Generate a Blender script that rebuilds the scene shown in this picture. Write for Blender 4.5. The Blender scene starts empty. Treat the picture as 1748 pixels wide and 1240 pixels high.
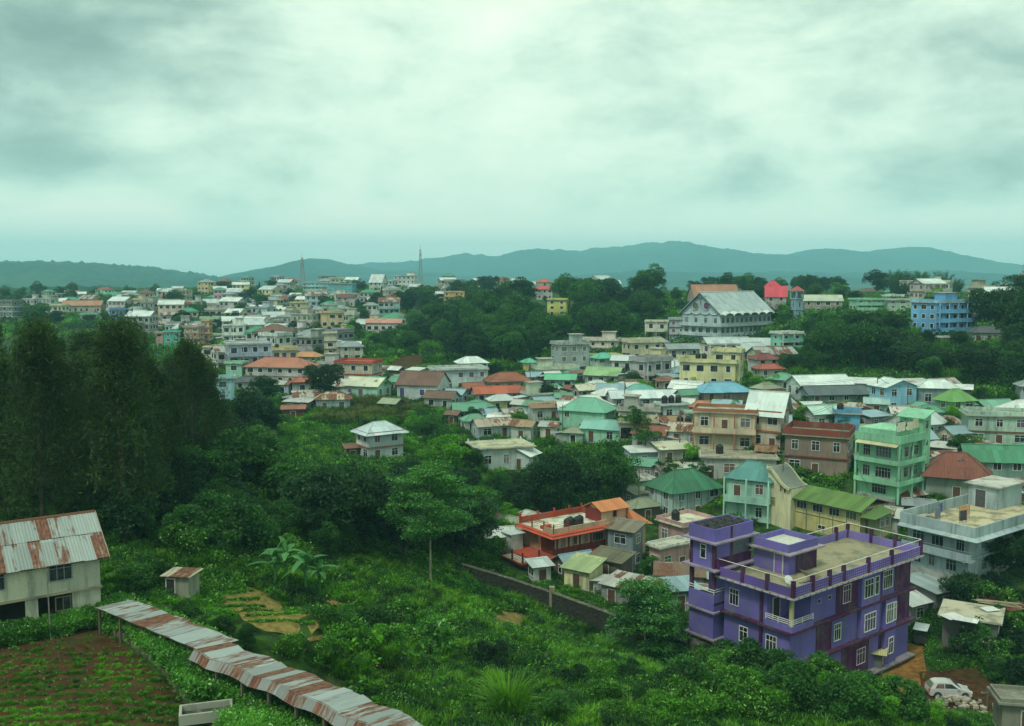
import bpy, math, random, re
import numpy as np
from mathutils import Vector, Matrix

# ------------------------------------------------------------------ camera, world, sun, exposure
sc = bpy.context.scene
F, CX, CY, HOR = 1644.0, 874.0, 620.0, 470.0
CAMZ = 40.0
PITCH = math.atan((CY - HOR) / F)
cam_d = bpy.data.cameras.new('camera')
cam = bpy.data.objects.new('camera', cam_d)
sc.collection.objects.link(cam)
cam.location = (0, 0, CAMZ)
cam.rotation_euler = (math.pi / 2 - PITCH, 0, 0)
cam_d.sensor_width = 36
cam_d.sensor_fit = 'HORIZONTAL'
cam_d.lens = 36 * F / 1748
cam_d.clip_start = 0.5
cam_d.clip_end = 60000
sc.camera = cam
sc.render.resolution_x, sc.render.resolution_y = 1024, 726

SUN_EL, SUN_AZ = math.radians(58), math.radians(215)   # azimuth from +Y clockwise
world = bpy.data.worlds.new('World')
sc.world = world
world.use_nodes = True
wt = world.node_tree
for n in list(wt.nodes):
    wt.nodes.remove(n)


def N(t, typ, **kw):
    n = t.nodes.new(typ)
    for k, v in kw.items():
        if k[0] == '_':
            setattr(n, k[1:], v)
    return n


def mth(t, op, a, b=None, c=None, clamp=False):
    n = t.nodes.new('ShaderNodeMath')
    n.operation = op
    n.use_clamp = clamp
    for i, v in enumerate((a, b, c)):
        if v is None:
            continue
        if isinstance(v, (int, float)):
            n.inputs[i].default_value = v
        else:
            t.links.new(v, n.inputs[i])
    return n.outputs[0]


def mixc(t, f, a, b, mode='MIX'):
    n = t.nodes.new('ShaderNodeMix')
    n.data_type = 'RGBA'
    n.blend_type = mode
    n.clamp_factor = True
    for i, v in ((0, f), (6, a), (7, b)):
        if isinstance(v, (int, float)):
            n.inputs[i].default_value = v
        elif isinstance(v, tuple):
            n.inputs[i].default_value = v if len(v) == 4 else v + (1,)
        else:
            t.links.new(v, n.inputs[i])
    return n.outputs[2]


def rng01(t, v, lo, hi):
    n = t.nodes.new('ShaderNodeMapRange')
    n.interpolation_type = 'SMOOTHSTEP'
    t.links.new(v, n.inputs[0])
    n.inputs[1].default_value = lo
    n.inputs[2].default_value = hi
    return n.outputs[0]


def noise(t, vec, scale, detail=4, rough=.55, dist=0.0):
    n = t.nodes.new('ShaderNodeTexNoise')
    n.inputs['Scale'].default_value = scale
    n.inputs['Detail'].default_value = detail
    n.inputs['Roughness'].default_value = rough
    n.inputs['Distortion'].default_value = dist
    if vec is not None:
        t.links.new(vec, n.inputs['Vector'])
    return n.outputs['Fac']


def mapping(t, vec, scale=(1, 1, 1), loc=(0, 0, 0), rot=(0, 0, 0)):
    n = t.nodes.new('ShaderNodeMapping')
    n.inputs['Scale'].default_value = scale
    n.inputs['Location'].default_value = loc
    n.inputs['Rotation'].default_value = rot
    t.links.new(vec, n.inputs['Vector'])
    return n.outputs[0]


# overcast sky: Nishita air almost covered by a cloud deck drawn on a plane overhead
SKY_K = 8.8            # cloud radiance is given in display units, times 10, times strength 0.1
sky = wt.nodes.new('ShaderNodeTexSky')
sky.sky_type = 'NISHITA'
sky.sun_disc = False
sky.sun_elevation = SUN_EL
sky.sun_rotation = SUN_AZ
tc = wt.nodes.new('ShaderNodeTexCoord')
sep = wt.nodes.new('ShaderNodeSeparateXYZ')
wt.links.new(tc.outputs['Generated'], sep.inputs[0])
dz = mth(wt, 'MAXIMUM', sep.outputs[2], 0.0)
cv = tc.outputs['Generated']
big = noise(wt, mapping(wt, cv, (2.2, 2.2, 4.6), (3.1, 1.7, .4)), 1.0, 3, .5, .3)
mid = noise(wt, mapping(wt, cv, (6.0, 6.0, 13.0), (7.4, 2.2, 1.9)), 1.0, 9, .56, .35)
fine = noise(wt, mapping(wt, cv, (17, 17, 34), (1.2, 9.2, 5.0)), 1.0, 9, .58, .3)


def blob(az, el, r_az, r_el):
    """soft patch of cloud round a sky direction (degrees from +Y to the right, degrees up)"""
    a = wt.nodes.new('ShaderNodeMath'); a.operation = 'ARCTAN2'
    wt.links.new(sep.outputs[0], a.inputs[0]); wt.links.new(sep.outputs[1], a.inputs[1])
    e = mth(wt, 'ARCSINE', sep.outputs[2])
    du = mth(wt, 'DIVIDE', mth(wt, 'SUBTRACT', a.outputs[0], math.radians(az)), math.radians(r_az))
    dv = mth(wt, 'DIVIDE', mth(wt, 'SUBTRACT', e, math.radians(el)), math.radians(r_el))
    q = mth(wt, 'ADD', mth(wt, 'MULTIPLY', du, du), mth(wt, 'MULTIPLY', dv, dv))
    return mth(wt, 'EXPONENT', mth(wt, 'MULTIPLY', q, -1.0))


ctr = lambda q, k: mth(wt, 'MULTIPLY', mth(wt, 'SUBTRACT', q, .5), k)
v = mth(wt, 'ADD', .56, ctr(big, .55))
v = mth(wt, 'ADD', v, ctr(mid, 1.05))
v = mth(wt, 'ADD', v, ctr(fine, .42))
# the heavy cloud at upper left, the paler field in the middle, a greyer flank to the right
for az, el, r_a, r_e, k in ((-24, 12, 7.5, 4.5, -.44), (-27, 6.2, 12, 2.2, -.10), (1, 8, 13, 6.5, .12), (-23, 3.0, 5, 1.5, .38), (-20.5, 8.0, 3.2, 1.5, .34), (-12, 2.6, 6, 1.2, .22), (-17, 3.2, 3, 1.4, -.16),
                          (27, 9, 8, 8, -.22), (7.5, 13.5, 3.2, 1.8, -.16), (8, 2.2, 16, 1.4, .20), (26, 2.0, 7, 1.6, .24), (-28, 1.5, 8, 1.6, .18)):
    v = mth(wt, 'ADD', v, mth(wt, 'MULTIPLY', blob(az, el, r_a, r_e), k))
elv = mth(wt, 'MULTIPLY', mth(wt, 'SUBTRACT', sep.outputs[2], .030), 1 / .035)
v = mth(wt, 'ADD', v, mth(wt, 'MULTIPLY', mth(wt, 'EXPONENT', mth(wt, 'MULTIPLY', mth(wt, 'MULTIPLY', elv, elv), -1.0)), .34))
cr = wt.nodes.new('ShaderNodeValToRGB')
cr.color_ramp.interpolation = 'B_SPLINE'
wt.links.new(v, cr.inputs[0])
els = cr.color_ramp.elements
els[0].position, els[0].color = .10, (.215, .325, .275, 1)
els[1].position, els[1].color = .95, (.90, .96, .78, 1)
for p, c in ((.32, (.37, .52, .43, 1)), (.50, (.55, .72, .58, 1)), (.66, (.70, .87, .69, 1))):
    e = els.new(p); e.color = c
mul = mixc(wt, 1.0, cr.outputs[0], (SKY_K, SKY_K, SKY_K), 'MULTIPLY')
skyc = mixc(wt, .93, sky.outputs[0], mul)
bg = wt.nodes.new('ShaderNodeBackground')
bg.inputs[1].default_value = 0.1
wt.links.new(skyc, bg.inputs[0])
wo = wt.nodes.new('ShaderNodeOutputWorld')
wt.links.new(bg.outputs[0], wo.inputs[0])

sun_d = bpy.data.lights.new('sun', 'SUN')
sun_d.energy = 1.5
sun_d.angle = math.radians(11)
sun_d.color = (1.0, .97, .86)
sun = bpy.data.objects.new('sun', sun_d)
sc.collection.objects.link(sun)
sd = Vector((math.sin(SUN_AZ) * math.cos(SUN_EL), math.cos(SUN_AZ) * math.cos(SUN_EL), math.sin(SUN_EL)))
sun.rotation_euler = (-sd).to_track_quat('-Z', 'Y').to_euler()
sun.location = (0, -20, 120)

sc.view_settings.view_transform = 'Standard'
sc.view_settings.look = 'None'
sc.view_settings.exposure = 0.55
sc.view_settings.gamma = 1.0
cy = sc.cycles
cy.use_denoising = True
cy.max_bounces = 6
cy.diffuse_bounces = 2
cy.glossy_bounces = 2
cy.transmission_bounces = 2
cy.volume_bounces = 3
cy.transparent_max_bounces = 4
cy.caustics_reflective = cy.caustics_refractive = False
cy.use_adaptive_sampling = True
cy.adaptive_threshold = 0.02

# ------------------------------------------------------------------ pixel <-> place
CP, SP = math.cos(PITCH), math.sin(PITCH)


def ray(px, py):
    u, w = (px - CX) / F, (CY - py) / F
    return (u, CP + w * SP, -SP + w * CP)


def at_z(px, py, z):
    d = ray(px, py)
    t = (z - CAMZ) / d[2]
    return Vector((d[0] * t, d[1] * t, z))


def at_y(px, py, y):
    d = ray(px, py)
    t = y / d[1]
    return Vector((d[0] * t, y, CAMZ + d[2] * t))


def project(x, y, z):
    z = z - CAMZ
    f = y * CP - z * SP
    up = y * SP + z * CP
    return CX + F * x / f, CY - F * up / f


# ------------------------------------------------------------------ terrain heights
CTRL = np.array([
    (-45, 50, 15), (-45, 70, 15), (-25, 60, 15), (-14, 48, 14.6), (-30, 72, 14.8), (-62, 60, 16), (-10, 40, 14), (-30, 40, 15),
    (-9, 60, 11.2), (-17, 75, 11), (-8, 82, 9), (-5, 105, 5.8), (-22, 84, 12.5), (-2, 92, 6.2),
    (5, 60, 10.5), (14, 66, 8.5), (0, 45, 13), (20, 50, 10), (31, 62, 6), (46, 60, 4.5), (10, 91, 3.4), (3.5, 104.5, 1.7), (9.3, 98.5, 1.0), (-4, 112.5, 2.7), (15, 94, .6), (19, 78, 5.6),
    (26, 79, 5.2), (33, 77, 4.6), (28, 85, 2.2), (25, 95, .6), (40, 107, 0), (43, 93, 0), (36, 86, .6), (52, 90, .3), (57, 101, 2.0),
    (44, 80, 1.2), (58, 78, 1), (68, 95, 2), (12, 123, 1.5), (0, 126, 3), (21, 120, 1), (14, 108, 1.8), (4, 113, 2.6),
    (25, 137, 3), (46, 124, 4.2), (40, 135, 4.9), (55, 113, 5.0), (68, 116, 6), (56, 140, 8.2), (42, 138, 6.5), (35, 155, 11), (58, 156, 10.5), (20, 152, 6),
    (75, 140, 9), (-23, 170, 7.5), (-4, 160, 8), (5, 187, 9.5), (-40, 168, 9), (25, 187, 12.5), (50, 187, 14), (72, 172, 14), (95, 180, 16),
    (-24, 105, 12), (-28, 130, 11.5), (-45, 110, 16.5), (-62, 100, 18.5), (-46, 86, 16), (-85, 120, 20), (-60, 142, 16), (-90, 170, 16),
    (-17, 130, 8.5), (-11, 116, 6.5), (-14, 145, 8), (-90, 80, 20),
    (0, 212, 10.5), (-35, 212, 11), (-70, 212, 12.5), (40, 215, 15), (80, 212, 17), (108, 222, 20), (-120, 220, 14),
    (-60, 262, 13), (-30, 262, 13), (10, 262, 13.5), (40, 262, 16), (56, 279, 18.6), (90, 252, 23), (115, 255, 24.5), (160, 260, 26), (-120, 270, 14),
    (0, 302, 17), (10, 340, 23), (30, 382, 28), (-22, 322, 18), (-42, 302, 15.5),
    (-85, 332, 14.5), (-130, 332, 15), (100, 332, 27), (145, 332, 28), (60, 330, 24),
    (-100, 422, 17.5), (-165, 422, 18), (-45, 422, 20), (60, 422, 29), (140, 422, 29),
    (-80, 560, 24.5), (-180, 560, 22.5), (-270, 560, 21), (20, 560, 28), (120, 560, 29), (220, 560, 28),
    (-80, 700, 31), (-200, 700, 29.5), (-330, 700, 26), (0, 700, 30.5), (100, 700, 29), (240, 700, 27),
    (-400, 1000, 12), (0, 1000, 10), (400, 1000, 12), (-200, 900, 18), (100, 900, 17),
    (0, 0, 16), (-50, 0, 17), (50, 0, 10), (0, -60, 18), (100, 40, 5), (-110, 20, 18), (130, 120, 12), (-160, 120, 19), (220, 300, 26), (-240, 330, 16),
], float)


def tps_k(r2):
    return np.where(r2 > 1e-9, .5 * r2 * np.log(np.maximum(r2, 1e-9)), 0)


_S = 100.0
_c = CTRL[:, :2] / _S
_n = len(_c)
_A = np.zeros((_n + 3, _n + 3))
_A[:_n, :_n] = tps_k(((_c[:, None] - _c[None]) ** 2).sum(-1)) + np.eye(_n) * .0015
_A[:_n, _n:] = np.c_[np.ones(_n), _c]
_A[_n:, :_n] = _A[:_n, _n:].T
_w = np.linalg.solve(_A, np.r_[CTRL[:, 2], 0, 0, 0])


def _fbm(x, y):
    r = 0
    for k, (a, s, ph) in enumerate(((.30, .11, 0.3), (.22, .23, 1.9), (.14, .41, 4.0), (.07, .83, 2.2))):
        r = r + a * np.sin(x * s * 1.13 + y * s * .43 + ph + 1.3 * np.sin(y * s * .7 + ph)) * np.cos(y * s - x * s * .37 + ph * 2)
    return r


def heights(x, y):
    x = np.asarray(x, float); y = np.asarray(y, float)
    sh = x.shape
    p = np.c_[x.ravel(), y.ravel()]
    q = p / _S
    z = np.empty(len(q))
    for i in range(0, len(q), 20000):
        b = q[i:i + 20000]
        z[i:i + 20000] = tps_k(((b[:, None] - _c[None]) ** 2).sum(-1)) @ _w[:_n] + _w[_n] + b @ _w[_n + 1:]
    z += _fbm(p[:, 0], p[:, 1]) * .6
    r = np.hypot(p[:, 0] * 1.2, p[:, 1] - 380)
    t = np.clip((r - 620) / 380, 0, 1)
    t = t * t * (3 - 2 * t)
    z = z * (1 - t) + 6.0 * t
    g = np.clip((p[:, 1] - 40) / 6, 0, 1) * np.clip((74 - p[:, 1]) / 4, 0, 1) * np.clip((-18 - p[:, 0] - (58 - p[:, 1]) * .85) / 5, 0, 1)   # the levelled garden terrace
    z = z * (1 - g) + 15.0 * g
    return np.maximum(z, -2.0).reshape(sh)


GX0, GY0, GR = -460.0, 20.0, 2.0
_gx = np.arange(GX0, 460.1, GR); _gy = np.arange(GY0, 900.1, GR)
_GXX, _GYY = np.meshgrid(_gx, _gy, indexing='ij')
HG = heights(_GXX, _GYY)


def hgt(x, y):
    x = np.asarray(x, float); y = np.asarray(y, float)
    fx = np.clip((x - GX0) / GR, 0, len(_gx) - 1.001); fy = np.clip((y - GY0) / GR, 0, len(_gy) - 1.001)
    i = fx.astype(int); j = fy.astype(int); a = fx - i; b = fy - j
    return (HG[i, j] * (1 - a) * (1 - b) + HG[i + 1, j] * a * (1 - b) + HG[i, j + 1] * (1 - a) * b + HG[i + 1, j + 1] * a * b)


_T = np.concatenate([np.arange(35, 260, .5), np.arange(260, 880, 1.5)])


def hit(px, py):
    """where the line of sight through a pixel first meets the ground"""
    d = ray(px, py)
    x = d[0] / d[1] * _T; z = CAMZ + d[2] / d[1] * _T
    k = np.nonzero(z < hgt(x, _T))[0]
    i = k[0] if len(k) else len(_T) - 1
    return Vector((x[i], _T[i], float(hgt(x[i], _T[i]))))


# ------------------------------------------------------------------ object helpers
col = sc.collection


def tag(o, label=None, cat=None, group=None, kind=None):
    if label: o['label'] = label
    if cat: o['category'] = cat
    if group: o['group'] = group
    if kind: o['kind'] = kind
    return o


def empty(name, loc=(0, 0, 0), rz=0.0):
    o = bpy.data.objects.new(name, None)
    o.empty_display_size = .3
    col.objects.link(o)
    o.location = loc
    o.rotation_euler = (0, 0, rz)
    return o


def thing(name, label, cat, loc=(0, 0, 0), rz=0.0, group=None):
    return tag(empty(name, loc, rz), label, cat, group)


def put(name, me, parent=None, color=None, loc=None, rz=0.0, scale=None):
    o = bpy.data.objects.new(name, me)
    col.objects.link(o)
    if parent is not None: o.parent = parent
    if color is not None: o.color = color if len(color) == 4 else tuple(color) + (0.0,)
    if loc is not None: o.location = loc
    if rz: o.rotation_euler = (0, 0, rz)
    if scale is not None: o.scale = scale if not isinstance(scale, (int, float)) else (scale,) * 3
    return o


KIDS = {}


def copy_tree(o, parent=None):
    c = o.copy()
    col.objects.link(c)
    c.parent = parent
    for ch in o.children:
        copy_tree(ch, c)
    return c


class MB:
    def __init__(s):
        s.v, s.f, s.uv = [], [], []

    def face(s, pts, uv=None):
        i = len(s.v)
        s.v += [tuple(p) for p in pts]
        s.f.append(tuple(range(i, i + len(pts))))
        s.uv.append(uv or [(p[0] + p[1], p[2]) for p in pts])

    def box(s, x0, x1, y0, y1, z0, z1):
        i = len(s.v)
        s.v += [(x0, y0, z0), (x1, y0, z0), (x1, y1, z0), (x0, y1, z0), (x0, y0, z1), (x1, y0, z1), (x1, y1, z1), (x0, y1, z1)]
        for q in ((0, 3, 2, 1), (4, 5, 6, 7), (0, 1, 5, 4), (1, 2, 6, 5), (2, 3, 7, 6), (3, 0, 4, 7)):
            s.f.append(tuple(i + k for k in q))
            s.uv.append([(s.v[i + k][0] + .31 * s.v[i + k][2], s.v[i + k][1] + s.v[i + k][2]) for k in q])
        return s

    def slab(s, poly, t, uv=None):
        """closed plate: polygon (list of 3D points, counter-clockwise seen from outside) given thickness t inwards"""
        p = [Vector(q) for q in poly]
        n = Vector((0, 0, 0))
        for k in range(len(p)):
            n += p[k].cross(p[(k + 1) % len(p)])
        n.normalize()
        lo = [q - n * t for q in p]
        uv = uv or [(q.x + q.y, q.z) for q in p]
        s.face(p, uv)
        s.face(lo[::-1], uv[::-1])
        for k in range(len(p)):
            m = (k + 1) % len(p)
            s.face([p[k], lo[k], lo[m], p[m]], [uv[k], uv[k], uv[m], uv[m]])
        return s

    def prism(s, poly, z0, z1):
        """vertical prism on an xy polygon (counter-clockwise)"""
        s.face([(x, y, z1) for x, y in poly])
        s.face([(x, y, z0) for x, y in poly[::-1]])
        for k in range(len(poly)):
            a, b = poly[k], poly[(k + 1) % len(poly)]
            s.face([(a[0], a[1], z0), (b[0], b[1], z0), (b[0], b[1], z1), (a[0], a[1], z1)])
        return s

    def tube(s, pts, rad, n=6, cap=True):
        pts = [Vector(p) for p in pts]
        if isinstance(rad, (int, float)): rad = [rad] * len(pts)
        rings = []
        for k, p in enumerate(pts):
            d = (pts[min(k + 1, len(pts) - 1)] - pts[max(k - 1, 0)]).normalized()
            a = d.cross(Vector((0, 0, 1)) if abs(d.z) < .9 else Vector((1, 0, 0))).normalized()
            b = d.cross(a)
            i = len(s.v)
            for q in range(n):
                t = 2 * math.pi * q / n
                s.v.append(tuple(p + (a * math.cos(t) + b * math.sin(t)) * rad[k]))
            rings.append(i)
        for r0, r1 in zip(rings, rings[1:]):
            for q in range(n):
                m = (q + 1) % n
                s.f.append((r0 + q, r0 + m, r1 + m, r1 + q)); s.uv.append([(0, 0)] * 4)
        if cap:
            s.f.append(tuple(rings[0] + q for q in range(n))[::-1]); s.uv.append([(0, 0)] * n)
            s.f.append(tuple(rings[-1] + q for q in range(n))); s.uv.append([(0, 0)] * n)
        return s

    def lathe(s, prof, n=12, cx=0, cy=0):
        i = len(s.v)
        for r, z in prof:
            for q in range(n):
                t = 2 * math.pi * q / n
                s.v.append((cx + r * math.cos(t), cy + r * math.sin(t), z))
        for k in range(len(prof) - 1):
            for q in range(n):
                m = (q + 1) % n
                s.f.append((i + k * n + q, i + k * n + m, i + (k + 1) * n + m, i + (k + 1) * n + q)); s.uv.append([(0, 0)] * 4)
        s.f.append(tuple(i + q for q in range(n))[::-1]); s.uv.append([(0, 0)] * n)
        s.f.append(tuple(i + (len(prof) - 1) * n + q for q in range(n))); s.uv.append([(0, 0)] * n)
        return s

    def mesh(s, name, mat, smooth=False):
        me = bpy.data.meshes.new(name)
        me.from_pydata(s.v, [], s.f)
        l = me.uv_layers.new(name='UVMap')
        l.data.foreach_set('uv', np.array([c for f in s.uv for c in f], float).ravel())
        me.materials.append(mat)
        if smooth: me.shade_smooth()
        return me

    def build(s, name, mat, parent=None, color=None, loc=None, rz=0.0, smooth=False):
        return put(name, s.mesh(name, mat, smooth), parent, color, loc, rz)


def np_mesh(name, V, Q, mat, smooth=False, tris=False):
    me = bpy.data.meshes.new(name)
    k = Q.shape[1]
    me.vertices.add(len(V)); me.vertices.foreach_set('co', np.asarray(V, np.float32).ravel())
    me.loops.add(Q.size); me.loops.foreach_set('vertex_index', Q.astype(np.int32).ravel())
    me.polygons.add(len(Q))
    me.polygons.foreach_set('loop_start', np.arange(0, Q.size, k, dtype=np.int32))
    me.update(calc_edges=True)
    me.validate()
    me.materials.append(mat)
    if smooth: me.shade_smooth()
    return me


# ------------------------------------------------------------------ materials (procedural; most take the object's own colour)
MAT = {}


def newmat(name):
    m = bpy.data.materials.new(name)
    m.use_nodes = True
    t = m.node_tree
    b = t.nodes['Principled BSDF']
    MAT[name] = m
    return m, t, b


def objcol(t):
    n = t.nodes.new('ShaderNodeObjectInfo')
    return n.outputs['Color'], n.outputs['Alpha'], n.outputs['Random']


def bump(t, b, h, s=.3, d=.05):
    n = t.nodes.new('ShaderNodeBump')
    n.inputs['Strength'].default_value = s
    n.inputs['Distance'].default_value = d
    t.links.new(h, n.inputs['Height'])
    t.links.new(n.outputs[0], b.inputs['Normal'])


# painted plaster with weather streaks; colour alpha = how weathered
m, t, b = newmat('paint')
c, al, rd = objcol(t)
tcn = t.nodes.new('ShaderNodeTexCoord')
geo = t.nodes.new('ShaderNodeNewGeometry')
ob = geo.outputs['Position']
st = noise(t, mapping(t, ob, (1.6, 1.6, .22)), 1.0, 6, .62)
bl = noise(t, mapping(t, ob, (.5, .5, .5)), 1.0, 5, .6)
sm = mth(t, 'MULTIPLY', rng01(t, st, .44, .74), mth(t, 'ADD', mth(t, 'MULTIPLY', al, .75), .34))
fade = noise(t, ob, .16, 3, .5)
cf = mixc(t, 1.0, c, mixc(t, rng01(t, fade, .3, .7), (.66, .68, .70), (1.05, 1.05, 1.02)), 'MULTIPLY')
c1 = mixc(t, sm, cf, (.10, .115, .10))
c1 = mixc(t, mth(t, 'MULTIPLY', rng01(t, bl, .5, .8), mth(t, 'ADD', mth(t, 'MULTIPLY', al, .5), .14)), c1, (.22, .22, .15))
fn = noise(t, ob, 9.0, 3)
c1 = mixc(t, .18, c1, mixc(t, rng01(t, fn, .3, .7), (.55, .55, .55), (1.2, 1.2, 1.2)), 'MULTIPLY')
t.links.new(c1, b.inputs['Base Color'])
b.inputs['Roughness'].default_value = .8
b.inputs['Specular IOR Level'].default_value = .25
bump(t, b, fn, .25, .03)

# corrugated sheet; colour alpha = rust
m, t, b = newmat('tin')
c, al, rd = objcol(t)
uvn = t.nodes.new('ShaderNodeUVMap')
sx = t.nodes.new('ShaderNodeSeparateXYZ')
t.links.new(uvn.outputs[0], sx.inputs[0])
u = sx.outputs[0]
idv = t.nodes.new('ShaderNodeCombineXYZ')
t.links.new(mth(t, 'FLOOR', mth(t, 'DIVIDE', u, .82)), idv.inputs[0])
t.links.new(mth(t, 'FLOOR', mth(t, 'DIVIDE', sx.outputs[1], 2.4)), idv.inputs[1])
t.links.new(rd, idv.inputs[2])
wn = t.nodes.new('ShaderNodeTexWhiteNoise')
t.links.new(idv.outputs[0], wn.inputs[0])
wv = wn.outputs['Value']
rn = noise(t, mapping(t, uvn.outputs[0], (2.6, .42, 1)), 1.3, 7, .65)
rn2 = noise(t, mapping(t, uvn.outputs[0], (.35, .35, 1)), 1.0, 4, .6)
thr = mth(t, 'ADD', mth(t, 'MULTIPLY', al, .75), mth(t, 'MULTIPLY', mth(t, 'SUBTRACT', wv, .5), mth(t, 'MULTIPLY', al, .6)))
rs = mth(t, 'ADD', mth(t, 'MULTIPLY', rn, .7), mth(t, 'MULTIPLY', rn2, .3))
rust = rng01(t, mth(t, 'ADD', rs, thr), .80, .93)
base = mixc(t, .55, c, mixc(t, wv, (.62, .64, .64), (1.15, 1.15, 1.12)), 'MULTIPLY')
base = mixc(t, mth(t, 'MULTIPLY', rng01(t, rn, .45, .75), .35), base, (.16, .17, .15))
rc_ = mixc(t, rng01(t, noise(t, mapping(t, uvn.outputs[0], (3, 1, 1)), 2.2, 5), .35, .65), (.075, .028, .017), (.20, .085, .042))
fc = mixc(t, rust, base, rc_)
t.links.new(fc, b.inputs['Base Color'])
b.inputs['Roughness'].default_value = .62
b.inputs['Metallic'].default_value = .05
b.inputs['Specular IOR Level'].default_value = .35
wav = mth(t, 'SINE', mth(t, 'MULTIPLY', u, 2 * math.pi / .205))
bump(t, b, wav, .55, .03)

# concrete: stained roof slabs, plinths, walls
m, t, b = newmat('concrete')
c, al, rd = objcol(t)
geo = t.nodes.new('ShaderNodeNewGeometry')
ob = geo.outputs['Position']
n1 = noise(t, ob, .45, 6, .65)
n2 = noise(t, ob, 2.4, 6, .65)
c1 = mixc(t, mth(t, 'MULTIPLY', rng01(t, n1, .45, .62), .75), c, (.10, .11, .07))
c1 = mixc(t, mth(t, 'MULTIPLY', rng01(t, n2, .5, .7), .6), c1, (.30, .30, .24))
t.links.new(c1, b.inputs['Base Color'])
b.inputs['Roughness'].default_value = .9
bump(t, b, n2, .4, .05)

m, t, b = newmat('glass')
geo = t.nodes.new('ShaderNodeNewGeometry')
n1 = noise(t, geo.outputs['Position'], .9, 2)
oi_ = t.nodes.new('ShaderNodeObjectInfo')
gc_ = mixc(t, rng01(t, n1, .4, .65), (.008, .011, .013), (.045, .055, .06))
cw_ = t.nodes.new('ShaderNodeTexWhiteNoise'); cw_.noise_dimensions = '1D'
t.links.new(oi_.outputs['Random'], cw_.inputs['W'])
cur_ = mixc(t, .55, cw_.outputs['Color'], (.30, .30, .26))
gc_ = mixc(t, mth(t, 'MULTIPLY', mth(t, 'GREATER_THAN', oi_.outputs['Random'], .66), .55), gc_, mixc(t, 1.0, cur_, (.5, .5, .5), 'MULTIPLY'))
t.links.new(gc_, b.inputs['Base Color'])
b.inputs['Roughness'].default_value = .18
b.inputs['Specular IOR Level'].default_value = .5

m, t, b = newmat('plain')
c, al, rd = objcol(t)
geo = t.nodes.new('ShaderNodeNewGeometry')
n1 = noise(t, geo.outputs['Position'], 3.0, 5)
t.links.new(mixc(t, .5, c, mixc(t, rng01(t, n1, .3, .7), (.6, .6, .6), (1.2, 1.2, 1.2)), 'MULTIPLY'), b.inputs['Base Color'])
b.inputs['Roughness'].default_value = .65

m, t, b = newmat('stone')
c, al, rd = objcol(t)
geo = t.nodes.new('ShaderNodeNewGeometry')
vo = t.nodes.new('ShaderNodeTexVoronoi')
vo.inputs['Scale'].default_value = 2.6
t.links.new(geo.outputs['Position'], vo.inputs['Vector'])
cs = mixc(t, .7, c, vo.outputs['Color'], 'MULTIPLY')
bw = t.nodes.new('ShaderNodeRGBToBW'); t.links.new(cs, bw.inputs[0])
cs = mixc(t, .75, cs, bw.outputs[0])
n1 = noise(t, geo.outputs['Position'], .8, 6)
cs = mixc(t, rng01(t, n1, .48, .6), mixc(t, .6, c, cs), (.018, .035, .012))
t.links.new(cs, b.inputs['Base Color'])
b.inputs['Roughness'].default_value = .95
bump(t, b, vo.outputs['Distance'], .8, .12)

m, t, b = newmat('car_paint')
c, al, rd = objcol(t)
t.links.new(c, b.inputs['Base Color'])
b.inputs['Roughness'].default_value = .25
b.inputs['Coat Weight'].default_value = .6

m, t, b = newmat('bark')
c, al, rd = objcol(t)
geo = t.nodes.new('ShaderNodeNewGeometry')
n1 = noise(t, mapping(t, geo.outputs['Position'], (3, 3, .6)), 2.0, 5)
t.links.new(mixc(t, rng01(t, n1, .35, .7), (.035, .028, .02), (.13, .11, .085)), b.inputs['Base Color'])
b.inputs['Roughness'].default_value = .95


m, t, b = newmat('bark_pale')
geo = t.nodes.new('ShaderNodeNewGeometry')
n1 = noise(t, mapping(t, geo.outputs['Position'], (3, 3, .6)), 2.0, 5)
t.links.new(mixc(t, rng01(t, n1, .35, .7), (.16, .15, .11), (.36, .34, .27)), b.inputs['Base Color'])
b.inputs['Roughness'].default_value = .95


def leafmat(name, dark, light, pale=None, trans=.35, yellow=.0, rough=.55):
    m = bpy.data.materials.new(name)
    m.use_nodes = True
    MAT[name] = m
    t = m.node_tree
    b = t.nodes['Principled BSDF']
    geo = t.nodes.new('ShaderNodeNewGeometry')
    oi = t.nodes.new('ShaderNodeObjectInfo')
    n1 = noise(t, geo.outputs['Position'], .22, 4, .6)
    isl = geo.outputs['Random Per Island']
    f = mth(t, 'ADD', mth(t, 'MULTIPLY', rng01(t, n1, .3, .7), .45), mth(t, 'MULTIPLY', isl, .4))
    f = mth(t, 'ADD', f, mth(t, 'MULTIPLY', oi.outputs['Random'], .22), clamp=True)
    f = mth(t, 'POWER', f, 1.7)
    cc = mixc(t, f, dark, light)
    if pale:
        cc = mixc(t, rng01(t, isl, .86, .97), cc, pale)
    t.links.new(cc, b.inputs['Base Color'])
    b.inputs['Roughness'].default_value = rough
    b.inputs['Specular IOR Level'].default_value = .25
    tr = t.nodes.new('ShaderNodeBsdfTranslucent')
    t.links.new(mixc(t, 1.0, cc, (1.1, 1.25, .55), 'MULTIPLY'), tr.inputs[0])
    mx = t.nodes.new('ShaderNodeMixShader')
    mx.inputs[0].default_value = trans
    t.links.new(b.outputs[0], mx.inputs[1])
    t.links.new(tr.outputs[0], mx.inputs[2])
    t.links.new(mx.outputs[0], t.nodes['Material Output'].inputs[0])
    return m


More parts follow.
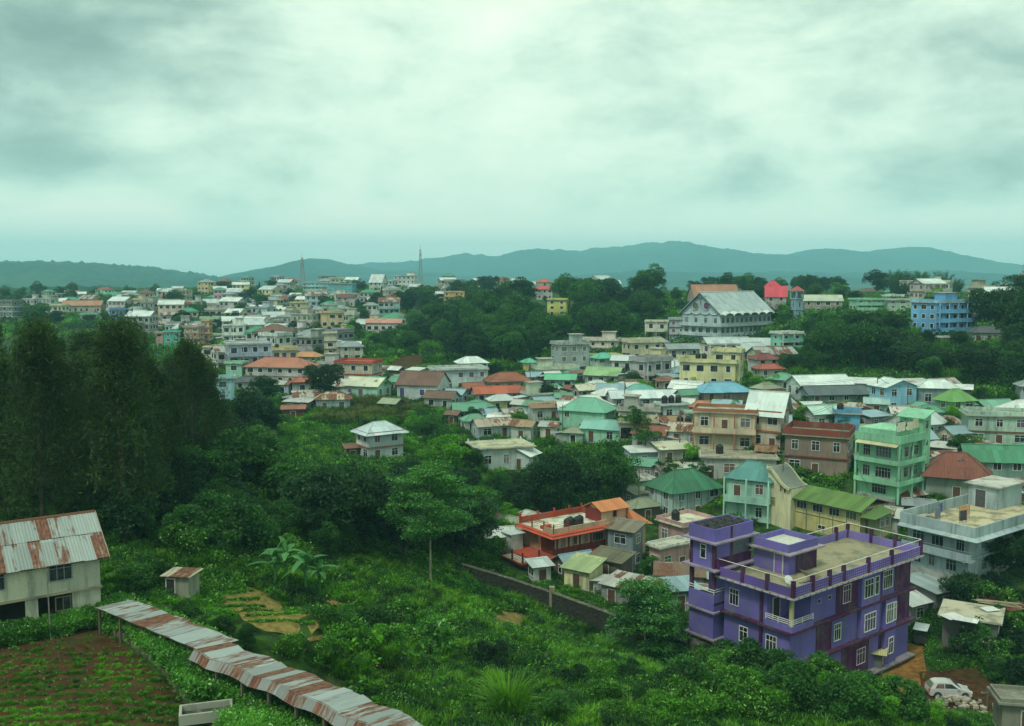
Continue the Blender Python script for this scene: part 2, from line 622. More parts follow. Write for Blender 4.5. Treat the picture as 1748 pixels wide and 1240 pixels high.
leafmat('leaf_pine', (.008, .024, .008), (.085, .165, .036))
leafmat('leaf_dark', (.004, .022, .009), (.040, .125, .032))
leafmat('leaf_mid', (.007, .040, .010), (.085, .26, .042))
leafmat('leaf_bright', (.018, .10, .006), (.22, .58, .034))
leafmat('leaf_layer', (.010, .058, .010), (.11, .38, .055), (.22, .50, .14))
leafmat('leaf_brush', (.004, .024, .003), (.13, .42, .024), (.26, .52, .13))
leafmat('leaf_grass', (.016, .070, .003), (.21, .52, .024))
leafmat('leaf_straw', (.05, .085, .018), (.22, .20, .06))
leafmat('leaf_vine', (.016, .090, .006), (.18, .52, .060), (.46, .68, .34))
leafmat('leaf_banana', (.040, .15, .040), (.13, .36, .11), (.40, .58, .42))

# ground: grass, weeds and bare earth
m, t, b = newmat('ground')
geo = t.nodes.new('ShaderNodeNewGeometry')
n1 = noise(t, geo.outputs['Position'], .05, 6, .6)
n2 = noise(t, geo.outputs['Position'], .8, 6, .65)
n3 = noise(t, geo.outputs['Position'], .017, 4, .5)
g1 = mixc(t, rng01(t, n2, .3, .7), (.008, .022, .006), (.040, .095, .016))
g2 = mixc(t, rng01(t, n2, .3, .7), (.05, .038, .018), (.13, .10, .05))
gg = mixc(t, mth(t, 'MULTIPLY', rng01(t, n1, .54, .66), .7), g1, g2)
gg = mixc(t, rng01(t, n3, .5, .6), gg, g1)
t.links.new(gg, b.inputs['Base Color'])
b.inputs['Roughness'].default_value = 1.0
b.inputs['Specular IOR Level'].default_value = .1
bump(t, b, n2, .8, .3)


def soilmat(name, a, bb, s=1.4):
    m, t, b = newmat(name)
    geo = t.nodes.new('ShaderNodeNewGeometry')
    n1 = noise(t, geo.outputs['Position'], s, 7, .68)
    n2 = noise(t, geo.outputs['Position'], .25, 3, .5)
    cc = mixc(t, rng01(t, n1, .3, .7), a, bb)
    cc = mixc(t, mth(t, 'MULTIPLY', rng01(t, n2, .5, .7), .5), cc, (.04, .06, .014))
    t.links.new(cc, b.inputs['Base Color'])
    b.inputs['Roughness'].default_value = 1.0
    b.inputs['Specular IOR Level'].default_value = .1
    bump(t, b, n1, .8, .1)


soilmat('soil_garden', (.028, .015, .007), (.085, .045, .018))
soilmat('soil_orange', (.11, .055, .016), (.30, .15, .04))
soilmat('soil_tan', (.09, .075, .02), (.24, .19, .06))


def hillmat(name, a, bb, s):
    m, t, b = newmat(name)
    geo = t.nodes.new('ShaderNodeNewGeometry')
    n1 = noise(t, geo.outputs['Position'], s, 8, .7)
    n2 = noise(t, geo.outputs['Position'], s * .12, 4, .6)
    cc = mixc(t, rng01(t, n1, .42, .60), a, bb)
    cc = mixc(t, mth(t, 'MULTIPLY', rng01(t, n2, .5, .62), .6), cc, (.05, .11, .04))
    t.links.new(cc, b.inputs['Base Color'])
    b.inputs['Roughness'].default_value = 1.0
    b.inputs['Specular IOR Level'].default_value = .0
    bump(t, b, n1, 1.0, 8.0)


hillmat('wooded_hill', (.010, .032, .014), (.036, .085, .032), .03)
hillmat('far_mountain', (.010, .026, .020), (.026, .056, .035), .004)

# ------------------------------------------------------------------ ground sheet


def axis(n, lo, hi, c, k):
    """node positions, dense round c"""
    a0, a1 = math.asinh((lo - c) / k), math.asinh((hi - c) / k)
    return c + k * np.sinh(np.linspace(a0, a1, n))


gx = axis(300, -8600, 8600, 0, 60)
gy = axis(330, -400, 8200, 95, 60)
XX, YY = np.meshgrid(gx, gy, indexing='ij')
ZZ = heights(XX, YY)
ni, nj = XX.shape
V = np.stack([XX, YY, ZZ], -1).reshape(-1, 3)
I = np.arange(ni * nj).reshape(ni, nj)
Q = np.stack([I[:-1, :-1], I[1:, :-1], I[1:, 1:], I[:-1, 1:]], -1).reshape(-1, 4)
tag(put('ground', np_mesh('ground', V, Q, MAT['ground'], True)), kind='structure', label='green sloping valley ground under the town')


def ridge(name, label, mat, pts, Y, depth, base, seed, amp, nx=220, ny=40, wob=1.0):
    """a range of hills: crest follows (x px, y px) control pixels at distance Y, falling away in front and behind"""
    r = np.random.RandomState(seed)
    px = np.array([p[0] for p in pts], float); py = np.array([p[1] for p in pts], float)
    xs = np.linspace(px[0], px[-1], nx)
    cr_y = np.interp(xs, px, py)
    wx = (xs - CX) / F * Y
    wz = CAMZ + (HOR - cr_y) / F * Y
    for k in range(1, 7):
        ph = r.rand() * 9
        wz += amp * r.uniform(.5, 1) / k ** 1.1 * np.sin(np.linspace(0, 1, nx) * 2 * math.pi * (2.5 * k ** 1.7) * wob + ph)
    tt = np.linspace(-1, 1, ny)
    prof = np.cos(tt * math.pi / 2) ** .9
    X = np.repeat(wx[:, None], ny, 1) + r.randn(nx, ny) * 0.0
    Yv = Y + tt[None] * depth + np.zeros((nx, 1))
    spur = sum(np.sin(wx[:, None] / (depth * .16 / k) + k * 2.1 + Yv / (depth * .5) * (1 - .3 * k)) * (.16 / k) for k in (1, 2, 3))
    Z = base + (np.maximum(wz - base, 1)[:, None]) * np.clip(prof[None] * (1 + spur * (1 - prof[None]) * 1.6), 0, 1)
    Z += r.randn(nx, ny) * amp * (.75 if mat == 'wooded_hill' else .22) * prof[None]
    Vv = np.stack([X, Yv, Z], -1).reshape(-1, 3)
    I = np.arange(nx * ny).reshape(nx, ny)
    Qq = np.stack([I[:-1, :-1], I[1:, :-1], I[1:, 1:], I[:-1, 1:]], -1).reshape(-1, 4)
    return tag(put(name, np_mesh(name, Vv, Qq, MAT[mat], True)), kind='structure', label=label)


ridge('wooded_hill', 'rounded forested hill beyond the town at left', 'wooded_hill',
      [(-420, 470), (-200, 462), (-40, 456), (20, 453), (60, 452), (85, 454), (110, 449), (150, 450), (190, 453), (230, 459), (262, 468), (290, 466), (330, 473), (380, 476), (440, 482), (520, 490), (640, 500)],
      3000, 900, 2, 3, 5, 420, 60, 2.2)
ridge('wooded_hill', 'low dark wooded rise in front of the left hill', 'wooded_hill',
      [(-300, 500), (0, 500), (60, 497), (100, 488), (140, 495), (200, 500), (240, 492), (300, 500), (420, 508), (560, 514)],
      1350, 300, 4, 8, 3, 300, 30, 2.2)
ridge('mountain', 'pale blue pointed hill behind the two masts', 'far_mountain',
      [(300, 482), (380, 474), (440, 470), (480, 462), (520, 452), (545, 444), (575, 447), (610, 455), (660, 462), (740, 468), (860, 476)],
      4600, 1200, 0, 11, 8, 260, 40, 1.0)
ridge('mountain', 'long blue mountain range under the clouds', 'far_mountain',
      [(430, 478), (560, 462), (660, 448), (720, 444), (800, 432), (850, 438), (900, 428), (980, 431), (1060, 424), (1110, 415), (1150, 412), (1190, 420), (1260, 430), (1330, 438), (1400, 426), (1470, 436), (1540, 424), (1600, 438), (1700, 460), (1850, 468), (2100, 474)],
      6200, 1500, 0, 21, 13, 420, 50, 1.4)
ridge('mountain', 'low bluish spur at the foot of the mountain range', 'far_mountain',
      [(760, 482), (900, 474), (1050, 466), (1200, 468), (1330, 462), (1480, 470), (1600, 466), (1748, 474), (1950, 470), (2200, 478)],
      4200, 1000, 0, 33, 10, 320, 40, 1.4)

# ------------------------------------------------------------------ air
mh = bpy.data.materials.new('haze')
mh.use_nodes = True
th = mh.node_tree
for n in list(th.nodes):
    th.nodes.remove(n)
pv = th.nodes.new('ShaderNodeVolumePrincipled')
pv.inputs['Color'].default_value = (.40, .86, 1.0, 1)
pv.inputs['Density'].default_value = 0.00020
pv.inputs['Anisotropy'].default_value = 0.0
ho = th.nodes.new('ShaderNodeOutputMaterial')
th.links.new(pv.outputs[0], ho.inputs['Volume'])
hz = MB().box(-8700, 8700, -450, 8300, -4, 310).build('haze', mh)
tag(hz, 'pale blue-green haze over the valley', kind='stuff')

# ------------------------------------------------------------------ plants


def unit(v):
    return v / np.maximum(np.linalg.norm(v, axis=-1, keepdims=True), 1e-6)


def leaf_arrays(C, A, L, W, r, tilt=.6):
    """rhombic leaves: centre C, long axis A (unit), lengths L, widths W"""
    n = len(C)
    rnd = unit(r.randn(n, 3) + np.array([0, 0, tilt]))
    B = unit(np.cross(A, rnd))
    L = np.broadcast_to(L, (n,))[:, None]; W = np.broadcast_to(W, (n,))[:, None]
    up = np.cross(B, A)
    v = np.stack([C - A * L * .5, C + B * W * .5 + up * L * .06, C + A * L * .5, C - B * W * .5 + up * L * .06], 1).reshape(-1, 3)
    return v


def leaves_mesh(name, V, mat):
    return np_mesh(name, V, np.arange(len(V)).reshape(-1, 4), MAT[mat])


def lobes_crown(r, lobes, per, size, up=.5, shell=.5, aspect=.5):
    out = []
    for (c, rad) in lobes:
        n = int(per * .9)
        d = unit(r.randn(n, 3))
        d[:, 2] = np.where(d[:, 2] < -.45, -d[:, 2], d[:, 2])
        rr = (shell + (1 - shell) * r.rand(n)) ** .6
        P = np.array(c) + d * rr[:, None] * np.array(rad)
        P += r.randn(n, 3) * np.array(rad) * .10
        A = unit(d * .8 + r.randn(n, 3) * .7 + np.array([0, 0, -.15]))
        s = size * r.uniform(.6, 1.35, n)
        out.append(leaf_arrays(P, A, s, s * aspect, r, up))
    return np.concatenate(out)


def limb_mesh(h, r0, forks, name, seed, lean=.3, pale='bark'):
    rr = random.Random(seed)
    m = MB()
    top = Vector((rr.uniform(-lean, lean), rr.uniform(-lean, lean), h))
    mid = Vector((top.x * .3 + rr.uniform(-.15, .15), top.y * .3, h * .5))
    m.tube([(0, 0, -.6), (0, 0, h * .08), mid, top], [r0 * 1.25, r0, r0 * .7, r0 * .35], 7)
    for (z0, dx, dy, dzz, rad) in forks:
        p0 = Vector((top.x * z0 / h, top.y * z0 / h, z0))
        p1 = p0 + Vector((dx * .55, dy * .55, dzz * .6)); p2 = p0 + Vector((dx, dy, dzz))
        m.tube([p0, p1, p2], [rad, rad * .7, rad * .3], 5)
    return m.mesh(name, MAT[pale], True)


PROTO = {}


def proto(kind, trunk, crown):
    PROTO.setdefault(kind, []).append((trunk, crown))


def make_broadleaf(kind, mat, seed, h, w, nl, per, size, trunk_frac=.28, flat=1.0):
    r = np.random.RandomState(seed)
    lobes = []
    cz = h * (trunk_frac + (1 - trunk_frac) * .48)
    hz_ = h * (1 - trunk_frac) * .5
    for k in range(nl):
        d = unit(r.randn(3))
        q = r.uniform(.35, 1.0)
        c = np.array([d[0] * w * .5 * q, d[1] * w * .5 * q, cz + d[2] * hz_ * q * .95])
        s = r.uniform(.13, .27) * w
        lobes.append((c, (s, s, s * r.uniform(.55, .85) * flat)))
    V = lobes_crown(r, lobes, per, size, .7)
    forks = []
    for k in range(7):
        a = r.rand() * 6.28
        z0 = h * r.uniform(trunk_frac * .7, .55)
        forks.append((z0, math.cos(a) * w * .33, math.sin(a) * w * .33, h * r.uniform(.18, .35), h * .011))
    proto(kind, limb_mesh(h * .82, h * .02, forks, 'trunk', seed), leaves_mesh('crown', V, mat))


def make_pine(kind, mat, seed, h, w, ntuft, per):
    """tall feathery grove tree: drooping needle sprays in uneven tiers on a bare stem"""
    r = np.random.RandomState(seed)
    out = []; forks = []
    for k in range(ntuft):
        z = h * (.2 + .8 * r.rand() ** .9)
        f = (z / h - .2) / .8
        rad = w * .5 * (1 - f ** 2.2 * .72) * r.uniform(.15, 1.0) ** .7
        a = r.rand() * 6.283
        c = np.array([math.cos(a) * rad, math.sin(a) * rad, z])
        s = r.uniform(.55, 1.15)
        P = c + r.randn(per, 3) * np.array([.55, .55, .75]) * s
        A = unit(r.randn(per, 3) * .45 + np.array([math.cos(a) * .5, math.sin(a) * .5, .45 if r.rand() < .75 else -.5]))
        out.append(leaf_arrays(P, A, r.uniform(.35, .8, per), r.uniform(.05, .11, per), r, .2))
        if k % 9 == 0:
            forks.append((max(z - rad * .5, h * .2), c[0] * .9, c[1] * .9, rad * .5, .05))
    proto(kind, limb_mesh(h * .97, h * .0125, forks, 'trunk', seed, .6), leaves_mesh('crown', np.concatenate(out), mat))


def make_layered(kind, mat, seed, h, w, tiers, per, size, bare=.42):
    """open tree with flat, tiered sprays"""
    r = np.random.RandomState(seed)
    out = []; forks = []
    for k in range(tiers):
        f = (k + r.rand() * .8) / tiers
        z = h * (bare + (1 - bare) * f)
        rmax = w * .5 * math.sin(math.pi * min(.95, .22 + .72 * f)) ** .8
        for q in range(r.randint(3, 6)):
            a = r.rand() * 6.283
            rad = rmax * r.uniform(.35, .95)
            c = np.array([math.cos(a) * rad, math.sin(a) * rad, z + r.uniform(-.3, .3)])
            s = r.uniform(.11, .2) * w
            n = per
            t = r.rand(n) * 6.283; rr = s * np.sqrt(r.rand(n))
            P = np.stack([c[0] + np.cos(t) * rr, c[1] + np.sin(t) * rr, c[2] + r.randn(n) * .12 - .12 * (rr / s) ** 2 * s], 1)
            A = unit(np.stack([np.cos(t), np.sin(t), r.randn(n) * .25 - .25], 1) + r.randn(n, 3) * .3)
            out.append(leaf_arrays(P, A, size * r.uniform(.6, 1.3, n), size * .42, r, 2.2))
            forks.append((z - .25 * rad, c[0], c[1], .25 * rad, .035 + .01 * r.rand()))
    proto(kind, limb_mesh(h * .96, h * .011, forks[::2], 'trunk', seed, .25, 'bark_pale'), leaves_mesh('crown', np.concatenate(out), mat))


def make_cone(kind, mat, seed, h, w, n):
    r = np.random.RandomState(seed)
    f = r.rand(n) ** .7
    z = h * (.08 + .92 * (1 - f))
    tier = .75 + .25 * np.sin(z * 5.0)
    a = r.rand(n) * 6.283
    rad = w * .5 * (f + .05) * tier * r.uniform(.55, 1.05, n)
    P = np.stack([np.cos(a) * rad, np.sin(a) * rad, z - rad * .25], 1)
    A = unit(np.stack([np.cos(a), np.sin(a), -.3 + 0 * a], 1) + r.randn(n, 3) * .35)
    proto(kind, limb_mesh(h * .95, h * .014, [], 'trunk', seed, .05), leaves_mesh('crown', leaf_arrays(P, A, .55 * r.uniform(.6, 1.3, n), .16, r, 1), mat))


def make_plume(kind, mat, seed, h, w, n):
    """bamboo: a sheaf of arching culms with narrow leaves"""
    r = np.random.RandomState(seed)
    out = []; m = MB()
    for k in range(n):
        a = r.rand() * 6.283; lean = r.uniform(.1, .5) * w; hh = h * r.uniform(.6, 1)
        P0 = np.array([math.cos(a), math.sin(a), 0]) * w * .08
        tt = np.linspace(.25, 1, 60)
        Pc = P0 + np.stack([np.cos(a) * lean * tt ** 2.4, np.sin(a) * lean * tt ** 2.4, hh * tt - .12 * hh * tt ** 4], 1)
        Pc = np.repeat(Pc, 3, 0) + r.randn(180, 3) * .28
        A = unit(r.randn(180, 3) * .6 + np.array([math.cos(a) * .5, math.sin(a) * .5, -.6]))
        out.append(leaf_arrays(Pc, A, r.uniform(.3, .7, 180), .09, r, .4))
        m.tube([P0 + np.array([0, 0, -.4]), (P0[0] + math.cos(a) * lean * .2, P0[1] + math.sin(a) * lean * .2, hh * .5), (P0[0] + math.cos(a) * lean * .8, P0[1] + math.sin(a) * lean * .8, hh * .85)], [.05, .04, .015], 5)
    proto(kind, m.mesh('trunk', MAT['bark']), leaves_mesh('crown', np.concatenate(out), mat))


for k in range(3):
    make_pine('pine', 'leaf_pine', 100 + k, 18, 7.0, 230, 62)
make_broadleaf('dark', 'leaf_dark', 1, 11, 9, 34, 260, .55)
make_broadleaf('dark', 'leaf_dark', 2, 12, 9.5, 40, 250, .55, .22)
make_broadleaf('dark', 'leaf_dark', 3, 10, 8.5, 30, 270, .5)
make_broadleaf('mid', 'leaf_mid', 4, 10, 8.5, 32, 250, .5)
make_broadleaf('mid', 'leaf_mid', 5, 9, 8, 28, 260, .5, .2)
make_broadleaf('mid', 'leaf_mid', 6, 11, 8, 36, 240, .5, .25)
make_broadleaf('bright', 'leaf_bright', 7, 6, 5.4, 24, 220, .34, .15)
make_broadleaf('bright', 'leaf_bright', 8, 5, 5.0, 20, 230, .34, .12)
make_broadleaf('bush', 'leaf_brush', 9, 3.0, 3.6, 20, 260, .24, .05)
make_broadleaf('bush', 'leaf_brush', 10, 2.6, 3.4, 18, 260, .22, .04)
make_broadleaf('bush', 'leaf_mid', 11, 3.4, 3.4, 22, 240, .26, .06)
make_broadleaf('roundbush', 'leaf_dark', 12, 3.4, 3.6, 26, 330, .22, .05)
make_layered('layered', 'leaf_layer', 13, 15, 10.5, 19, 260, .34, .44)
make_layered('layered', 'leaf_layer', 14, 9, 9.5, 17, 330, .34, .10)
make_cone('cone', 'leaf_dark', 15, 14, 6, 5200)
make_plume('bamboo', 'leaf_mid', 16, 11, 7, 34)
make_broadleaf('sparse', 'leaf_mid', 17, 7, 5.0, 14, 150, .34, .3)
make_broadleaf('papaya', 'leaf_vine', 18, 4.6, 3.6, 12, 70, .5, .2)


NUMW = ['', 'first', 'second', 'third', 'fourth', 'fifth', 'sixth', 'seventh', 'eighth', 'ninth', 'tenth', 'eleventh', 'twelfth', 'thirteenth', 'fourteenth', 'fifteenth', 'sixteenth', 'seventeenth', 'eighteenth', 'nineteenth', 'twentieth']
TENS = {2: 'twenty', 3: 'thirty', 4: 'forty', 5: 'fifty', 6: 'sixty', 7: 'seventy', 8: 'eighty', 9: 'ninety'}


def nth(n):
    if n <= 20: return NUMW[n]
    a, b_ = divmod(n, 10)
    return TENS[a] + '-' + NUMW[b_] if b_ else TENS[a][:-1] + 'ieth'


def number_labels(items, fmt):
    """items: [(object, key phrase)] - the same phrase gets its order from the left of the photograph"""
    by = {}
    for o, key in items:
        by.setdefault(key, []).append(o)
    for key, os_ in by.items():
        os_.sort(key=lambda o: o.location.x / max(o.location.y, 1))
        n = len(os_)
        for i, o in enumerate(os_):
            if n == 1: s = key
            elif i == 0: s = key + ', leftmost'
            elif i == n - 1: s = key + ', rightmost'
            else: s = key + ', %s from left' % nth(i + 1)
            o['label'] = s


rnd = random.Random(5)


def tree(kind, x, y, h, name=None, label=None, cat='tree', group=None, var=None, squash=1.0, z=None):
    tk, cr_ = PROTO[kind][var if var is not None else rnd.randrange(len(PROTO[kind]))]
    zz = float(hgt(x, y)) if z is None else z
    names = {'pine': 'pine_tree', 'dark': 'broadleaf_tree', 'mid': 'broadleaf_tree', 'bright': 'leafy_tree', 'bush': 'shrub', 'roundbush': 'shrub', 'layered': 'layered_tree', 'cone': 'conifer', 'bamboo': 'bamboo_clump', 'sparse': 'thin_tree', 'papaya': 'large_leaved_plant'}
    o = thing(name or names[kind], label, cat, (x, y, zz - .12), rnd.uniform(0, 6.28), group)
    base_h = {'pine': 18, 'dark': 11.5, 'mid': 10.3, 'bright': 5.8, 'bush': 3.1, 'roundbush': 3.6, 'layered': 15 if (var or 0) == 0 else 9, 'cone': 14, 'bamboo': 10.5, 'sparse': 7.2, 'papaya': 4.6}[kind]
    s = h / base_h
    put('trunk', tk, o); put('crown', cr_, o)
    o.scale = (s * squash, s * squash, s)
    return o


def inside(poly, x, y):
    c = np.zeros(np.shape(x), bool)
    n = len(poly)
    for i in range(n):
        x0, y0 = poly[i]; x1, y1 = poly[(i + 1) % n]
        if y0 == y1: continue
        k = ((y0 > y) != (y1 > y)) & (x < (x1 - x0) * (y - y0) / (y1 - y0) + x0)
        c ^= k
    return c


PROTECT = []
BARE = []


def hides(x, y, half_w, z0, z1, margin=0.0):
    """would something of this size stand in front of a building the photograph shows?"""
    a, t_ = project(x - half_w, y, z1); b_, bt = project(x + half_w, y, z0)
    for (p0, p1, e, f, Y) in PROTECT:
        if y < Y - 1 and b_ > p0 + margin and a < p1 - margin and t_ < f and bt > e:
            return True
    return False


def grove(poly, kinds, n, hrange, sep, seed, key, group, cat='tree', keep=None, ylim=(60, 880), name=None):
    """trees whose feet stand on the ground seen inside a picture polygon"""
    r = random.Random(seed)
    xs = [p[0] for p in poly]; ys = [p[1] for p in poly]
    got = []; tries = 0
    while len(got) < n and tries < n * 60:
        tries += 1
        px, py = r.uniform(min(xs), max(xs)), r.uniform(min(ys), max(ys))
        if not bool(inside(poly, np.array(px), np.array(py))): continue
        P = hit(px, py)
        if not ylim[0] < P.y < ylim[1]: continue
        if any((P.x - q.x) ** 2 + (P.y - q.y) ** 2 < sep * sep for q, _ in got): continue
        if any(bool(inside(pl, np.array(P.x), np.array(P.y))) for pl in BARE): continue
        if keep and not keep(P): continue
        k = r.choice(kinds)
        hh = r.uniform(*hrange)
        for _ in range(4):
            if not hides(P.x, P.y, hh * .36, P.z, P.z + hh): break
            hh *= .72
        else:
            continue
        if hh < hrange[0] * .4: continue
        o = tree(k, P.x, P.y, hh, name, group=group, cat=cat)
        got.append((P, o))
    number_labels([(o, key) for _, o in got], None)
    return got


# clumps of low growth that carpet the slopes (sources for the scattered stuff)
SRC = {}


def src(kind, me):
    o = bpy.data.objects.new('growth_source', me)
    SRC.setdefault(kind, []).append(o)


def clump_dome(seed, n, size, rad, hh, mat, kind, up=.8):
    r = np.random.RandomState(seed)
    d = unit(r.randn(n, 3)); d[:, 2] = np.abs(d[:, 2])
    P = d * (np.array([rad, rad, hh]) * (.5 + .5 * r.rand(n, 1)))
    A = unit(d + r.randn(n, 3) * .6)
    src(kind, leaves_mesh('clump', leaf_arrays(P, A, size * r.uniform(.6, 1.4, n), size * .55, r, up), mat))


def clump_grass(seed, n, hh, spread, wid, mat, kind):
    r = np.random.RandomState(seed)
    a = r.rand(n) * 6.283; b0 = r.rand(n) * spread * .45
    L = hh * r.uniform(.6, 1.15, n); lean = r.uniform(.15, .75, n)
    base = np.stack([np.cos(a) * b0, np.sin(a) * b0, 0 * a - .05], 1)
    o = np.stack([np.cos(a), np.sin(a), 0 * a], 1)
    t = np.stack([-np.sin(a), np.cos(a), 0 * a], 1) * (wid * .5)
    p1 = base + o * (L * lean * .35)[:, None] + np.array([0, 0, 1]) * (L * .6)[:, None]
    p2 = base + o * (L * lean * .95)[:, None] + np.array([0, 0, 1]) * (L * (1 - .45 * lean))[:, None]
    V = np.stack([base - t * .7, base + t * .7, p1 + t, p1 - t, p2 + t * .15, p2 - t * .15], 1).reshape(-1, 3)
    i = np.arange(n)[:, None] * 6
    Qd = np.concatenate([i + np.array([[0, 1, 2, 3]]), i + np.array([[3, 2, 4, 5]])], 0)
    src(kind, np_mesh('clump', V, Qd, MAT[mat]))


clump_dome(31, 150, .17, .75, .6, 'leaf_brush', 'brush')
clump_dome(32, 170, .15, .7, .8, 'leaf_mid', 'brush')
clump_dome(33, 130, .20, .8, .5, 'leaf_bright', 'brush')
clump_dome(34, 90, .30, .7, .55, 'leaf_brush', 'brush')
clump_grass(35, 90, .9, .7, .045, 'leaf_grass', 'brush')
clump_dome(36, 150, .15, .6, .9, 'leaf_dark', 'brush')
clump_grass(37, 110, .45, .9, .035, 'leaf_grass', 'turf')
clump_dome(38, 110, .10, .55, .22, 'leaf_bright', 'turf')
clump_dome(39, 90, .12, .5, .2, 'leaf_brush', 'turf')
clump_dome(40, 70, .20, .6, .32, 'leaf_vine', 'vine', 1.6)
clump_dome(41, 60, .24, .6, .25, 'leaf_vine', 'vine', 1.6)
clump_dome(42, 26, .13, .16, .16, 'leaf_bright', 'crop')
clump_dome(43, 22, .16, .17, .12, 'leaf_brush', 'crop')
clump_grass(44, 70, 1.3, .8, .05, 'leaf_straw', 'straw')
clump_grass(45, 60, 1.0, .8, .05, 'leaf_grass', 'straw')


def scatter(name, label, kinds, P, S, idx, seed, cat=None, tilt=.18):
    """one object of uncountable growth: instances of small clumps on points"""
    r = np.random.RandomState(seed)
    me = bpy.data.meshes.new(name)
    me.vertices.add(len(P)); me.vertices.foreach_set('co', np.asarray(P, np.float32).ravel())
    a = me.attributes.new('rot', 'FLOAT_VECTOR', 'POINT')
    R = np.stack([r.randn(len(P)) * tilt, r.randn(len(P)) * tilt, r.rand(len(P)) * 6.283], 1)
    a.data.foreach_set('vector', R.astype(np.float32).ravel())
    me.attributes.new('scl', 'FLOAT', 'POINT').data.foreach_set('value', np.asarray(S, np.float32))
    me.attributes.new('idx', 'INT', 'POINT').data.foreach_set('value', np.asarray(idx, np.int32))
    o = put(name, me)
    c = bpy.data.collections.new(name + '_sources')
    for k, s in enumerate(SRC[kinds]):
        if s.name not in c.objects: c.objects.link(s)
        s.name = 'growth_source_%03d' % k
    ng = bpy.data.node_groups.new(name, 'GeometryNodeTree')
    ng.interface.new_socket('Geometry', in_out='INPUT', socket_type='NodeSocketGeometry')
    ng.interface.new_socket('Geometry', in_out='OUTPUT', socket_type='NodeSocketGeometry')
    gi = ng.nodes.new('NodeGroupInput'); go = ng.nodes.new('NodeGroupOutput')
    ip = ng.nodes.new('GeometryNodeInstanceOnPoints')
    ci = ng.nodes.new('GeometryNodeCollectionInfo')
    ci.inputs['Collection'].default_value = c
    ci.inputs['Separate Children'].default_value = True
    ci.inputs['Reset Children'].default_value = True
    ip.inputs['Pick Instance'].default_value = True
    for nm, dt, sock in (('rot', 'FLOAT_VECTOR', 'Rotation'), ('scl', 'FLOAT', 'Scale'), ('idx', 'INT', 'Instance Index')):
        na = ng.nodes.new('GeometryNodeInputNamedAttribute')
        na.data_type = dt
        na.inputs['Name'].default_value = nm
        ng.links.new([s for s in na.outputs if s.enabled and s.name == 'Attribute'][0], ip.inputs[sock])
    ng.links.new(gi.outputs[0], ip.inputs['Points'])
    ng.links.new(ci.outputs[0], ip.inputs['Instance'])
    ng.links.new(ip.outputs[0], go.inputs[0])
    md = o.modifiers.new('growth', 'NODES')
    md.node_group = ng
    return tag(o, label, cat, kind='stuff')


def field_points(poly, n, box, seed, falloff=90.0, avoid=()):
    """ground points seen inside a picture polygon, thinning out with distance"""
    r = np.random.RandomState(seed)
    out = []
    got = 0
    while got < n:
        x = r.uniform(box[0], box[1], n * 3); y = r.uniform(box[2], box[3], n * 3)
        k = r.rand(n * 3) < np.minimum(1, (falloff / y) ** 1.2)
        x, y = x[k], y[k]
        z = hgt(x, y)
        px, py = project(x, y, z)
        ok = inside(poly, px, py)
        for pl in BARE:
            ok &= ~inside(pl, x, y)
        for (ax, ay, ar) in avoid:
            ok &= (x - ax) ** 2 + (y - ay) ** 2 > ar * ar
        q = np.stack([x, y, z], 1)[ok]
        out.append(q); got += len(q)
        if len(q) < 3: break
    return np.concatenate(out)[:n]

# ------------------------------------------------------------------ house kit
C_ = dict(
    cream=(.62, .58, .40), white=(.66, .70, .66), offwhite=(.56, .58, .50), mint=(.33, .62, .47), pale_green=(.45, .62, .45), green=(.14, .42, .24),
    pale_blue=(.40, .58, .66), blue=(.13, .33, .62), sky_blue=(.22, .50, .68), turquoise=(.10, .48, .52), yellow=(.66, .58, .22), pale_yellow=(.68, .66, .36),
    pink=(.60, .36, .34), peach=(.66, .46, .32), orange=(.66, .34, .12), red=(.46, .07, .04), maroon=(.16, .03, .03), grey=(.33, .35, .34), dark_grey=(.14, .15, .15),
    brown=(.16, .08, .045), purple=(.165, .13, .44), dark_purple=(.075, .010, .075), concrete=(.36, .36, .31), dirty=(.40, .40, .34))
ROOF = dict(tin=(.44, .51, .50, .14), rusty=(.38, .42, .40, .44), patchy=(.42, .45, .42, .36), red=(.26, .065, .042, .25), rust=(.22, .10, .06, .5), brown=(.15, .085, .06, .3),
            green=(.055, .25, .15, .06), pale_green=(.22, .48, .34, .06), moss=(.16, .28, .07, .05), blue=(.16, .36, .52, .06), grey=(.24, .28, .29, .12), dark=(.075, .085, .09, .05),
            white=(.58, .65, .62, .08), orange=(.58, .20, .07, .06), teal=(.10, .29, .27, .06), pink=(.46, .22, .17, .12), maroon=(.17, .045, .04, .1))


def clip_u(poly, u0, u1):
    """clip polygon of (u, v, P) to u0..u1"""
    for s, lim in ((1, u0), (-1, u1)):
        out = []
        for k in range(len(poly)):
            a, b_ = poly[k], poly[(k + 1) % len(poly)]
            ia, ib = s * (a[0] - lim) >= -1e-9, s * (b_[0] - lim) >= -1e-9
            if ia: out.append(a)
            if ia != ib:
                q = (lim - a[0]) / (b_[0] - a[0])
                out.append((lim, a[1] + (b_[1] - a[1]) * q, a[2].lerp(b_[2], q)))
        poly = out
        if len(poly) < 3: return []
    return poly


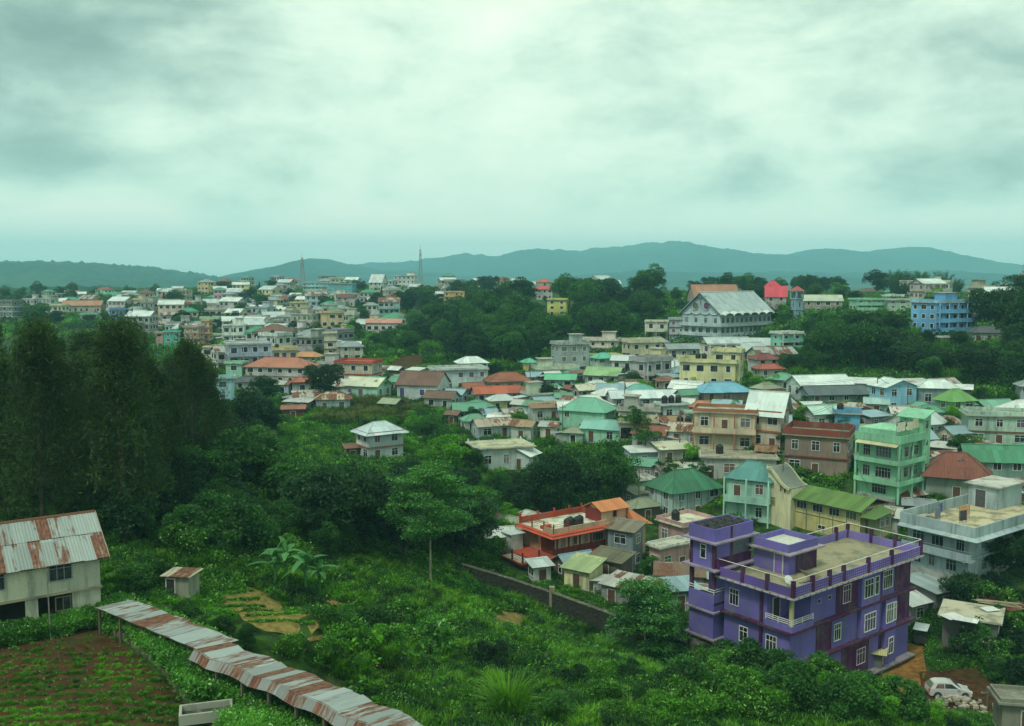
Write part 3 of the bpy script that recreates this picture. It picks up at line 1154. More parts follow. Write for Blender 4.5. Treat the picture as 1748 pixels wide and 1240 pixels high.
def slope_sheets(poly, width, rr, thick=.035, lift=.03):
    """a roof slope (first edge = eave) as separate sheets; yields MB objects"""
    p = [Vector(q) for q in poly]
    e = (p[1] - p[0]).normalized()
    n = e.cross(p[-1] - p[0]).normalized()
    s = n.cross(e)
    P = [((q - p[0]).dot(e), (q - p[0]).dot(s), q) for q in p]
    us = [q[0] for q in P]
    u = min(us)
    w = (max(us) - u) / max(1, round((max(us) - u) / width))
    k0 = rr.randrange(0, 400)
    i = 0
    while u < max(us) - .02:
        c = clip_u(P, u + .004, min(u + w, max(us)) - .004)
        if len(c) >= 3:
            dz_ = n * (rr.uniform(0, lift) + thick + (i % 2) * .012)
            dd = s * rr.uniform(-.05, .03)
            m = MB()
            m.slab([q[2] + dz_ + dd for q in c], thick, [(q[0] / w * .82 + k0 * .82, q[1]) for q in c])
            yield m
        u += w
        i += 1


def join(mbs):
    m = MB()
    for o in mbs:
        k = len(m.v)
        m.v += o.v; m.f += [tuple(i + k for i in f) for f in o.f]; m.uv += o.uv
    return m


WCACHE = {}


def window_meshes(w, h, style):
    key = (round(w, 1), round(h, 1), style)
    if key in WCACHE: return WCACHE[key]
    w, h = key[0], key[1]
    fr = MB(); t = .07
    a, b_ = -w / 2, w / 2
    fr.box(a - t, a, -.07, .10, -t, h + t).box(b_, b_ + t, -.07, .10, -t, h + t)
    fr.box(a, b_, -.075, .10, -t, 0).box(a, b_, -.075, .10, h, h + t)
    nm = max(1, round(w / .6)) if style == 'bars' else (1 if w > .7 else 0)
    for k in range(1, nm + 1):
        x = a + w * k / (nm + 1)
        fr.box(x - .025, x + .025, -.05, .05, 0, h)
    if h > 1.0: fr.box(a, b_, -.052, .05, h * .68, h * .68 + .05)
    if style == 'sill': fr.box(a - .18, b_ + .18, -.32, .0, h + t + .02, h + t + .09)
    pn = MB().box(a, b_, -.022, .04, 0, h)
    WCACHE[key] = (fr.mesh('window', MAT['plain']), pn.mesh('pane', MAT['glass']))
    return WCACHE[key]


def add_window(par, x, y, z, rz, w=1.1, h=1.25, fc=(.62, .64, .60), style='plain'):
    f, p = window_meshes(w, h, style)
    o = put('window', f, par, fc, (x, y, z), rz)
    put('pane', p, o)
    return o


def add_door(par, x, y, z, rz, w=.95, h=2.05, c=(.10, .05, .03)):
    key = ('door', w, h)
    if key not in WCACHE:
        m = MB().box(-w / 2, w / 2, -.05, .04, 0, h)
        m.box(-w / 2 + .1, w / 2 - .1, -.065, -.05, .15, h * .45).box(-w / 2 + .1, w / 2 - .1, -.065, -.05, h * .52, h - .12)
        fr = MB().box(-w / 2 - .09, -w / 2, -.08, .06, 0, h + .09).box(w / 2, w / 2 + .09, -.08, .06, 0, h + .09).box(-w / 2, w / 2, -.08, .06, h, h + .09)
        WCACHE[key] = (m.mesh('door', MAT['plain']), fr.mesh('door_frame', MAT['plain']))
    o = put('door', WCACHE[key][0], par, c, (x, y, z), rz)
    put('door_frame', WCACHE[key][1], o, (.55, .55, .5))
    return o


_tank = {}


def tank_meshes():
    if not _tank:
        p = [(.55, 0), (.58, .05)]
        for k in range(5):
            z = .08 + k * .22
            p += [(.58, z), (.60, z + .05), (.60, z + .11), (.58, z + .16)]
        p += [(.56, 1.2), (.42, 1.38), (.22, 1.46)]
        _tank['b'] = MB().lathe(p, 14).mesh('tank_body', MAT['plain'], True)
        _tank['l'] = MB().lathe([(.23, 1.44), (.24, 1.5), (.18, 1.54)], 12).mesh('lid', MAT['plain'])
    return _tank['b'], _tank['l']


TANKS = []


def water_tank(x, y, z, where, s=1.0, c=(.008, .009, .011)):
    a, l = tank_meshes()
    o = thing('water_tank', None, 'water tank', (x, y, z), rnd.uniform(0, 6), 'black plastic water tanks on roofs')
    put('tank_body', a, o, c); put('lid', l, o, c)
    o.scale = (s, s, s)
    TANKS.append((o, 'black ribbed water tank on ' + where))
    return o


HOUSES = []
SHEETW = .82


def roof_slopes(kind, w, d, h, rh, ov, ridge):
    """polygons (eave edge first, counter-clockwise from above) of each slope, and gable-end triangles"""
    X, Y = w / 2, d / 2
    S = []; gab = []
    if ridge == 'y':
        S0, g0 = roof_slopes(kind, d, w, h, rh, ov, 'x')
        rot = lambda q: (-q[1], q[0], q[2])
        return [[rot(q) for q in s] for s in S0], [[rot(q) for q in s] for s in g0]
    if kind == 'gable':
        k = rh / Y
        e = h - ov * k
        S = [[(-X - ov, -Y - ov, e), (X + ov, -Y - ov, e), (X + ov, 0, h + rh), (-X - ov, 0, h + rh)],
             [(X + ov, Y + ov, e), (-X - ov, Y + ov, e), (-X - ov, 0, h + rh), (X + ov, 0, h + rh)]]
        gab = [[(X, -Y, h), (X, Y, h), (X, 0, h + rh)], [(-X, Y, h), (-X, -Y, h), (-X, 0, h + rh)]]
    elif kind == 'hip':
        k = rh / Y
        e = h - ov * k
        r_ = max(X - Y * .85, .3)
        a, b_ = X + ov, Y + ov
        S = [[(-a, -b_, e), (a, -b_, e), (r_, 0, h + rh), (-r_, 0, h + rh)], [(a, b_, e), (-a, b_, e), (-r_, 0, h + rh), (r_, 0, h + rh)],
             [(a, -b_, e), (a, b_, e), (r_, 0, h + rh)], [(-a, b_, e), (-a, -b_, e), (-r_, 0, h + rh)]]
    elif kind == 'shed':
        S = [[(-X - ov, -Y - ov, h), (X + ov, -Y - ov, h), (X + ov, Y + ov, h + rh), (-X - ov, Y + ov, h + rh)]]
        gab = [[(X, -Y, h), (X, Y, h), (X, Y, h + rh)], [(-X, Y, h), (-X, -Y, h), (-X, -Y, h + .0)][:2] + [(-X, Y, h + rh)], ]
    return S, gab


def add_roof(par, kind, w, d, h, rh, ov, color, sheets, ridge='x', seed=0, name='roof', loc=None):
    rr = random.Random(seed)
    S, gab = roof_slopes(kind, w, d, h, rh, ov, ridge)
    if sheets:
        frame = MB()
        for s in S:
            frame.slab(s, .05)
        ro = frame.build(name, MAT['plain'], par, (.10, .09, .07), loc)
        for s in S:
            for m in slope_sheets(s, SHEETW, rr):
                k = rr.uniform(.86, 1.1)
                m.build('roof_sheet', MAT['tin'], ro, tuple(c * k for c in color[:3]) + (min(.85, max(0, color[3] * rr.uniform(.55, 1.5))),))
    else:
        m = join([q for s in S for q in slope_sheets(s, SHEETW * 2, rr, .05, .012)])
        ro = m.build(name, MAT['tin'], par, color, loc)
    if kind in ('gable', 'hip'):
        rd = MB()
        X, Y = (w / 2, d / 2) if ridge == 'x' else (d / 2, w / 2)
        L = X + ov if kind == 'gable' else max(X - Y * .85, .3)
        z = h + rh + .06
        pts = [(-L, 0, z), (L, 0, z)]
        if ridge == 'y': pts = [(-q[1], q[0], q[2]) for q in pts]
        rd.tube(pts, .11, 6)
        if kind == 'hip':
            b_ = Y + ov; a = X + ov; e = h - ov * rh / Y + .06
            for sx in (-1, 1):
                for sy in (-1, 1):
                    q = [(sx * a, sy * b_, e), (sx * L, 0, z)]
                    if ridge == 'y': q = [(-g[1], g[0], g[2]) for g in q]
                    rd.tube(q, .09, 5)
        rd.build('ridge_cap', MAT['tin'], ro, tuple(c * .8 for c in color[:3]) + (color[3],))
    return gab, ro


def visible_faces(rot):
    """(side, rz) of the two walls turned to the camera"""
    return [('f', 0.0), ('l', -math.pi / 2) if rot > 0 else ('r', math.pi / 2)]


def building(label, loc, rot, w, d, h, storeys=1, roof='gable', rh=None, wc='cream', rc='tin', trim=None, cat='house', name='house', ridge='x', ov=.45,
             balc=(), band=None, parapet=.8, tanks=0, head=False, near=None, frames=(.62, .64, .60), weather=.3, group=None, posts=False, win_w=1.15, seed=None,
             base_drop=2.0, awn=None, wgap=2.7, door=True, roof_floor=None, win_style='plain', where=None, timber=None, annex=False):
    """a house: local -y is its front. Returns the Empty."""
    seed = seed if seed is not None else rnd.randrange(10 ** 6)
    rr = random.Random(seed)
    o = thing(name, label, cat, loc, math.radians(rot), group)
    wcol = C_[wc] if isinstance(wc, str) else wc
    tcol = C_[trim] if isinstance(trim, str) else (trim or tuple(min(.75, c * 1.15) for c in wcol))
    rcol = ROOF[rc] if isinstance(rc, str) else (rc[0] * .93, rc[1] * .95, rc[2] * .95, min(.6, rc[3] + .05))
    near = (loc[1] < 200) if near is None else near
    sheets = loc[1] < 150
    X, Y = w / 2, d / 2
    wall = MB().box(-X, X, -Y, Y, -.25, h)
    rh = rh if rh is not None else min(w, d) * .24
    ro = None
    if roof == 'flat':
        sl = MB().box(-X - ov, X + ov, -Y - ov, Y + ov, h, h + .18)
        ro = sl.build('roof', MAT['concrete'], o, roof_floor or C_['concrete'])
        if parapet > 0:
            pp = MB()
            a, b_, t = X + ov * .6, Y + ov * .6, .14
            z0, z1 = h + .18, h + .18 + parapet
            pp.box(-a, a, -b_, -b_ + t, z0, z1).box(-a, a, b_ - t, b_, z0, z1).box(-a, -a + t, -b_ + t, b_ - t, z0, z1).box(a - t, a, -b_ + t, b_ - t, z0, z1)
            pp.build('parapet', MAT['paint'], ro, (tcol if trim else wcol) + (weather + .15,))
        if posts:
            for px_ in np.linspace(-X, X, max(3, int(w / 3))):
                for py_ in (-Y - .1, Y):
                    MB().box(px_ - .1, px_ + .1, py_ - .1, py_ + .1, h + .19, h + parapet + rr.uniform(.3, .7)).build('roof_post', MAT['paint'], ro, tcol + (.4,))
        if head:
            hw, hd, hh = w * .34, d * .42, 2.3
            hx, hy = rr.choice((-1, 1)) * w * .24, d * .2
            hb = MB().box(hx - hw / 2, hx + hw / 2, hy - hd / 2, hy + hd / 2, h + .18, h + .18 + hh).build('stair_head', MAT['paint'], o, wcol + (weather,))
            MB().box(hx - hw / 2 - .35, hx + hw / 2 + .35, hy - hd / 2 - .35, hy + hd / 2 + .35, h + .18 + hh, h + .34 + hh).build('stair_head_roof', MAT['concrete'], hb, C_['concrete'])
    else:
        gab, ro = add_roof(o, roof, w, d, h, rh, ov, rcol, sheets, ridge, seed)
        for g in gab:
            if len(g) == 3: wall.slab(g, .12)
        if roof == 'shed': wall.box(-X + .01, X - .01, Y - .15, Y - .005, h, h + rh)
    wall.build('wall', MAT['paint'], o, wcol + (weather,))
    MB().box(-X - .08, X + .08, -Y - .08, Y + .08, -base_drop, .12).build('plinth', MAT['concrete'], o, C_['grey'])
    sh = h / storeys
    bcol = C_[band] if isinstance(band, str) else band
    faces = visible_faces(rot)
    if bcol:
        for k in range(1, storeys + (1 if roof != 'flat' else 0)):
            z = sh * k
            MB().box(-X - .22, X + .22, -Y - .22, Y + .22, z - .16, z + .06).build('floor_band', MAT['paint'], o, bcol + (weather,))
    if timber:
        tm = MB(); tcl = C_[timber]
        for s, rz in faces:
            L = w if s == 'f' else d
            n = max(2, round(L / 1.3))
            for i in range(n + 1):
                q = -L / 2 + L * i / n
                for k in range(1):
                    if s == 'f': tm.box(q - .06, q + .06, -Y - .03, -Y, 0, h)
                    else:
                        xs = -X if s == 'l' else X
                        tm.box(min(xs, xs + (.03 if xs > 0 else -.03)), max(xs, xs + (.03 if xs > 0 else -.03)), q - .06, q + .06, 0, h)
        tm.build('timber_frame', MAT['plain'], o, tcl)
    gl = MB(); frm = MB()
    wh = min(1.35, sh * .46)
    for s, rz in faces:
        L = w if s == 'f' else d
        n = max(1, int(round((L - .6) / wgap)))
        for k in range(storeys):
            z = sh * k + sh * .33
            isb = (s in balc) and k > 0
            dk = rr.randrange(n) if (door and k == 0 and s == 'f') or isb else -1
            for i in range(n):
                if rr.random() < .08: continue
                q = -L / 2 + L * (i + .5) / n
                if s == 'f': x, y = q, -Y
                elif s == 'l': x, y = -X, -q
                else: x, y = X, q
                ww = win_w * rr.choice((.8, 1, 1, 1.35)) if L / n > 1.9 else min(win_w, L / n * .6)
                if near:
                    if i == dk: add_door(o, x, y, sh * k + .08, rz, .95, min(2.05, sh * .75))
                    else: add_window(o, x, y, z, rz, ww, wh, frames, win_style)
                else:
                    hh = wh if i != dk else sh * .72
                    zz = z if i != dk else sh * k + .05
                    if s == 'f':
                        gl.box(x - ww / 2, x + ww / 2, y - .03, y + .05, zz, zz + hh); frm.box(x - ww / 2 - .12, x + ww / 2 + .12, y - .02, y + .04, zz - .12, zz + hh + .12)
                    else:
                        gl.box(x - .03, x + .03, y - ww / 2, y + ww / 2, zz, zz + hh); frm.box(x - .02, x + .02, y - ww / 2 - .12, y + ww / 2 + .12, zz - .12, zz + hh + .12)
            if near and awn and k == storeys - 1 and s == 'f':
                pass
    if not near and gl.v:
        tag(gl.build('window_glazing', MAT['glass'], o), kind='stuff')
        tag(frm.build('window_frames', MAT['plain'], o, frames), kind='stuff')
    # balconies
    for s in balc:
        L = (w if s == 'f' else d)
        dp = 1.2
        for k in range(1, storeys):
            z = sh * k
            if s == 'f': bx = (-X - .1, X + .1, -Y - dp, -Y)
            elif s == 'l': bx = (-X - dp, -X, -Y - (dp if 'f' in balc else 0), Y)
            else: bx = (X, X + dp, -Y - (dp if 'f' in balc else 0), Y)
            bo = MB().box(*bx, z - .17, z + .0).build('balcony', MAT['paint'], o, tcol + (weather,))
            r_ = MB()
            if s == 'f': r_.box(bx[0], bx[1], bx[2], bx[2] + .1, z, z + .85)
            elif s == 'l': r_.box(bx[0], bx[0] + .1, bx[2], bx[3], z, z + .85)
            else: r_.box(bx[1] - .1, bx[1], bx[2], bx[3], z, z + .85)
            r_.build('balcony_wall', MAT['paint'], bo, wcol + (weather,))
        if near or storeys > 1:
            n = max(2, int(L / 3.2))
            for i in range(n + 1):
                q = -L / 2 + L * i / n
                cxm = (q, -Y - dp + .12) if s == 'f' else ((-X - dp + .12, q) if s == 'l' else (X + dp - .12, q))
                MB().box(cxm[0] - .1, cxm[0] + .1, cxm[1] - .1, cxm[1] + .1, -.5, h).build('column', MAT['paint'], o, tcol + (weather,))
    if annex:
        aw_, ad_, ah_ = w * rr.uniform(.28, .45), d * rr.uniform(.4, .7), min(2.6, sh) * rr.uniform(.8, 1)
        sx_ = rr.choice((-1, 1))
        ax0 = X if sx_ > 0 else -X - aw_
        ay0 = -Y + rr.uniform(0, d - ad_)
        an = MB().box(ax0 + (0 if sx_ > 0 else .002), ax0 + aw_ - (0 if sx_ < 0 else .002), ay0, ay0 + ad_, -base_drop, ah_)
        ac = rr.choice(((.40, .42, .38), (.26, .26, .24), (.46, .42, .30), wcol))
        ao = an.build('annexe', MAT['paint'], o, tuple(ac) + (.6,))
        dr = .35
        hi, lo = (ah_ + dr, ah_ + .05) if sx_ > 0 else (ah_ + .05, ah_ + dr)
        an = MB().slab([(ax0 - (.0 if sx_ > 0 else .3), ay0 - .3, hi), (ax0 + aw_ + (.3 if sx_ > 0 else .0), ay0 - .3, lo), (ax0 + aw_ + (.3 if sx_ > 0 else .0), ay0 + ad_ + .3, lo), (ax0 - (.0 if sx_ > 0 else .3), ay0 + ad_ + .3, hi)], .05, [(0, 0), (0, aw_), (ad_, aw_), (ad_, 0)])
        an.build('annexe_roof', MAT['tin'], ao, rr.choice((ROOF['rusty'], ROOF['tin'], ROOF['patchy'], ROOF['brown'], ROOF['grey'])))
    M4 = Matrix.Translation(loc) @ Matrix.Rotation(math.radians(rot), 4, 'Z')
    if tanks:
        tz = h + (.18 if roof == 'flat' else rh * .55)
        for k in range(tanks):
            q = M4 @ Vector((X * (-.5 + k * min(.7, 1.4 / max(w * .5, 1)) * 1.0), d * .12, tz))
            water_tank(q.x, q.y, q.z, 'the roof of ' + (where or 'a house'), 1.0)
    o['h_top'] = h
    return o


def px_house(label, px0, px1, pe, pb, rot=20, asp=.75, **kw):
    """house fitted to its outline in the photograph: left/right edges, eave line and foot line"""
    ov = kw.get('ov', .45)
    rt = abs(math.radians(rot))
    P = hit((px0 + px1) / 2, pb)
    Yd = P.y
    for _ in range(3):
        wp = (px1 - px0) / F * Yd - 2 * ov * .9
        w = max(2.2, wp / (math.cos(rt) + asp * math.sin(rt)))
        d = w * asp
        ext = (w * math.sin(rt) + d * math.cos(rt)) / 2
        Yd = P.y + ext * .6
    h = max(1.9, (pb - pe) / F * P.y * 1.02)
    cy_ = P.y + ext
    x = ((px0 + px1) / 2 - CX) / F * (cy_ * CP + (CAMZ - P.z) * SP)
    z = min(P.z, float(hgt(x, cy_)) + .6)
    if 'storeys' not in kw: kw['storeys'] = max(1, round(h / 3.0))
    kw.setdefault('base_drop', 3.0)
    if 'name' not in kw:
        head_ = re.split(r' (?:with|at|in|on|of|behind|beside|below|under|left|right|between|attached|directly|carrying|standing|touching|half|strewn|before|above|cut|over|beside|joined|peeping|rising) ', label)[0].split()
        for k_ in ('outhouse', 'lean-to', 'cottage', 'bungalow', 'shack', 'shed', 'hut', 'flats', 'block', 'villa', 'tower', 'wing', 'hall'):
            if k_ in head_:
                kw['name'] = {'lean-to': 'lean_to', 'flats': 'apartment_block', 'block': 'apartment_block', 'tower': 'stair_tower_house', 'wing': 'house_wing'}.get(k_, k_)
                kw.setdefault('cat', {'lean-to': 'lean-to', 'flats': 'building', 'block': 'building', 'tower': 'tower', 'wing': 'house'}.get(k_, k_))
                break
    o = building(label, Vector((x, cy_, P.z)), rot, w, d, h, **kw)
    HOUSES.append((x, cy_, max(w, d) * .62))
    PROTECT.append((px0 + 3, px1 - 3, pe - 4, pe + (pb - pe) * .6, P.y))
    return o

# ------------------------------------------------------------------ the purple block
PU, DP, MR = C_['purple'], C_['dark_purple'], (.075, .012, .06)


def bx(par, name, mat, color, *b6):
    return MB().box(*b6).build(name, MAT[mat], par, color)


def rail(par, pts, z0, z1, color, r=.03, bars=2, posts=True, name='railing'):
    m = MB()
    for k in range(bars):
        z = z0 + (z1 - z0) * (k + 1) / bars
        for a, b_ in zip(pts, pts[1:]):
            m.tube([(a[0], a[1], z), (b_[0], b_[1], z)], r, 5)
    if posts:
        for a in pts:
            m.tube([(a[0], a[1], z0), (a[0], a[1], z1)], r, 5)
    return m.build(name, MAT['plain'], par, color)


def purple_block():
    A = at_z(1350, 1015, 11.0)
    o = thing('purple_apartment_block', 'purple three-storey block with dark plum panels and railed flat roof', 'building', (A.x, A.y, 0), math.radians(38.2))
    L, D, H = 20.6, 7.6, 10.8
    fw = (.62, .64, .60)
    wall = MB().box(0.15, L, 0, D, -.3, H)
    # recessed corner balcony on the top floor: cut by building the body in pieces
    wall = MB()
    wall.box(0, L, 0, D, -1.5, 7.4)
    wall.box(3.1, L, 0, D, 7.4, H).box(0, 3.1, 2.6, D, 7.4, H)
    wall.build('wall', MAT['paint'], o, PU + (.42,))
    # floor bands and slabs
    for z in (4.15, 7.45):
        bx(o, 'floor_band', 'paint', MR + (.3,), -.5, L + .5, -.55, D + .15, z - .14, z + .08)
    ro = bx(o, 'roof', 'concrete', (.26, .23, .13), -.95, L + .9, -1.0, D + .5, H, H + .2)
    # pale blocks along the slab edge
    m = MB()
    for k in range(26):
        x = -.9 + k * .86
        m.box(x, x + .6, -1.03, -1.0, H + .03, H + .17)
    for k in range(10):
        y = -.9 + k * .86
        m.box(-.98, -.95, y, y + .6, H + .03, H + .17)
    m.build('edge_blocks', MAT['plain'], ro, (.42, .38, .62))
    # plum panels on the long face
    for x0, x1, z0, z1 in ((7.2, 10.9, 7.6, H), (14.4, 15.3, 7.6, H), (17.6, L, 7.6, H), (4.1, 6.6, 4.3, 7.25), (13.4, 14.6, 4.3, 7.25), (18.2, L, 4.3, 7.25), (8.4, 13.2, .6, 4.0), (15.0, 17.2, .6, 4.0)):
        bx(o, 'plum_panel', 'paint', DP + (.3,), x0, x1, -.045, 0, z0, z1)
    # buttress-like bays
    bx(o, 'bay', 'paint', PU + (.42,), 11.0, 14.3, -.42, -.001, 4.3, H - .02)
    bx(o, 'bay', 'paint', PU + (.42,), 15.4, 17.5, -.42, -.001, .3, 7.25)
    for x, z, w, h in ((9.0, 8.35, 1.2, 1.7), (12.2, 8.3, 1.5, 1.75), (16.3, 8.3, 1.6, 1.8)):
        add_window(o, x, -.42 if 11 < x < 14.3 else 0, z, 0, w, h, fw, 'bars')
    add_window(o, 13.6, -.42, 8.3, 0, .6, 1.75, fw)
    for x, z, w, h in ((7.6, 4.9, 1.0, 1.6), (12.6, 4.85, 1.9, 1.7), (16.2, 4.85, 1.2, 1.9), (17.15, 4.9, .4, 1.8)):
        add_window(o, x, -.42 if x > 11 else 0, z, 0, w, h, fw, 'bars')
    for x, z, w, h in ((11.8, 1.5, 1.4, 1.5), (16.6, 1.5, .8, 1.6), (3.4, 1.4, 1.0, 1.5)):
        add_window(o, x, -.42 if x > 15 else 0, z, 0, w, h, fw, 'bars')
    for x in (4.4, 6.1):
        add_window(o, x, 0, 9.3, 0, .5, .35, (.3, .25, .5))
    add_window(o, 0, 6.4, 8.3, -math.pi / 2, 1.0, 1.5, (.5, .45, .6), 'bars')
    add_window(o, 0, 2.0, 4.9, -math.pi / 2, 1.1, 1.6, fw, 'bars')
    add_window(o, 0, 5.2, 5.0, -math.pi / 2, .9, 1.4, fw)
    # corner balcony
    b_ = bx(o, 'balcony', 'paint', PU + (.42,), -.35, 3.0, -.45, 2.55, 7.53, 7.62)
    bx(b_, 'balcony_wall', 'paint', PU + (.42,), -.35, 3.0, -.45, -.33, 7.62, 8.1)
    bx(b_, 'balcony_wall', 'paint', PU + (.42,), -.35, -.23, -.33, 2.55, 7.62, 8.1)
    rail(b_, [(3.0, -.39), (1.3, -.39), (-.29, -.39), (-.29, 1.1), (-.29, 2.5)], 8.1, 8.65, fw, .035, 3)
    bx(o, 'column', 'paint', (.52, .46, .22, .2), -.3, .0, -.4, -.1, 7.6, H)
    bx(o, 'column', 'paint', DP, -.25, -.02, 3.0, 3.25, 4.3, H)
    add_door(o, 1.4, 2.6, 7.62, 0, .95, 2.1, (.05, .03, .03))
    # ground-level ledge
    bx(o, 'ledge', 'concrete', (.2, .17, .2), -.9, L + .2, -.9, 0, .3, .45)
    bx(o, 'plinth', 'stone', (.16, .15, .13), -.6, L + .1, -.5, D + .1, -3.0, .29)
    # lattice parapet between posts and a white pipe rail carried above it
    pz = H + .2
    xs = [-.7, 2.2, 4.9, 7.2, 11.4, 15.6, L + .6]
    for k, x in enumerate(xs):
        bx(ro, 'roof_post', 'paint', DP + (.1,), x - .16, x + .16, -.9, -.58, pz, pz + 1.55)
    ys = [2.1, 4.9, D + .2]
    for y in ys:
        bx(ro, 'roof_post', 'paint', DP + (.1,), -.86, -.54, y - .16, y + .16, pz, pz + 1.55)
        bx(ro, 'roof_post', 'paint', DP + (.1,), L + .44, L + .76, y - .16, y + .16, pz, pz + 1.55)
    for a, c in zip(xs, xs[1:]):
        pb = bx(ro, 'parapet', 'paint', (.13, .08, .33, .1), a + .16, c - .16, -.78, -.70, pz, pz + .86)
        m = MB()
        n = max(2, int((c - a) / .36))
        for i in range(n):
            for j in range(3):
                x, z = a + .2 + (c - a - .4) * (i + .5) / n, pz + .16 + j * .26
                m.slab([(x - .15, -.795, z), (x, -.795, z - .11), (x + .15, -.795, z), (x, -.795, z + .11)], .012)
        m.build('lattice', MAT['paint'], pb, (.30, .22, .60, .05))
        bx(pb, 'coping', 'paint', (.26, .2, .5, .1), a + .16, c - .16, -.82, -.66, pz + .86, pz + .93)
    for a, c in zip([-.58] + ys, ys):
        bx(ro, 'parapet', 'paint', (.13, .08, .33, .1), -.74, -.66, a + .16, c - .16, pz, pz + .86)
        bx(ro, 'parapet', 'paint', (.24, .18, .52, .1), L + .56, L + .64, a + .16, c - .16, pz, pz + .86)
    bx(ro, 'parapet', 'paint', (.24, .18, .52, .1), 9.4, L + .5, D + .16, D + .26, pz, pz + .9)
    for x in (9.4, 14.6, 19.0):
        bx(ro, 'roof_post', 'paint', DP + (.1,), x - .16, x + .16, D + .05, D + .37, pz, pz + 1.5)
    rail(ro, [(-.7, D + .2), (-.7, -.74), (L + .6, -.74), (L + .6, D + .2), (9.4, D + .2), (4.0, D + .2)], pz + 1.0, pz + 1.62, (.66, .68, .64), .035, 1, False, 'pipe_rail')
    # stair house on the roof with pale tray roof
    s = bx(o, 'stair_head', 'paint', PU + (.42,), 4.4, 9.0, 3.5, D, pz, pz + 2.1)
    bx(s, 'plum_panel', 'paint', DP + (.3,), 5.6, 9.01, 3.46, 3.499, pz, pz + 2.05)
    bx(s, 'stair_head_roof', 'concrete', (.30, .25, .30), 3.8, 9.6, 2.9, D + .5, pz + 2.1, pz + 2.25)
    q = MB().box(4.3, 9.1, 3.4, 3.52, pz + 2.25, pz + 3.05).box(4.3, 9.1, D - .12, D, pz + 2.25, pz + 3.05).box(4.3, 4.42, 3.52, D - .12, pz + 2.25, pz + 3.05).box(8.98, 9.1, 3.52, D - .12, pz + 2.25, pz + 3.05)
    q.build('stair_head_parapet', MAT['paint'], s, PU + (.42,))
    bx(s, 'tray_floor', 'plain', (.50, .52, .44), 4.43, 8.97, 3.53, D - .13, pz + 2.26, pz + 2.5)
    add_door(o, 4.4, 4.6, pz, -math.pi / 2, .9, 1.9, (.2, .13, .42))
    # the narrower stair tower at the rear left
    T = empty('stair_tower', (0, 0, 0)); T.parent = o
    tx0, tx1, ty0, ty1 = -1.0, 4.6, D + .5, D + 3.6
    ts = [(4.4, 7.2), (11.5, 14.1)]
    for z0, z1 in ts:
        bx(T, 'tower_wall', 'paint', PU + (.42,), tx0, tx1, ty0, ty1, z0, z1)
    bx(T, 'tower_wall', 'paint', PU + (.42,), tx0 + 2.9, tx1, ty0, ty1, 7.2, 11.5)
    bx(T, 'tower_base', 'stone', (.16, .15, .13), tx0 - .1, tx1 + .1, ty0 - .1, ty1 + .1, -3, 4.4)
    for z, e in ((4.4, .35), (7.15, .35), (11.4, .6), (14.1, .6)):
        bx(T, 'tower_slab', 'concrete', (.26, .2, .3), tx0 - e, tx1 + e, ty0 - e, ty1 + e, z, z + .16)
    for x, y in ((tx0, ty0), (tx0 + 2.4, ty0), (tx0, ty1 - .3), (tx1 - .35, ty0)):
        bx(T, 'tower_column', 'paint', DP + (.3,), x - .04, x + .3, y - .05, y + .29, 7.31, 11.4)
        bx(T, 'tower_column', 'paint', DP + (.3,), x - .05, x + .29, y - .06, y + .28, 11.56, 14.1)
    q = MB().box(tx0 - .1, tx1 + .1, ty0 - .12, ty0, 7.32, 9.0).box(tx0 - .12, tx0, ty0, ty1, 7.32, 9.0)
    q.build('tower_balcony_wall', MAT['paint'], T, PU + (.42,))
    bx(T, 'plum_band', 'paint', DP, tx0 - .13, tx1 + .12, ty0 - .14, ty0 - .121, 7.9, 8.15)
    rail(T, [(tx1, ty0 - .06), (tx0 + 2.4, ty0 - .06), (tx0 - .06, ty0 - .06), (tx0 - .06, ty1)], 9.0, 9.45, fw, .04, 2)
    # top floor of the tower: solid corner, open grille beside it
    bx(T, 'plum_panel', 'paint', DP, tx0 + .3, tx1 - .3, ty0 - .04, ty0 - .001, 11.57, 12.5)
    g = MB()
    for k in range(6):
        g.box(tx0 + 2.75, tx1 - .4, ty0 - .05, ty0 - .01, 12.6 + k * .22, 12.66 + k * .22)
    for k in range(8):
        x = tx0 + 2.8 + k * .3
        g.box(x, x + .05, ty0 - .045, ty0 - .005, 12.55, 13.95)
    gp = bx(T, 'grille_opening', 'glass', (.1, .1, .1), tx0 + 2.7, tx1 - .35, ty0 - .02, ty0 - .004, 12.52, 14.05)
    g.build('grille', MAT['plain'], T, (.16, .10, .20))
    add_window(T, tx0, ty0 + 1.4, 12.4, -math.pi / 2, .55, 1.3, fw)
    pz2 = 14.26
    q = MB().box(tx0 - .1, tx1 + .1, ty0 - .12, ty0, pz2, pz2 + 1.25).box(tx0 - .1, tx1 + .1, ty1, ty1 + .12, pz2, pz2 + 1.25).box(tx0 - .12, tx0, ty0, ty1, pz2, pz2 + 1.25).box(tx1, tx1 + .12, ty0, ty1, pz2, pz2 + 1.25)
    q.build('tower_parapet', MAT['paint'], T, PU + (.42,))
    bx(T, 'plum_strip', 'paint', DP, tx0 + 2.2, tx0 + 2.5, ty0 - .15, ty0 - .121, pz2, pz2 + 1.25)
    # link between tower and block
    bx(o, 'link', 'paint', MR + (.3,), .8, 3.6, D, D + .5, 3.0, H - .4)
    M4 = Matrix.Translation((A.x, A.y, 0)) @ Matrix.Rotation(math.radians(38.2), 4, 'Z')
    for k in range(4):
        for j in range(2):
            p = M4 @ Vector((tx0 + .75 + k * 1.25, ty0 + .75 + j * 1.4, pz2))
            water_tank(p.x, p.y, p.z, 'the purple tower', 1.0)
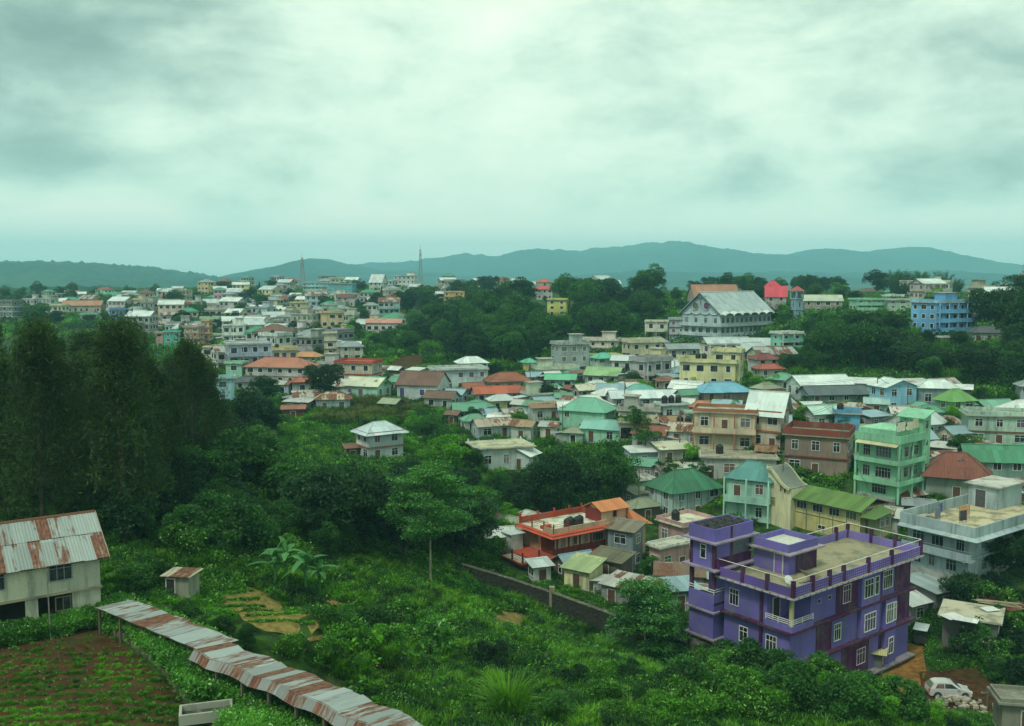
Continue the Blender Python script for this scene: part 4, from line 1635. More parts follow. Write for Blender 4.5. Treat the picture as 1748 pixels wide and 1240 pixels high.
    # planks and scrap lying on the roof
    for k in range(5):
        p = M4 @ Vector((4.6 + .35 * k, 1.2 + .25 * k, pz + .03 + .06 * k))
        MB().box(-1.3, 1.3, -.12, .12, 0, .05).build('plank', MAT['plain'], None, (.16, .14, .09), p, math.radians(30 + 23 * k))
    dish = M4 @ Vector((1.2, 1.2, pz))
    satellite_dish(dish, 'white satellite dish on the purple roof near its front corner')
    HOUSES.append((33, 97, 13)); HOUSES.append((21, 95, 4.5))
    return o


def satellite_dish(p, label, rz=0.4):
    o = thing('satellite_dish', label, 'satellite dish', p, rz)
    m = MB()
    prof = [(.02 + .42 * k / 6, .10 * (k / 6) ** 2) for k in range(7)]
    me = MB().lathe(prof + [(.42, .12), (.02, .03)], 14).mesh('dish', MAT['plain'], True)
    d = put('dish', me, o, (.62, .64, .62), (0, 0, .8)); d.rotation_euler = (math.radians(62), 0, 0)
    MB().tube([(0, .06, 0), (0, .06, .8)], .035, 6).build('mast', MAT['plain'], o, (.3, .3, .3))
    MB().tube([(0, 0, .5), (0, -.5, .95)], .02, 5).build('arm', MAT['plain'], o, (.3, .3, .3))
    return o


purple_block()
_pl = [o for o in col.objects if o.name.startswith('plank')]
for i, o in enumerate(_pl):
    tag(o, 'weathered plank in the scrap pile on the purple roof, %s' % ('lowest' if i == 0 else 'topmost' if i == len(_pl) - 1 else nth(i + 1) + ' from the bottom'), 'plank', 'planks on the purple roof')


# ------------------------------------------------------------------ red terrace house
def red_house():
    A = at_z(945, 913, 7.0)
    z0 = 1.0
    R = (.46, .065, .03); PE = (.64, .42, .27); DR = (.20, .022, .02)
    o = thing('red_terrace_house', 'red and peach two-storey house with walled roof terrace and orange stair roof', 'house', (A.x, A.y, z0), math.radians(34.8))
    o.scale = (.93, .93, .96)
    L, D = 15.6, 8.2
    bx(o, 'wall', 'paint', PE + (.4,), .9, L - .4, .9, D, -.6, 5.9)
    bx(o, 'plinth', 'concrete', C_['grey'], .8, L - .3, .8, D + .1, -3, .1)
    bx(o, 'floor_band', 'paint', R + (.3,), -2.6, L - .6, .1, D + .3, 2.75, 3.0)
    bx(o, 'maroon_panel', 'paint', DR + (.3,), .86, 10.0, .84, .898, 3.0, 3.9)
    bx(o, 'maroon_panel', 'paint', DR + (.3,), .84, .899, .9, 4.0, 3.0, 5.9)
    # striped bays on the upper floor
    for k in range(9):
        x = 1.2 + k * 1.0
        bx(o, 'pilaster', 'paint', DR + (.05,), x, x + .26, .80, .899, 3.0, 5.9)
    for x, w in ((2.4, .6), (4.4, .6), (8.6, 1.9), (6.4, .6)):
        add_window(o, x, .82, 4.05, 0, w, 1.6, (.45, .30, .22), 'bars')
    for x in (2.2, 5.2, 8.0):
        add_door(o, x, .9, .1, 0, .9, 2.1, (.05, .02, .02))
    add_window(o, .9, 5.2, 3.9, -math.pi / 2, .9, 1.5, (.45, .30, .22), 'bars')
    ro = bx(o, 'roof', 'paint', R + (.3,), -.35, L, -.2, D + .4, 5.9, 6.05)
    # sloping red eave of small tiles
    ev = MB()
    ev.slab([(-.6, -.45, 5.72), (L - .2, -.45, 5.72), (L - .2, .25, 6.2), (-.0, .25, 6.2)], .06, [(0, 0), (16, 0), (16, 1), (0, 1)])
    ev.slab([(-.6, 8.4, 5.72), (-.6, -.45, 5.72), (0, .25, 6.2), (0, 8.0, 6.2)], .06, [(0, 0), (9, 0), (9, 1), (0, 1)])
    ev.build('eave', MAT['tin'], ro, (.48, .075, .035, .02))
    bx(ro, 'terrace_floor', 'concrete', (.52, .54, .42), .3, L - 3.2, .4, D, 6.06, 6.1)
    pp = MB().box(.2, 9.8, .28, .42, 6.06, 6.85).box(.2, .34, .42, 2.6, 6.06, 6.85)
    pp.build('parapet', MAT['paint'], ro, PE + (.1,))
    pp = MB().box(.2, L - 4, D, D + .14, 6.06, 6.95).box(L - 4.1, L - 4, D - 2.2, D, 6.06, 6.95)
    pp.build('parapet', MAT['paint'], ro, R + (.3,))
    for x in (.25, 3.4, 6.4, 9.2, 11.6):
        bx(ro, 'roof_post', 'paint', R + (.3,), x - .12, x + .12, D - .05, D + .2, 6.06, 7.4)
    for x, y in ((.27, .35), (.27, 2.6), (.27, 5.4), (2.9, .35)):
        bx(ro, 'roof_post', 'paint', (.25, .04, .03), x - .07, x + .07, y - .07, y + .07, 6.06, 7.5)
    rail(ro, [(2.9, .35), (.27, .35), (.27, 2.6), (.27, 5.4), (.27, D)], 6.3, 7.4, (.34, .06, .04), .03, 4, False)
    bx(ro, 'planter', 'paint', R + (.3,), .8, 2.4, 3.6, 4.2, 6.1, 6.5)
    # stair room with orange gable
    s = bx(o, 'stair_head', 'paint', PE + (.1,), 9.9, 14.6, 1.6, 5.2, 6.05, 7.9)
    bx(s, 'maroon_panel', 'paint', DR + (.3,), 9.84, 9.899, 1.6, 5.2, 6.05, 7.9)
    add_window(o, 12.4, 1.6, 6.7, 0, .6, .9, (.3, .05, .04))
    sr = MB()
    sr.slab([(9.5, 1.1, 7.75), (15.0, 1.1, 7.75), (15.0, 3.4, 8.75), (9.5, 3.4, 8.75)], .07, [(0, 0), (5.5, 0), (5.5, 2.5), (0, 2.5)])
    sr.slab([(15.0, 5.7, 7.75), (9.5, 5.7, 7.75), (9.5, 3.4, 8.75), (15, 3.4, 8.75)], .07, [(0, 0), (5.5, 0), (5.5, 2.5), (0, 2.5)])
    sr.build('stair_head_roof', MAT['tin'], s, ROOF['orange'])
    bx(s, 'gable_wall', 'paint', PE + (.1,), 9.95, 14.55, 2.6, 4.2, 7.9, 8.3)
    lr = MB().slab([(14.7, -.4, 5.8), (18.2, -.4, 5.2), (18.2, 6.0, 5.4), (14.7, 5.6, 7.7), (14.7, 1.5, 7.7)], .07, [(0, 0), (3, 0), (3, 6), (0, 6), (0, 2)])
    lr.build('side_roof', MAT['tin'], o, ROOF['orange'])
    bx(o, 'side_wall', 'paint', PE + (.2,), 15.25, 17.6, .6, 5.5, -.5, 5.3)
    # lower terrace to the left front, its rails and the outside stair
    lt = bx(o, 'lower_terrace', 'paint', R + (.3,), -4.6, .84, 1.0, 6.2, 2.55, 2.74)
    bx(lt, 'terrace_floor', 'concrete', (.50, .52, .42), -4.4, .83, 1.2, 6.0, 2.741, 2.78)
    rail(lt, [(.6, 1.15), (-1.6, 1.15), (-4.4, 1.15), (-4.4, 3.6), (-4.4, 6.0)], 2.75, 3.65, (.22, .06, .05), .03, 4)
    for x, y in ((-4.4, 1.15), (-1.6, 1.15), (-4.4, 3.6)):
        bx(lt, 'terrace_post', 'paint', (.16, .03, .03), x - .1, x + .1, y - .1, y + .1, 2.75, 4.2)
    bx(o, 'lower_wall', 'paint', (.40, .24, .17, .3), -3.4, .89, 2.2, 6.0, -1.5, 2.55)
    bx(o, 'side_hut', 'paint', (.50, .54, .50, .4), -2.6, -.6, 6.4, 8.4, -1.0, 5.2)
    bx(o, 'side_hut_roof', 'tin', ROOF['tin'], -2.9, -.3, 6.1, 8.7, 5.2, 5.28)
    st_ = MB()
    for k in range(9):
        x = -.4 - k * .42
        st_.box(x - .42, x, -.6, .5, 2.5 - k * .30, 2.62 - k * .30)
    st_.slab([(-4.4, -.62, -.1), (0, -.62, 2.75), (0, -.62, 2.45), (-4.4, -.62, -.4)], .08)
    st_.build('outside_stair', MAT['paint'], o, (.26, .045, .035, .1))
    M4 = Matrix.Translation((A.x, A.y, z0)) @ Matrix.Rotation(math.radians(34.8), 4, 'Z')
    for k in range(4):
        p = M4 @ Vector(((4.2 + .85 * k) * .93, (2.3 + .35 * (k % 2)) * .93, 6.1 * .96))
        water_tank(p.x, p.y, p.z, 'the red house terrace', .85)
    HOUSES.append((10, 129, 9)); HOUSES.append((2, 122, 5))


red_house()


# ------------------------------------------------------------------ mint green tower house
def green_house():
    K = .88
    A = at_z(1538, 736, 18.6)
    G = (.27, .60, .38); zb = 8.6
    o = thing('green_tower_house', 'bright mint green house with three balcony floors and a rooftop washing line', 'house', (A.x, A.y, zb), math.radians(40))
    w, d = 8.2, 7.8
    T = 11.0
    o.scale = (K, K, K)
    bx(o, 'wall', 'paint', G + (.32,), 1.2, w, 1.2, d, -.6, T)
    bx(o, 'plinth', 'concrete', C_['grey'], 1.1, w + .1, 1.1, d + .1, -3.5, .1)
    for k, z in enumerate((2.6, 5.9, 9.4)):
        s = bx(o, 'balcony', 'paint', G + (.2,), -.1, w, -.1, d, z - .2, z)
        q = MB()
        q.box(-.1, w, -.1, .04, z, z + (.55 if z < 9 else 1.05)).box(-.1, .04, .04, d, z, z + (.55 if z < 9 else 1.05))
        q.build('balcony_wall', MAT['paint'], s, G + (.15,))
        if z < 9: rail(s, [(w, 0), (w * .5, 0), (0, 0), (0, d * .5), (0, d)], z + .55, z + .95, (.16, .22, .18), .025, 2)
    bx(o, 'roof', 'concrete', (.40, .38, .26), 1.0, w, 1.0, d, T - .02 - 1.56, T - 1.3)
    aw = MB().slab([(-.9, d - .5, 8.75), (-.9, .2, 8.75), (.0, .2, 9.15), (.0, d - .5, 9.15)], .05, [(0, 0), (7, 0), (7, 1), (0, 1)])
    aw.build('awning', MAT['tin'], o, (.52, .50, .30, .1))
    for z in (2.65, 5.95):
        for k, (y, ww) in enumerate(((3.4, 2.6), (6.3, 1.2))):
            add_window(o, 1.2, y, z + .55, -math.pi / 2, ww, 1.7, (.45, .52, .46), 'bars')
        add_door(o, 2.2, 1.2, z + .05, 0, .9, 2.1, (.06, .05, .05))
        add_window(o, 4.2, 1.2, z + .7, 0, 1.2, 1.5, (.45, .52, .46), 'bars')
        add_door(o, 5.9, 1.2, z + .05, 0, .9, 2.1, (.06, .05, .05))
        add_window(o, 7.3, 1.2, z + .7, 0, 1.3, 1.5, (.45, .52, .46), 'bars')
    add_window(o, 1.2, 4, .6, -math.pi / 2, 2.4, 1.4, (.45, .52, .46), 'bars')
    for z0, z1 in ((-.5, 2.4), (2.6, 5.7), (5.9, 9.2)):
        for x, y in ((.02, .02), (.02, d - .3), (w - .3, .02), (4.2, .02)):
            bx(o, 'column', 'paint', G + (.15,), x, x + .28, y, y + .28, z0, z1)
    # stair tower on the right with a raked roof
    t = bx(o, 'stair_tower', 'paint', G + (.32,), w, w + 2.6, .6, 4.6, -.5, 12.6)
    rk = MB().slab([(w - .5, .1, 12.5), (w + 3.0, .1, 13.6), (w + 3.0, 5.0, 13.6), (w - .5, 5.0, 12.5)], .18)
    rk.build('tower_roof', MAT['paint'], t, G + (.15,))
    bx(t, 'tower_gable', 'paint', G + (.32,), w + 1.2, w + 2.59, .61, 4.59, 12.6, 12.95)
    for z in (3.6, 10.7):
        add_window(o, w + 1.3, .6, z, 0, .8, 1.3, (.45, .52, .46))
    m = MB().slab([(w + 1.0, .59, 7.9), (w + 1.8, .59, 7.9), (w + 1.8, .59, 8.9)], .02)
    m.build('window_slot', MAT['glass'], t)
    M4 = Matrix.Translation((A.x, A.y, zb)) @ Matrix.Rotation(math.radians(40), 4, 'Z') @ Matrix.Scale(K, 4)
    water_tank(*(M4 @ Vector((w - 1.2, 3.6, T - 1.3))), 'the mint green house', 1.25)
    # washing
    cols = [((.66, .66, .50), 2.2, 1.3), ((.62, .34, .14), 1.3, 1.0), ((.62, .60, .42), 1.7, 1.2), ((.12, .14, .20), .8, 1.4), ((.60, .56, .36), 2.0, 1.4)]
    x = .6
    poles = MB()
    for k, (c, ww, hh) in enumerate(cols):
        p = M4 @ Vector((x, .9 + .25 * math.sin(k * 2.1), T - .02))
        m = MB()
        n = 7
        for i in range(n):
            a, b_ = -0 + ww * i / n, ww * (i + 1) / n
            f0, f1 = .06 * math.sin(i * 1.9 + k), .06 * math.sin((i + 1) * 1.9 + k)
            m.slab([(a, f0, 0), (b_, f1, 0), (b_, f1 * .3, hh), (a, f0 * .3, hh)], .02)
        q = m.build('hanging_sheet', MAT['plain'], None, c, p, math.radians(40))
        tag(q, ['cream sheet hung at the left end of the green house washing line', 'orange striped cloth on the green house washing line', 'pale cloth in the middle of the green house washing line', 'dark garment on the green house washing line', 'straw-coloured sheet at the right end of the green house washing line'][k], 'laundry', 'washing on the mint green roof')
        x += ww * .78
    wl = thing('washing_line', 'washing line on posts along the roof of the mint green house', 'washing line', M4 @ Vector((.4, .98, T - 1.3)), math.radians(40))
    for xx in (0, 3.6, 7.4):
        MB().tube([(xx, 0, 0), (xx, 0, 2.8)], .04, 5).build('post', MAT['plain'], wl, (.25, .24, .2))
    MB().tube([(0, 0, 2.6), (3.6, 0, 2.5), (7.4, 0, 2.6)], .012, 4).build('line', MAT['plain'], wl, (.2, .2, .2))
    HOUSES.append((A.x, A.y + 7, 8))


green_house()


# ------------------------------------------------------------------ pale blue concrete block at the right
def pale_block():
    A = at_z(1662, 912, 11.0)
    B = (.36, .46, .48); zb = 5.3; H = 5.75
    o = thing('pale_blue_block', 'pale blue two-storey concrete block with rubble-strewn walled flat roof', 'building', (A.x, A.y, zb), math.radians(36))
    w, d = 20, 8.6
    wall = MB().box(1.0, w, 1.0, d, -1.0, H - .6)
    wall.build('wall', MAT['paint'], o, B + (.35,))
    bx(o, 'plinth', 'concrete', C_['grey'], .9, w, .9, d + .1, -4, .1)
    ro = bx(o, 'roof', 'concrete', (.46, .40, .24), -.3, w, -.3, d + .3, H - .6, H - .4)
    q = MB().box(-.3, w, -.32, -.14, H - .4, H + .75).box(-.32, -.14, -.14, d + .3, H - .4, H + .75).box(-.14, w, d + .12, d + .3, H - .4, H + .9)
    q.build('parapet', MAT['paint'], ro, B + (.55,))
    cp = MB().slab([(-.9, -.9, H - .75), (w, -.9, H - .75), (w, -.3, H - .45), (-.3, -.3, H - .45)], .12).slab([(-.9, d + .3, H - .75), (-.9, -.9, H - .75), (-.3, -.3, H - .45), (-.3, d + .3, H - .45)], .12)
    cp.build('eave', MAT['paint'], ro, B + (.4,))
    s = bx(o, 'balcony', 'paint', B + (.3,), -.3, 1.0, .0, d, 2.3, 2.5)
    bx(s, 'balcony_wall', 'paint', B + (.35,), -.3, -.16, .0, d, 2.5, 3.2)
    bx(s, 'floor_band', 'paint', B + (.35,), -.3, w, .7, .999, 2.2, 2.5)
    rail(s, [(-.23, .1), (-.23, d * .5), (-.23, d - .1)], 3.2, 3.5, (.2, .24, .25), .03, 1)
    for y, ww, h in ((2.0, .9, 1.5), (4.8, 1.4, 1.7), (7.2, 1.4, 1.4)):
        add_window(o, 1.0, y, 3.1, -math.pi / 2, ww, h, (.34, .42, .44), 'bars')
    for y, ww in ((3.0, 1.2), (5.4, .7), (7.4, 1.2)):
        add_window(o, 1.0, y, .6, -math.pi / 2, ww, 1.2, (.34, .42, .44), 'bars')
    for x in (4.2, 9.4, 12.6, 17.0):
        add_window(o, x, 1.0, 3.2, 0, .9, 1.4, (.34, .42, .44), 'bars')
    for x in (4.5, 8.5, 13.0):
        add_window(o, x, 1.0, .6, 0, 1.0, 1.2, (.34, .42, .44), 'bars')
    add_door(o, 6.4, 1.0, .1, 0, .9, 2.1, (.12, .06, .05))
    hd = bx(o, 'stair_head', 'paint', B + (.4,), 14.5, 20.5, 4.8, d, H - .4, H + 2.4)
    add_door(o, 14.5, 7.0, H - .38, -math.pi / 2, 1.3, 2.2, (.07, .07, .07))
    bx(hd, 'stair_head_roof', 'concrete', (.45, .45, .40), 14.1, 21, 4.4, d + .4, H + 2.4, H + 2.55)
    M4 = Matrix.Translation((A.x, A.y, zb)) @ Matrix.Rotation(math.radians(36), 4, 'Z')
    rr = random.Random(4)
    spots = [((3.2, 6.5), 'grey-blue'), ((4.6, 4.2), 'dark'), ((6.0, 7.6), 'blue'), ((6.6, 5.4), 'orange')]
    cc = {'grey-blue': (.14, .18, .24), 'dark': (.04, .04, .05), 'blue': (.05, .08, .30), 'orange': (.55, .30, .13)}
    for k, ((x, y), nm) in enumerate(spots):
        p = M4 @ Vector((x, y, H - .4))
        m = MB(); ww, hh, n = 1.9 if nm == 'orange' else 1.1, 1.25, 6
        for i in range(n):
            a, b_ = ww * i / n, ww * (i + 1) / n
            f0, f1 = .1 * math.sin(i * 1.7 + k), .1 * math.sin((i + 1) * 1.7 + k)
            m.slab([(a, f0, .25), (b_, f1, .25), (b_, f1 * .3, .25 + hh), (a, f0 * .3, .25 + hh)], .03)
        g = thing('drying_cloth', nm + ' cloth drying on a pole frame on the pale blue block roof', 'laundry', p, math.radians(36 + rr.uniform(-20, 60)), 'washing on the pale blue roof')
        m.build('cloth', MAT['plain'], g, cc[nm])
        f = MB().tube([(0, 0, 0), (0, 0, 1.55)], .03, 5).tube([(ww, 0, 0), (ww, 0, 1.55)], .03, 5).tube([(0, 0, 1.5), (ww, 0, 1.5)], .02, 5)
        f.build('frame', MAT['plain'], g, (.25, .22, .18))
    # rubble heap on the roof edge
    m = MB()
    for k in range(40):
        x, y = rr.uniform(.4, 7), d - rr.uniform(.2, 1.6)
        s_ = rr.uniform(.12, .4)
        m.slab([(x - s_, y - s_ * .8, H - .4 + s_), (x + s_, y - s_, H - .4 + s_ * .7), (x + s_ * .8, y + s_, H - .4 + s_), (x - s_, y + s_ * .8, H - .4 + s_ * 1.2)], s_ * 1.2)
    q = m.build('rubble', MAT['concrete'], None, (.5, .47, .33), (A.x, A.y, zb), math.radians(36))
    tag(q, 'pale rubble heaped along the rear of the pale blue roof', 'rubble', kind='stuff')
    HOUSES.append((A.x + 4, A.y + 10, 12))


pale_block()


# ------------------------------------------------------------------ yellow timber-framed house with the curved stair tower
def yellow_house():
    A = at_z(1470, 870, 9.0)
    zb = 4.3
    Yc = (.60, .53, .22); dk = (.09, .12, .07)
    o = thing('yellow_house', 'yellow timber-framed house with mossy green roof and a curved pale stair tower', 'house', (A.x, A.y, zb), math.radians(-52))
    # local x runs to the right-front, the long face is -y; origin at the front right corner
    w, d, H = 10.5, 6.5, 4.7
    bx(o, 'wall', 'paint', Yc + (.12,), -w, 0, 0, d, -.5, H)
    bx(o, 'plinth', 'concrete', C_['grey'], -w - .1, .1, -.1, d + .1, -3, .1)
    tm = MB()
    for k in range(6):
        x = -w + w * k / 5
        tm.box(x - .05, x + .05, -.03, 0, 0, H)
    for z in (.1, 2.4, 4.6):
        tm.box(-w, 0, -.035, -.002, z, z + .1)
    for k in range(6):
        y = d * k / 5
        tm.box(0, .03, y - .05, y + .05, 0, H)
    tm.build('timber_frame', MAT['plain'], o, dk)
    for k in range(4):
        add_window(o, -9.2 + k * 2.6, -.03, 3.1, 0, 1.5, 1.35, (.45, .50, .44), 'bars')
    for x in (-5.9, -1.6):
        add_window(o, x, -.03, .8, 0, 1.1, .5, (.60, .60, .50))
    for y in (1.6, 4.2):
        add_window(o, 0.03, y, 3.2, math.pi / 2, 1.4, 1.4, (.55, .58, .52), 'bars')
    rr = random.Random(9)
    base = MB(); S = [[(-w - .6, -.9, H - .25), (.5, -.9, H - .25), (.5, d * .45, H + 1.1), (-w - .6, d * .45, H + 1.1)], [(.5, d + .8, H - .2), (-w - .6, d + .8, H - .2), (-w - .6, d * .45, H + 1.1), (.5, d * .45, H + 1.1)]]
    for s in S: base.slab(s, .05)
    ro = base.build('roof', MAT['plain'], o, (.08, .1, .05))
    for s in S:
        for m in slope_sheets(s, .9, rr):
            k = rr.uniform(.85, 1.1)
            m.build('roof_sheet', MAT['tin'], ro, (.10 * k, .19 * k, .04 * k, .10))
    p = [(.45, -1.2, H - .75), (2.6, -.8, H - .75), (2.6, d * .6, H - .3), (.45, d * .6, H + .1)]
    pe = MB().slab(p, .05, [(0, 0), (2, 0), (2, 4), (0, 4)])
    pe.build('porch_roof', MAT['tin'], o, (.10, .19, .05, .08))
    bx(o, 'gallery_wall', 'paint', (.50, .50, .30, .2), .35, 2.3, 1.2, d * .55, .1, H - .8)
    for y in (1.4, 2.6):
        add_window(o, 2.3, y, 2.6, math.pi / 2, .9, 1.2, (.6, .62, .56), 'bars')
    # curved tower at the far left end
    cr_ = (.62, .60, .38)
    tw = MB()
    pts = []
    for k in range(9):
        q = k / 8
        pts.append((-w - 3.6 + 3.9 * q, H + 3.6 - 2.6 * (q * q * (3 - 2 * q))))
    poly = [(x, -1.2, z) for x, z in pts]
    tw.slab([(-w - 3.6, -1.2, -.5), (-w + .3, -1.2, -.5)] + poly[::-1], 3.4)
    tow = tw.build('stair_tower', MAT['paint'], o, cr_ + (.15,))
    ed = MB()
    for (x0, z0), (x1, z1) in zip(pts, pts[1:]):
        ed.slab([(x0, -1.5, z0 + .12), (x1, -1.5, z1 + .12), (x1, 2.5, z1 + .12), (x0, 2.5, z0 + .12)], .13)
    ed.build('curved_roof', MAT['paint'], tow, (.20, .22, .18, .2))
    for y in (-1.62, 2.5):
        lip = MB()
        for (x0, z0), (x1, z1) in zip(pts, pts[1:]):
            lip.slab([(x0, y, z0 + .3), (x1, y, z1 + .3), (x1, y + .14, z1 + .3), (x0, y + .14, z0 + .3)], .42)
        lip.build('roof_lip', MAT['paint'], tow, cr_ + (.1,))
    for k in range(2):
        add_window(o, -w - 1.4 + k * .7, -1.2, 5.2 - .1 * k, 0, .35, .8, (.5, .5, .35))
    add_window(o, -w - 2.7, -1.2, 3.0, 0, .7, 1.1, (.4, .4, .3))
    HOUSES.append((A.x - 5, A.y + 6, 9))


yellow_house()


# ------------------------------------------------------------------ the tall gabled white church hall
def church_hall():
    P = at_z(1229, 592, 19.0)
    o = thing('church_hall', 'large white three-storey church hall with steep pale tin roof and scalloped eaves', 'church', (P.x, P.y, 19.0), math.radians(40))
    w, d, H, rh = 25.0, 14.5, 9.7, 6.0
    Wc = (.40, .50, .53)
    wall = MB().box(0, w, 0, d, -1, H)
    wall.slab([(0, d, H), (0, 0, H), (0, d / 2, H + rh)], .25).slab([(w, 0, H), (w, d, H), (w, d / 2, H + rh)], .25)
    wall.build('wall', MAT['paint'], o, Wc + (.25,))
    bx(o, 'plinth', 'concrete', C_['grey'], -.2, w + .2, -.2, d + .2, -4, .1)
    rr = random.Random(2)
    k = rh / (d / 2); ov = .9
    S = [[(-.8, -ov, H - ov * k * .5), (w + .8, -ov, H - ov * k * .5), (w + .8, d / 2, H + rh + .1), (-.8, d / 2, H + rh + .1)],
         [(w + .8, d + ov, H - ov * k * .5), (-.8, d + ov, H - ov * k * .5), (-.8, d / 2, H + rh + .1), (w + .8, d / 2, H + rh + .1)]]
    ro = join([q for s in S for q in slope_sheets(s, 1.5, rr, .08, .03)]).build('roof', MAT['tin'], o, (.34, .42, .43, .16))
    MB().tube([(-.8, d / 2, H + rh + .25), (w + .8, d / 2, H + rh + .25)], .2, 6).build('ridge_cap', MAT['tin'], ro, (.4, .46, .46, .1))
    for z in (2.9, 5.8):
        bx(o, 'floor_band', 'paint', (.46, .55, .56, .2), -.9, w + .3, -1.0, d + .2, z, z + .9)
    # window bands
    for kf, z in enumerate((.9, 3.9, 6.9)):
        n = 11
        for i in range(n):
            x = 1.2 + (w - 2.4) * i / (n - 1)
            add_window(o, x, 0, z, 0, 1.3, 1.5, (.40, .48, .50), 'bars')
        for i in range(4 if kf == 2 else 5):
            y = 1.8 + (d - 3.6) * i / (3 if kf == 2 else 4)
            add_window(o, 0, y, z, -math.pi / 2, 1.0 if kf == 2 else 1.5, 1.4, (.40, .48, .50), 'bars')
    # scalloped hoods under the eave of the long side
    for i in range(6):
        x = 2.0 + i * 4.0
        m = MB()
        for j in range(8):
            a0, a1 = math.pi * j / 8, math.pi * (j + 1) / 8
            m.slab([(x - 1.9 * math.cos(a0), -1.9, H - .6 + .75 * math.sin(a0)), (x - 1.9 * math.cos(a1), -1.9, H - .6 + .75 * math.sin(a1)), (x - 1.9 * math.cos(a1), -.1, H - .1 + .75 * math.sin(a1)), (x - 1.9 * math.cos(a0), -.1, H - .1 + .75 * math.sin(a0))], .1)
        m.build('eave_hood', MAT['paint'], ro, (.55, .62, .60, .2))
    # gable: scalloped string course, two round windows, bargeboards
    m = MB()
    for i in range(4):
        y0 = .4 + i * (d - .8) / 4; L = (d - .8) / 4
        for j in range(6):
            a0, a1 = math.pi * j / 6, math.pi * (j + 1) / 6
            m.slab([(-.35, y0 + L / 2 + L / 2 * math.cos(a0), H + .3 - .7 * math.sin(a0)), (-.35, y0 + L / 2 + L / 2 * math.cos(a1), H + .3 - .7 * math.sin(a1)), (-.02, y0 + L / 2 + L / 2 * math.cos(a1), H + .5 - .7 * math.sin(a1)), (-.02, y0 + L / 2 + L / 2 * math.cos(a0), H + .5 - .7 * math.sin(a0))], .12)
    m.build('scalloped_ledge', MAT['paint'], o, (.40, .48, .50, .2))
    for y in (d / 2 - 2.1, d / 2 + 2.1):
        ring = MB()
        ring.tube([(-.12, y + 1.15 * math.cos(a), H + 2.1 + 1.15 * math.sin(a)) for a in np.linspace(0, 2 * math.pi, 17)], .16, 5, False)
        wo_ = ring.build('round_window', MAT['plain'], o, (.30, .38, .42))
        pn = MB().slab([(-.06, y + 1.1 * math.cos(a), H + 2.1 - 1.1 * math.sin(a)) for a in np.linspace(0, 2 * math.pi, 16, endpoint=False)], .05)
        pn.build('pane', MAT['glass'], wo_)
    m = MB().tube([(-.75, -.9, H - .5), (-.75, d / 2, H + rh + .05)], .16, 5).tube([(-.75, d + .9, H - .5), (-.75, d / 2, H + rh + .05)], .16, 5)
    m.tube([(-.5, d / 2, H + 2.6), (-.5, d / 2, H + rh)], .14, 5).tube([(-.5, d / 2 - 2.0, H + 5.0), (-.5, d / 2 + 2.0, H + 5.0)], .14, 5)
    m.build('bargeboard', MAT['plain'], ro, (.20, .26, .28))
    HOUSES.append((P.x + 4, P.y + 14, 16))


church_hall()


def bell_tower():
    P = at_z(1359, 560, 23.0)
    o = thing('bell_tower', 'slender blue-grey tower with red pyramid cap beside the church hall', 'tower', (P.x, P.y, 23.0), math.radians(25))
    B = (.22, .36, .44)
    s = 1.35
    bx(o, 'shaft', 'paint', B + (.2,), -s, s, -s, s, -5, 9.3)
    for z in (2.6, 5.9, 9.3):
        bx(o, 'ledge', 'paint', (.35, .46, .50, .2), -s - .25, s + .25, -s - .25, s + .25, z, z + .22)
    for sx in (-1, 1):
        for sy in (-1, 1):
            bx(o, 'belfry_post', 'paint', B + (.2,), sx * s - .2, sx * s + .2, sy * s - .2, sy * s + .2, 9.52, 11.6)
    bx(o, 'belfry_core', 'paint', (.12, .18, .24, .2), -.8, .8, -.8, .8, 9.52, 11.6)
    bx(o, 'belfry_lintel', 'paint', B + (.2,), -s - .25, s + .25, -s - .25, s + .25, 11.6, 12.0)
    m = MB()
    e = s + .4
    for k in range(4):
        a, b_ = [(-e, -e), (e, -e), (e, e), (-e, e)][k], [(e, -e), (e, e), (-e, e), (-e, -e)][k]
        m.face([(a[0], a[1], 12.0), (b_[0], b_[1], 12.0), (0, 0, 13.6)])
    m.face([(-e, e, 12), (e, e, 12), (e, -e, 12), (-e, -e, 12)])
    m.build('cap', MAT['tin'], o, (.40, .09, .09, .0))
    for z in (.6, 3.6, 6.8):
        add_window(o, 0, -s, z, 0, .6, 1.6, (.35, .44, .48))
        add_window(o, -s, 0, z, -math.pi / 2, .6, 1.6, (.35, .44, .48))


bell_tower()


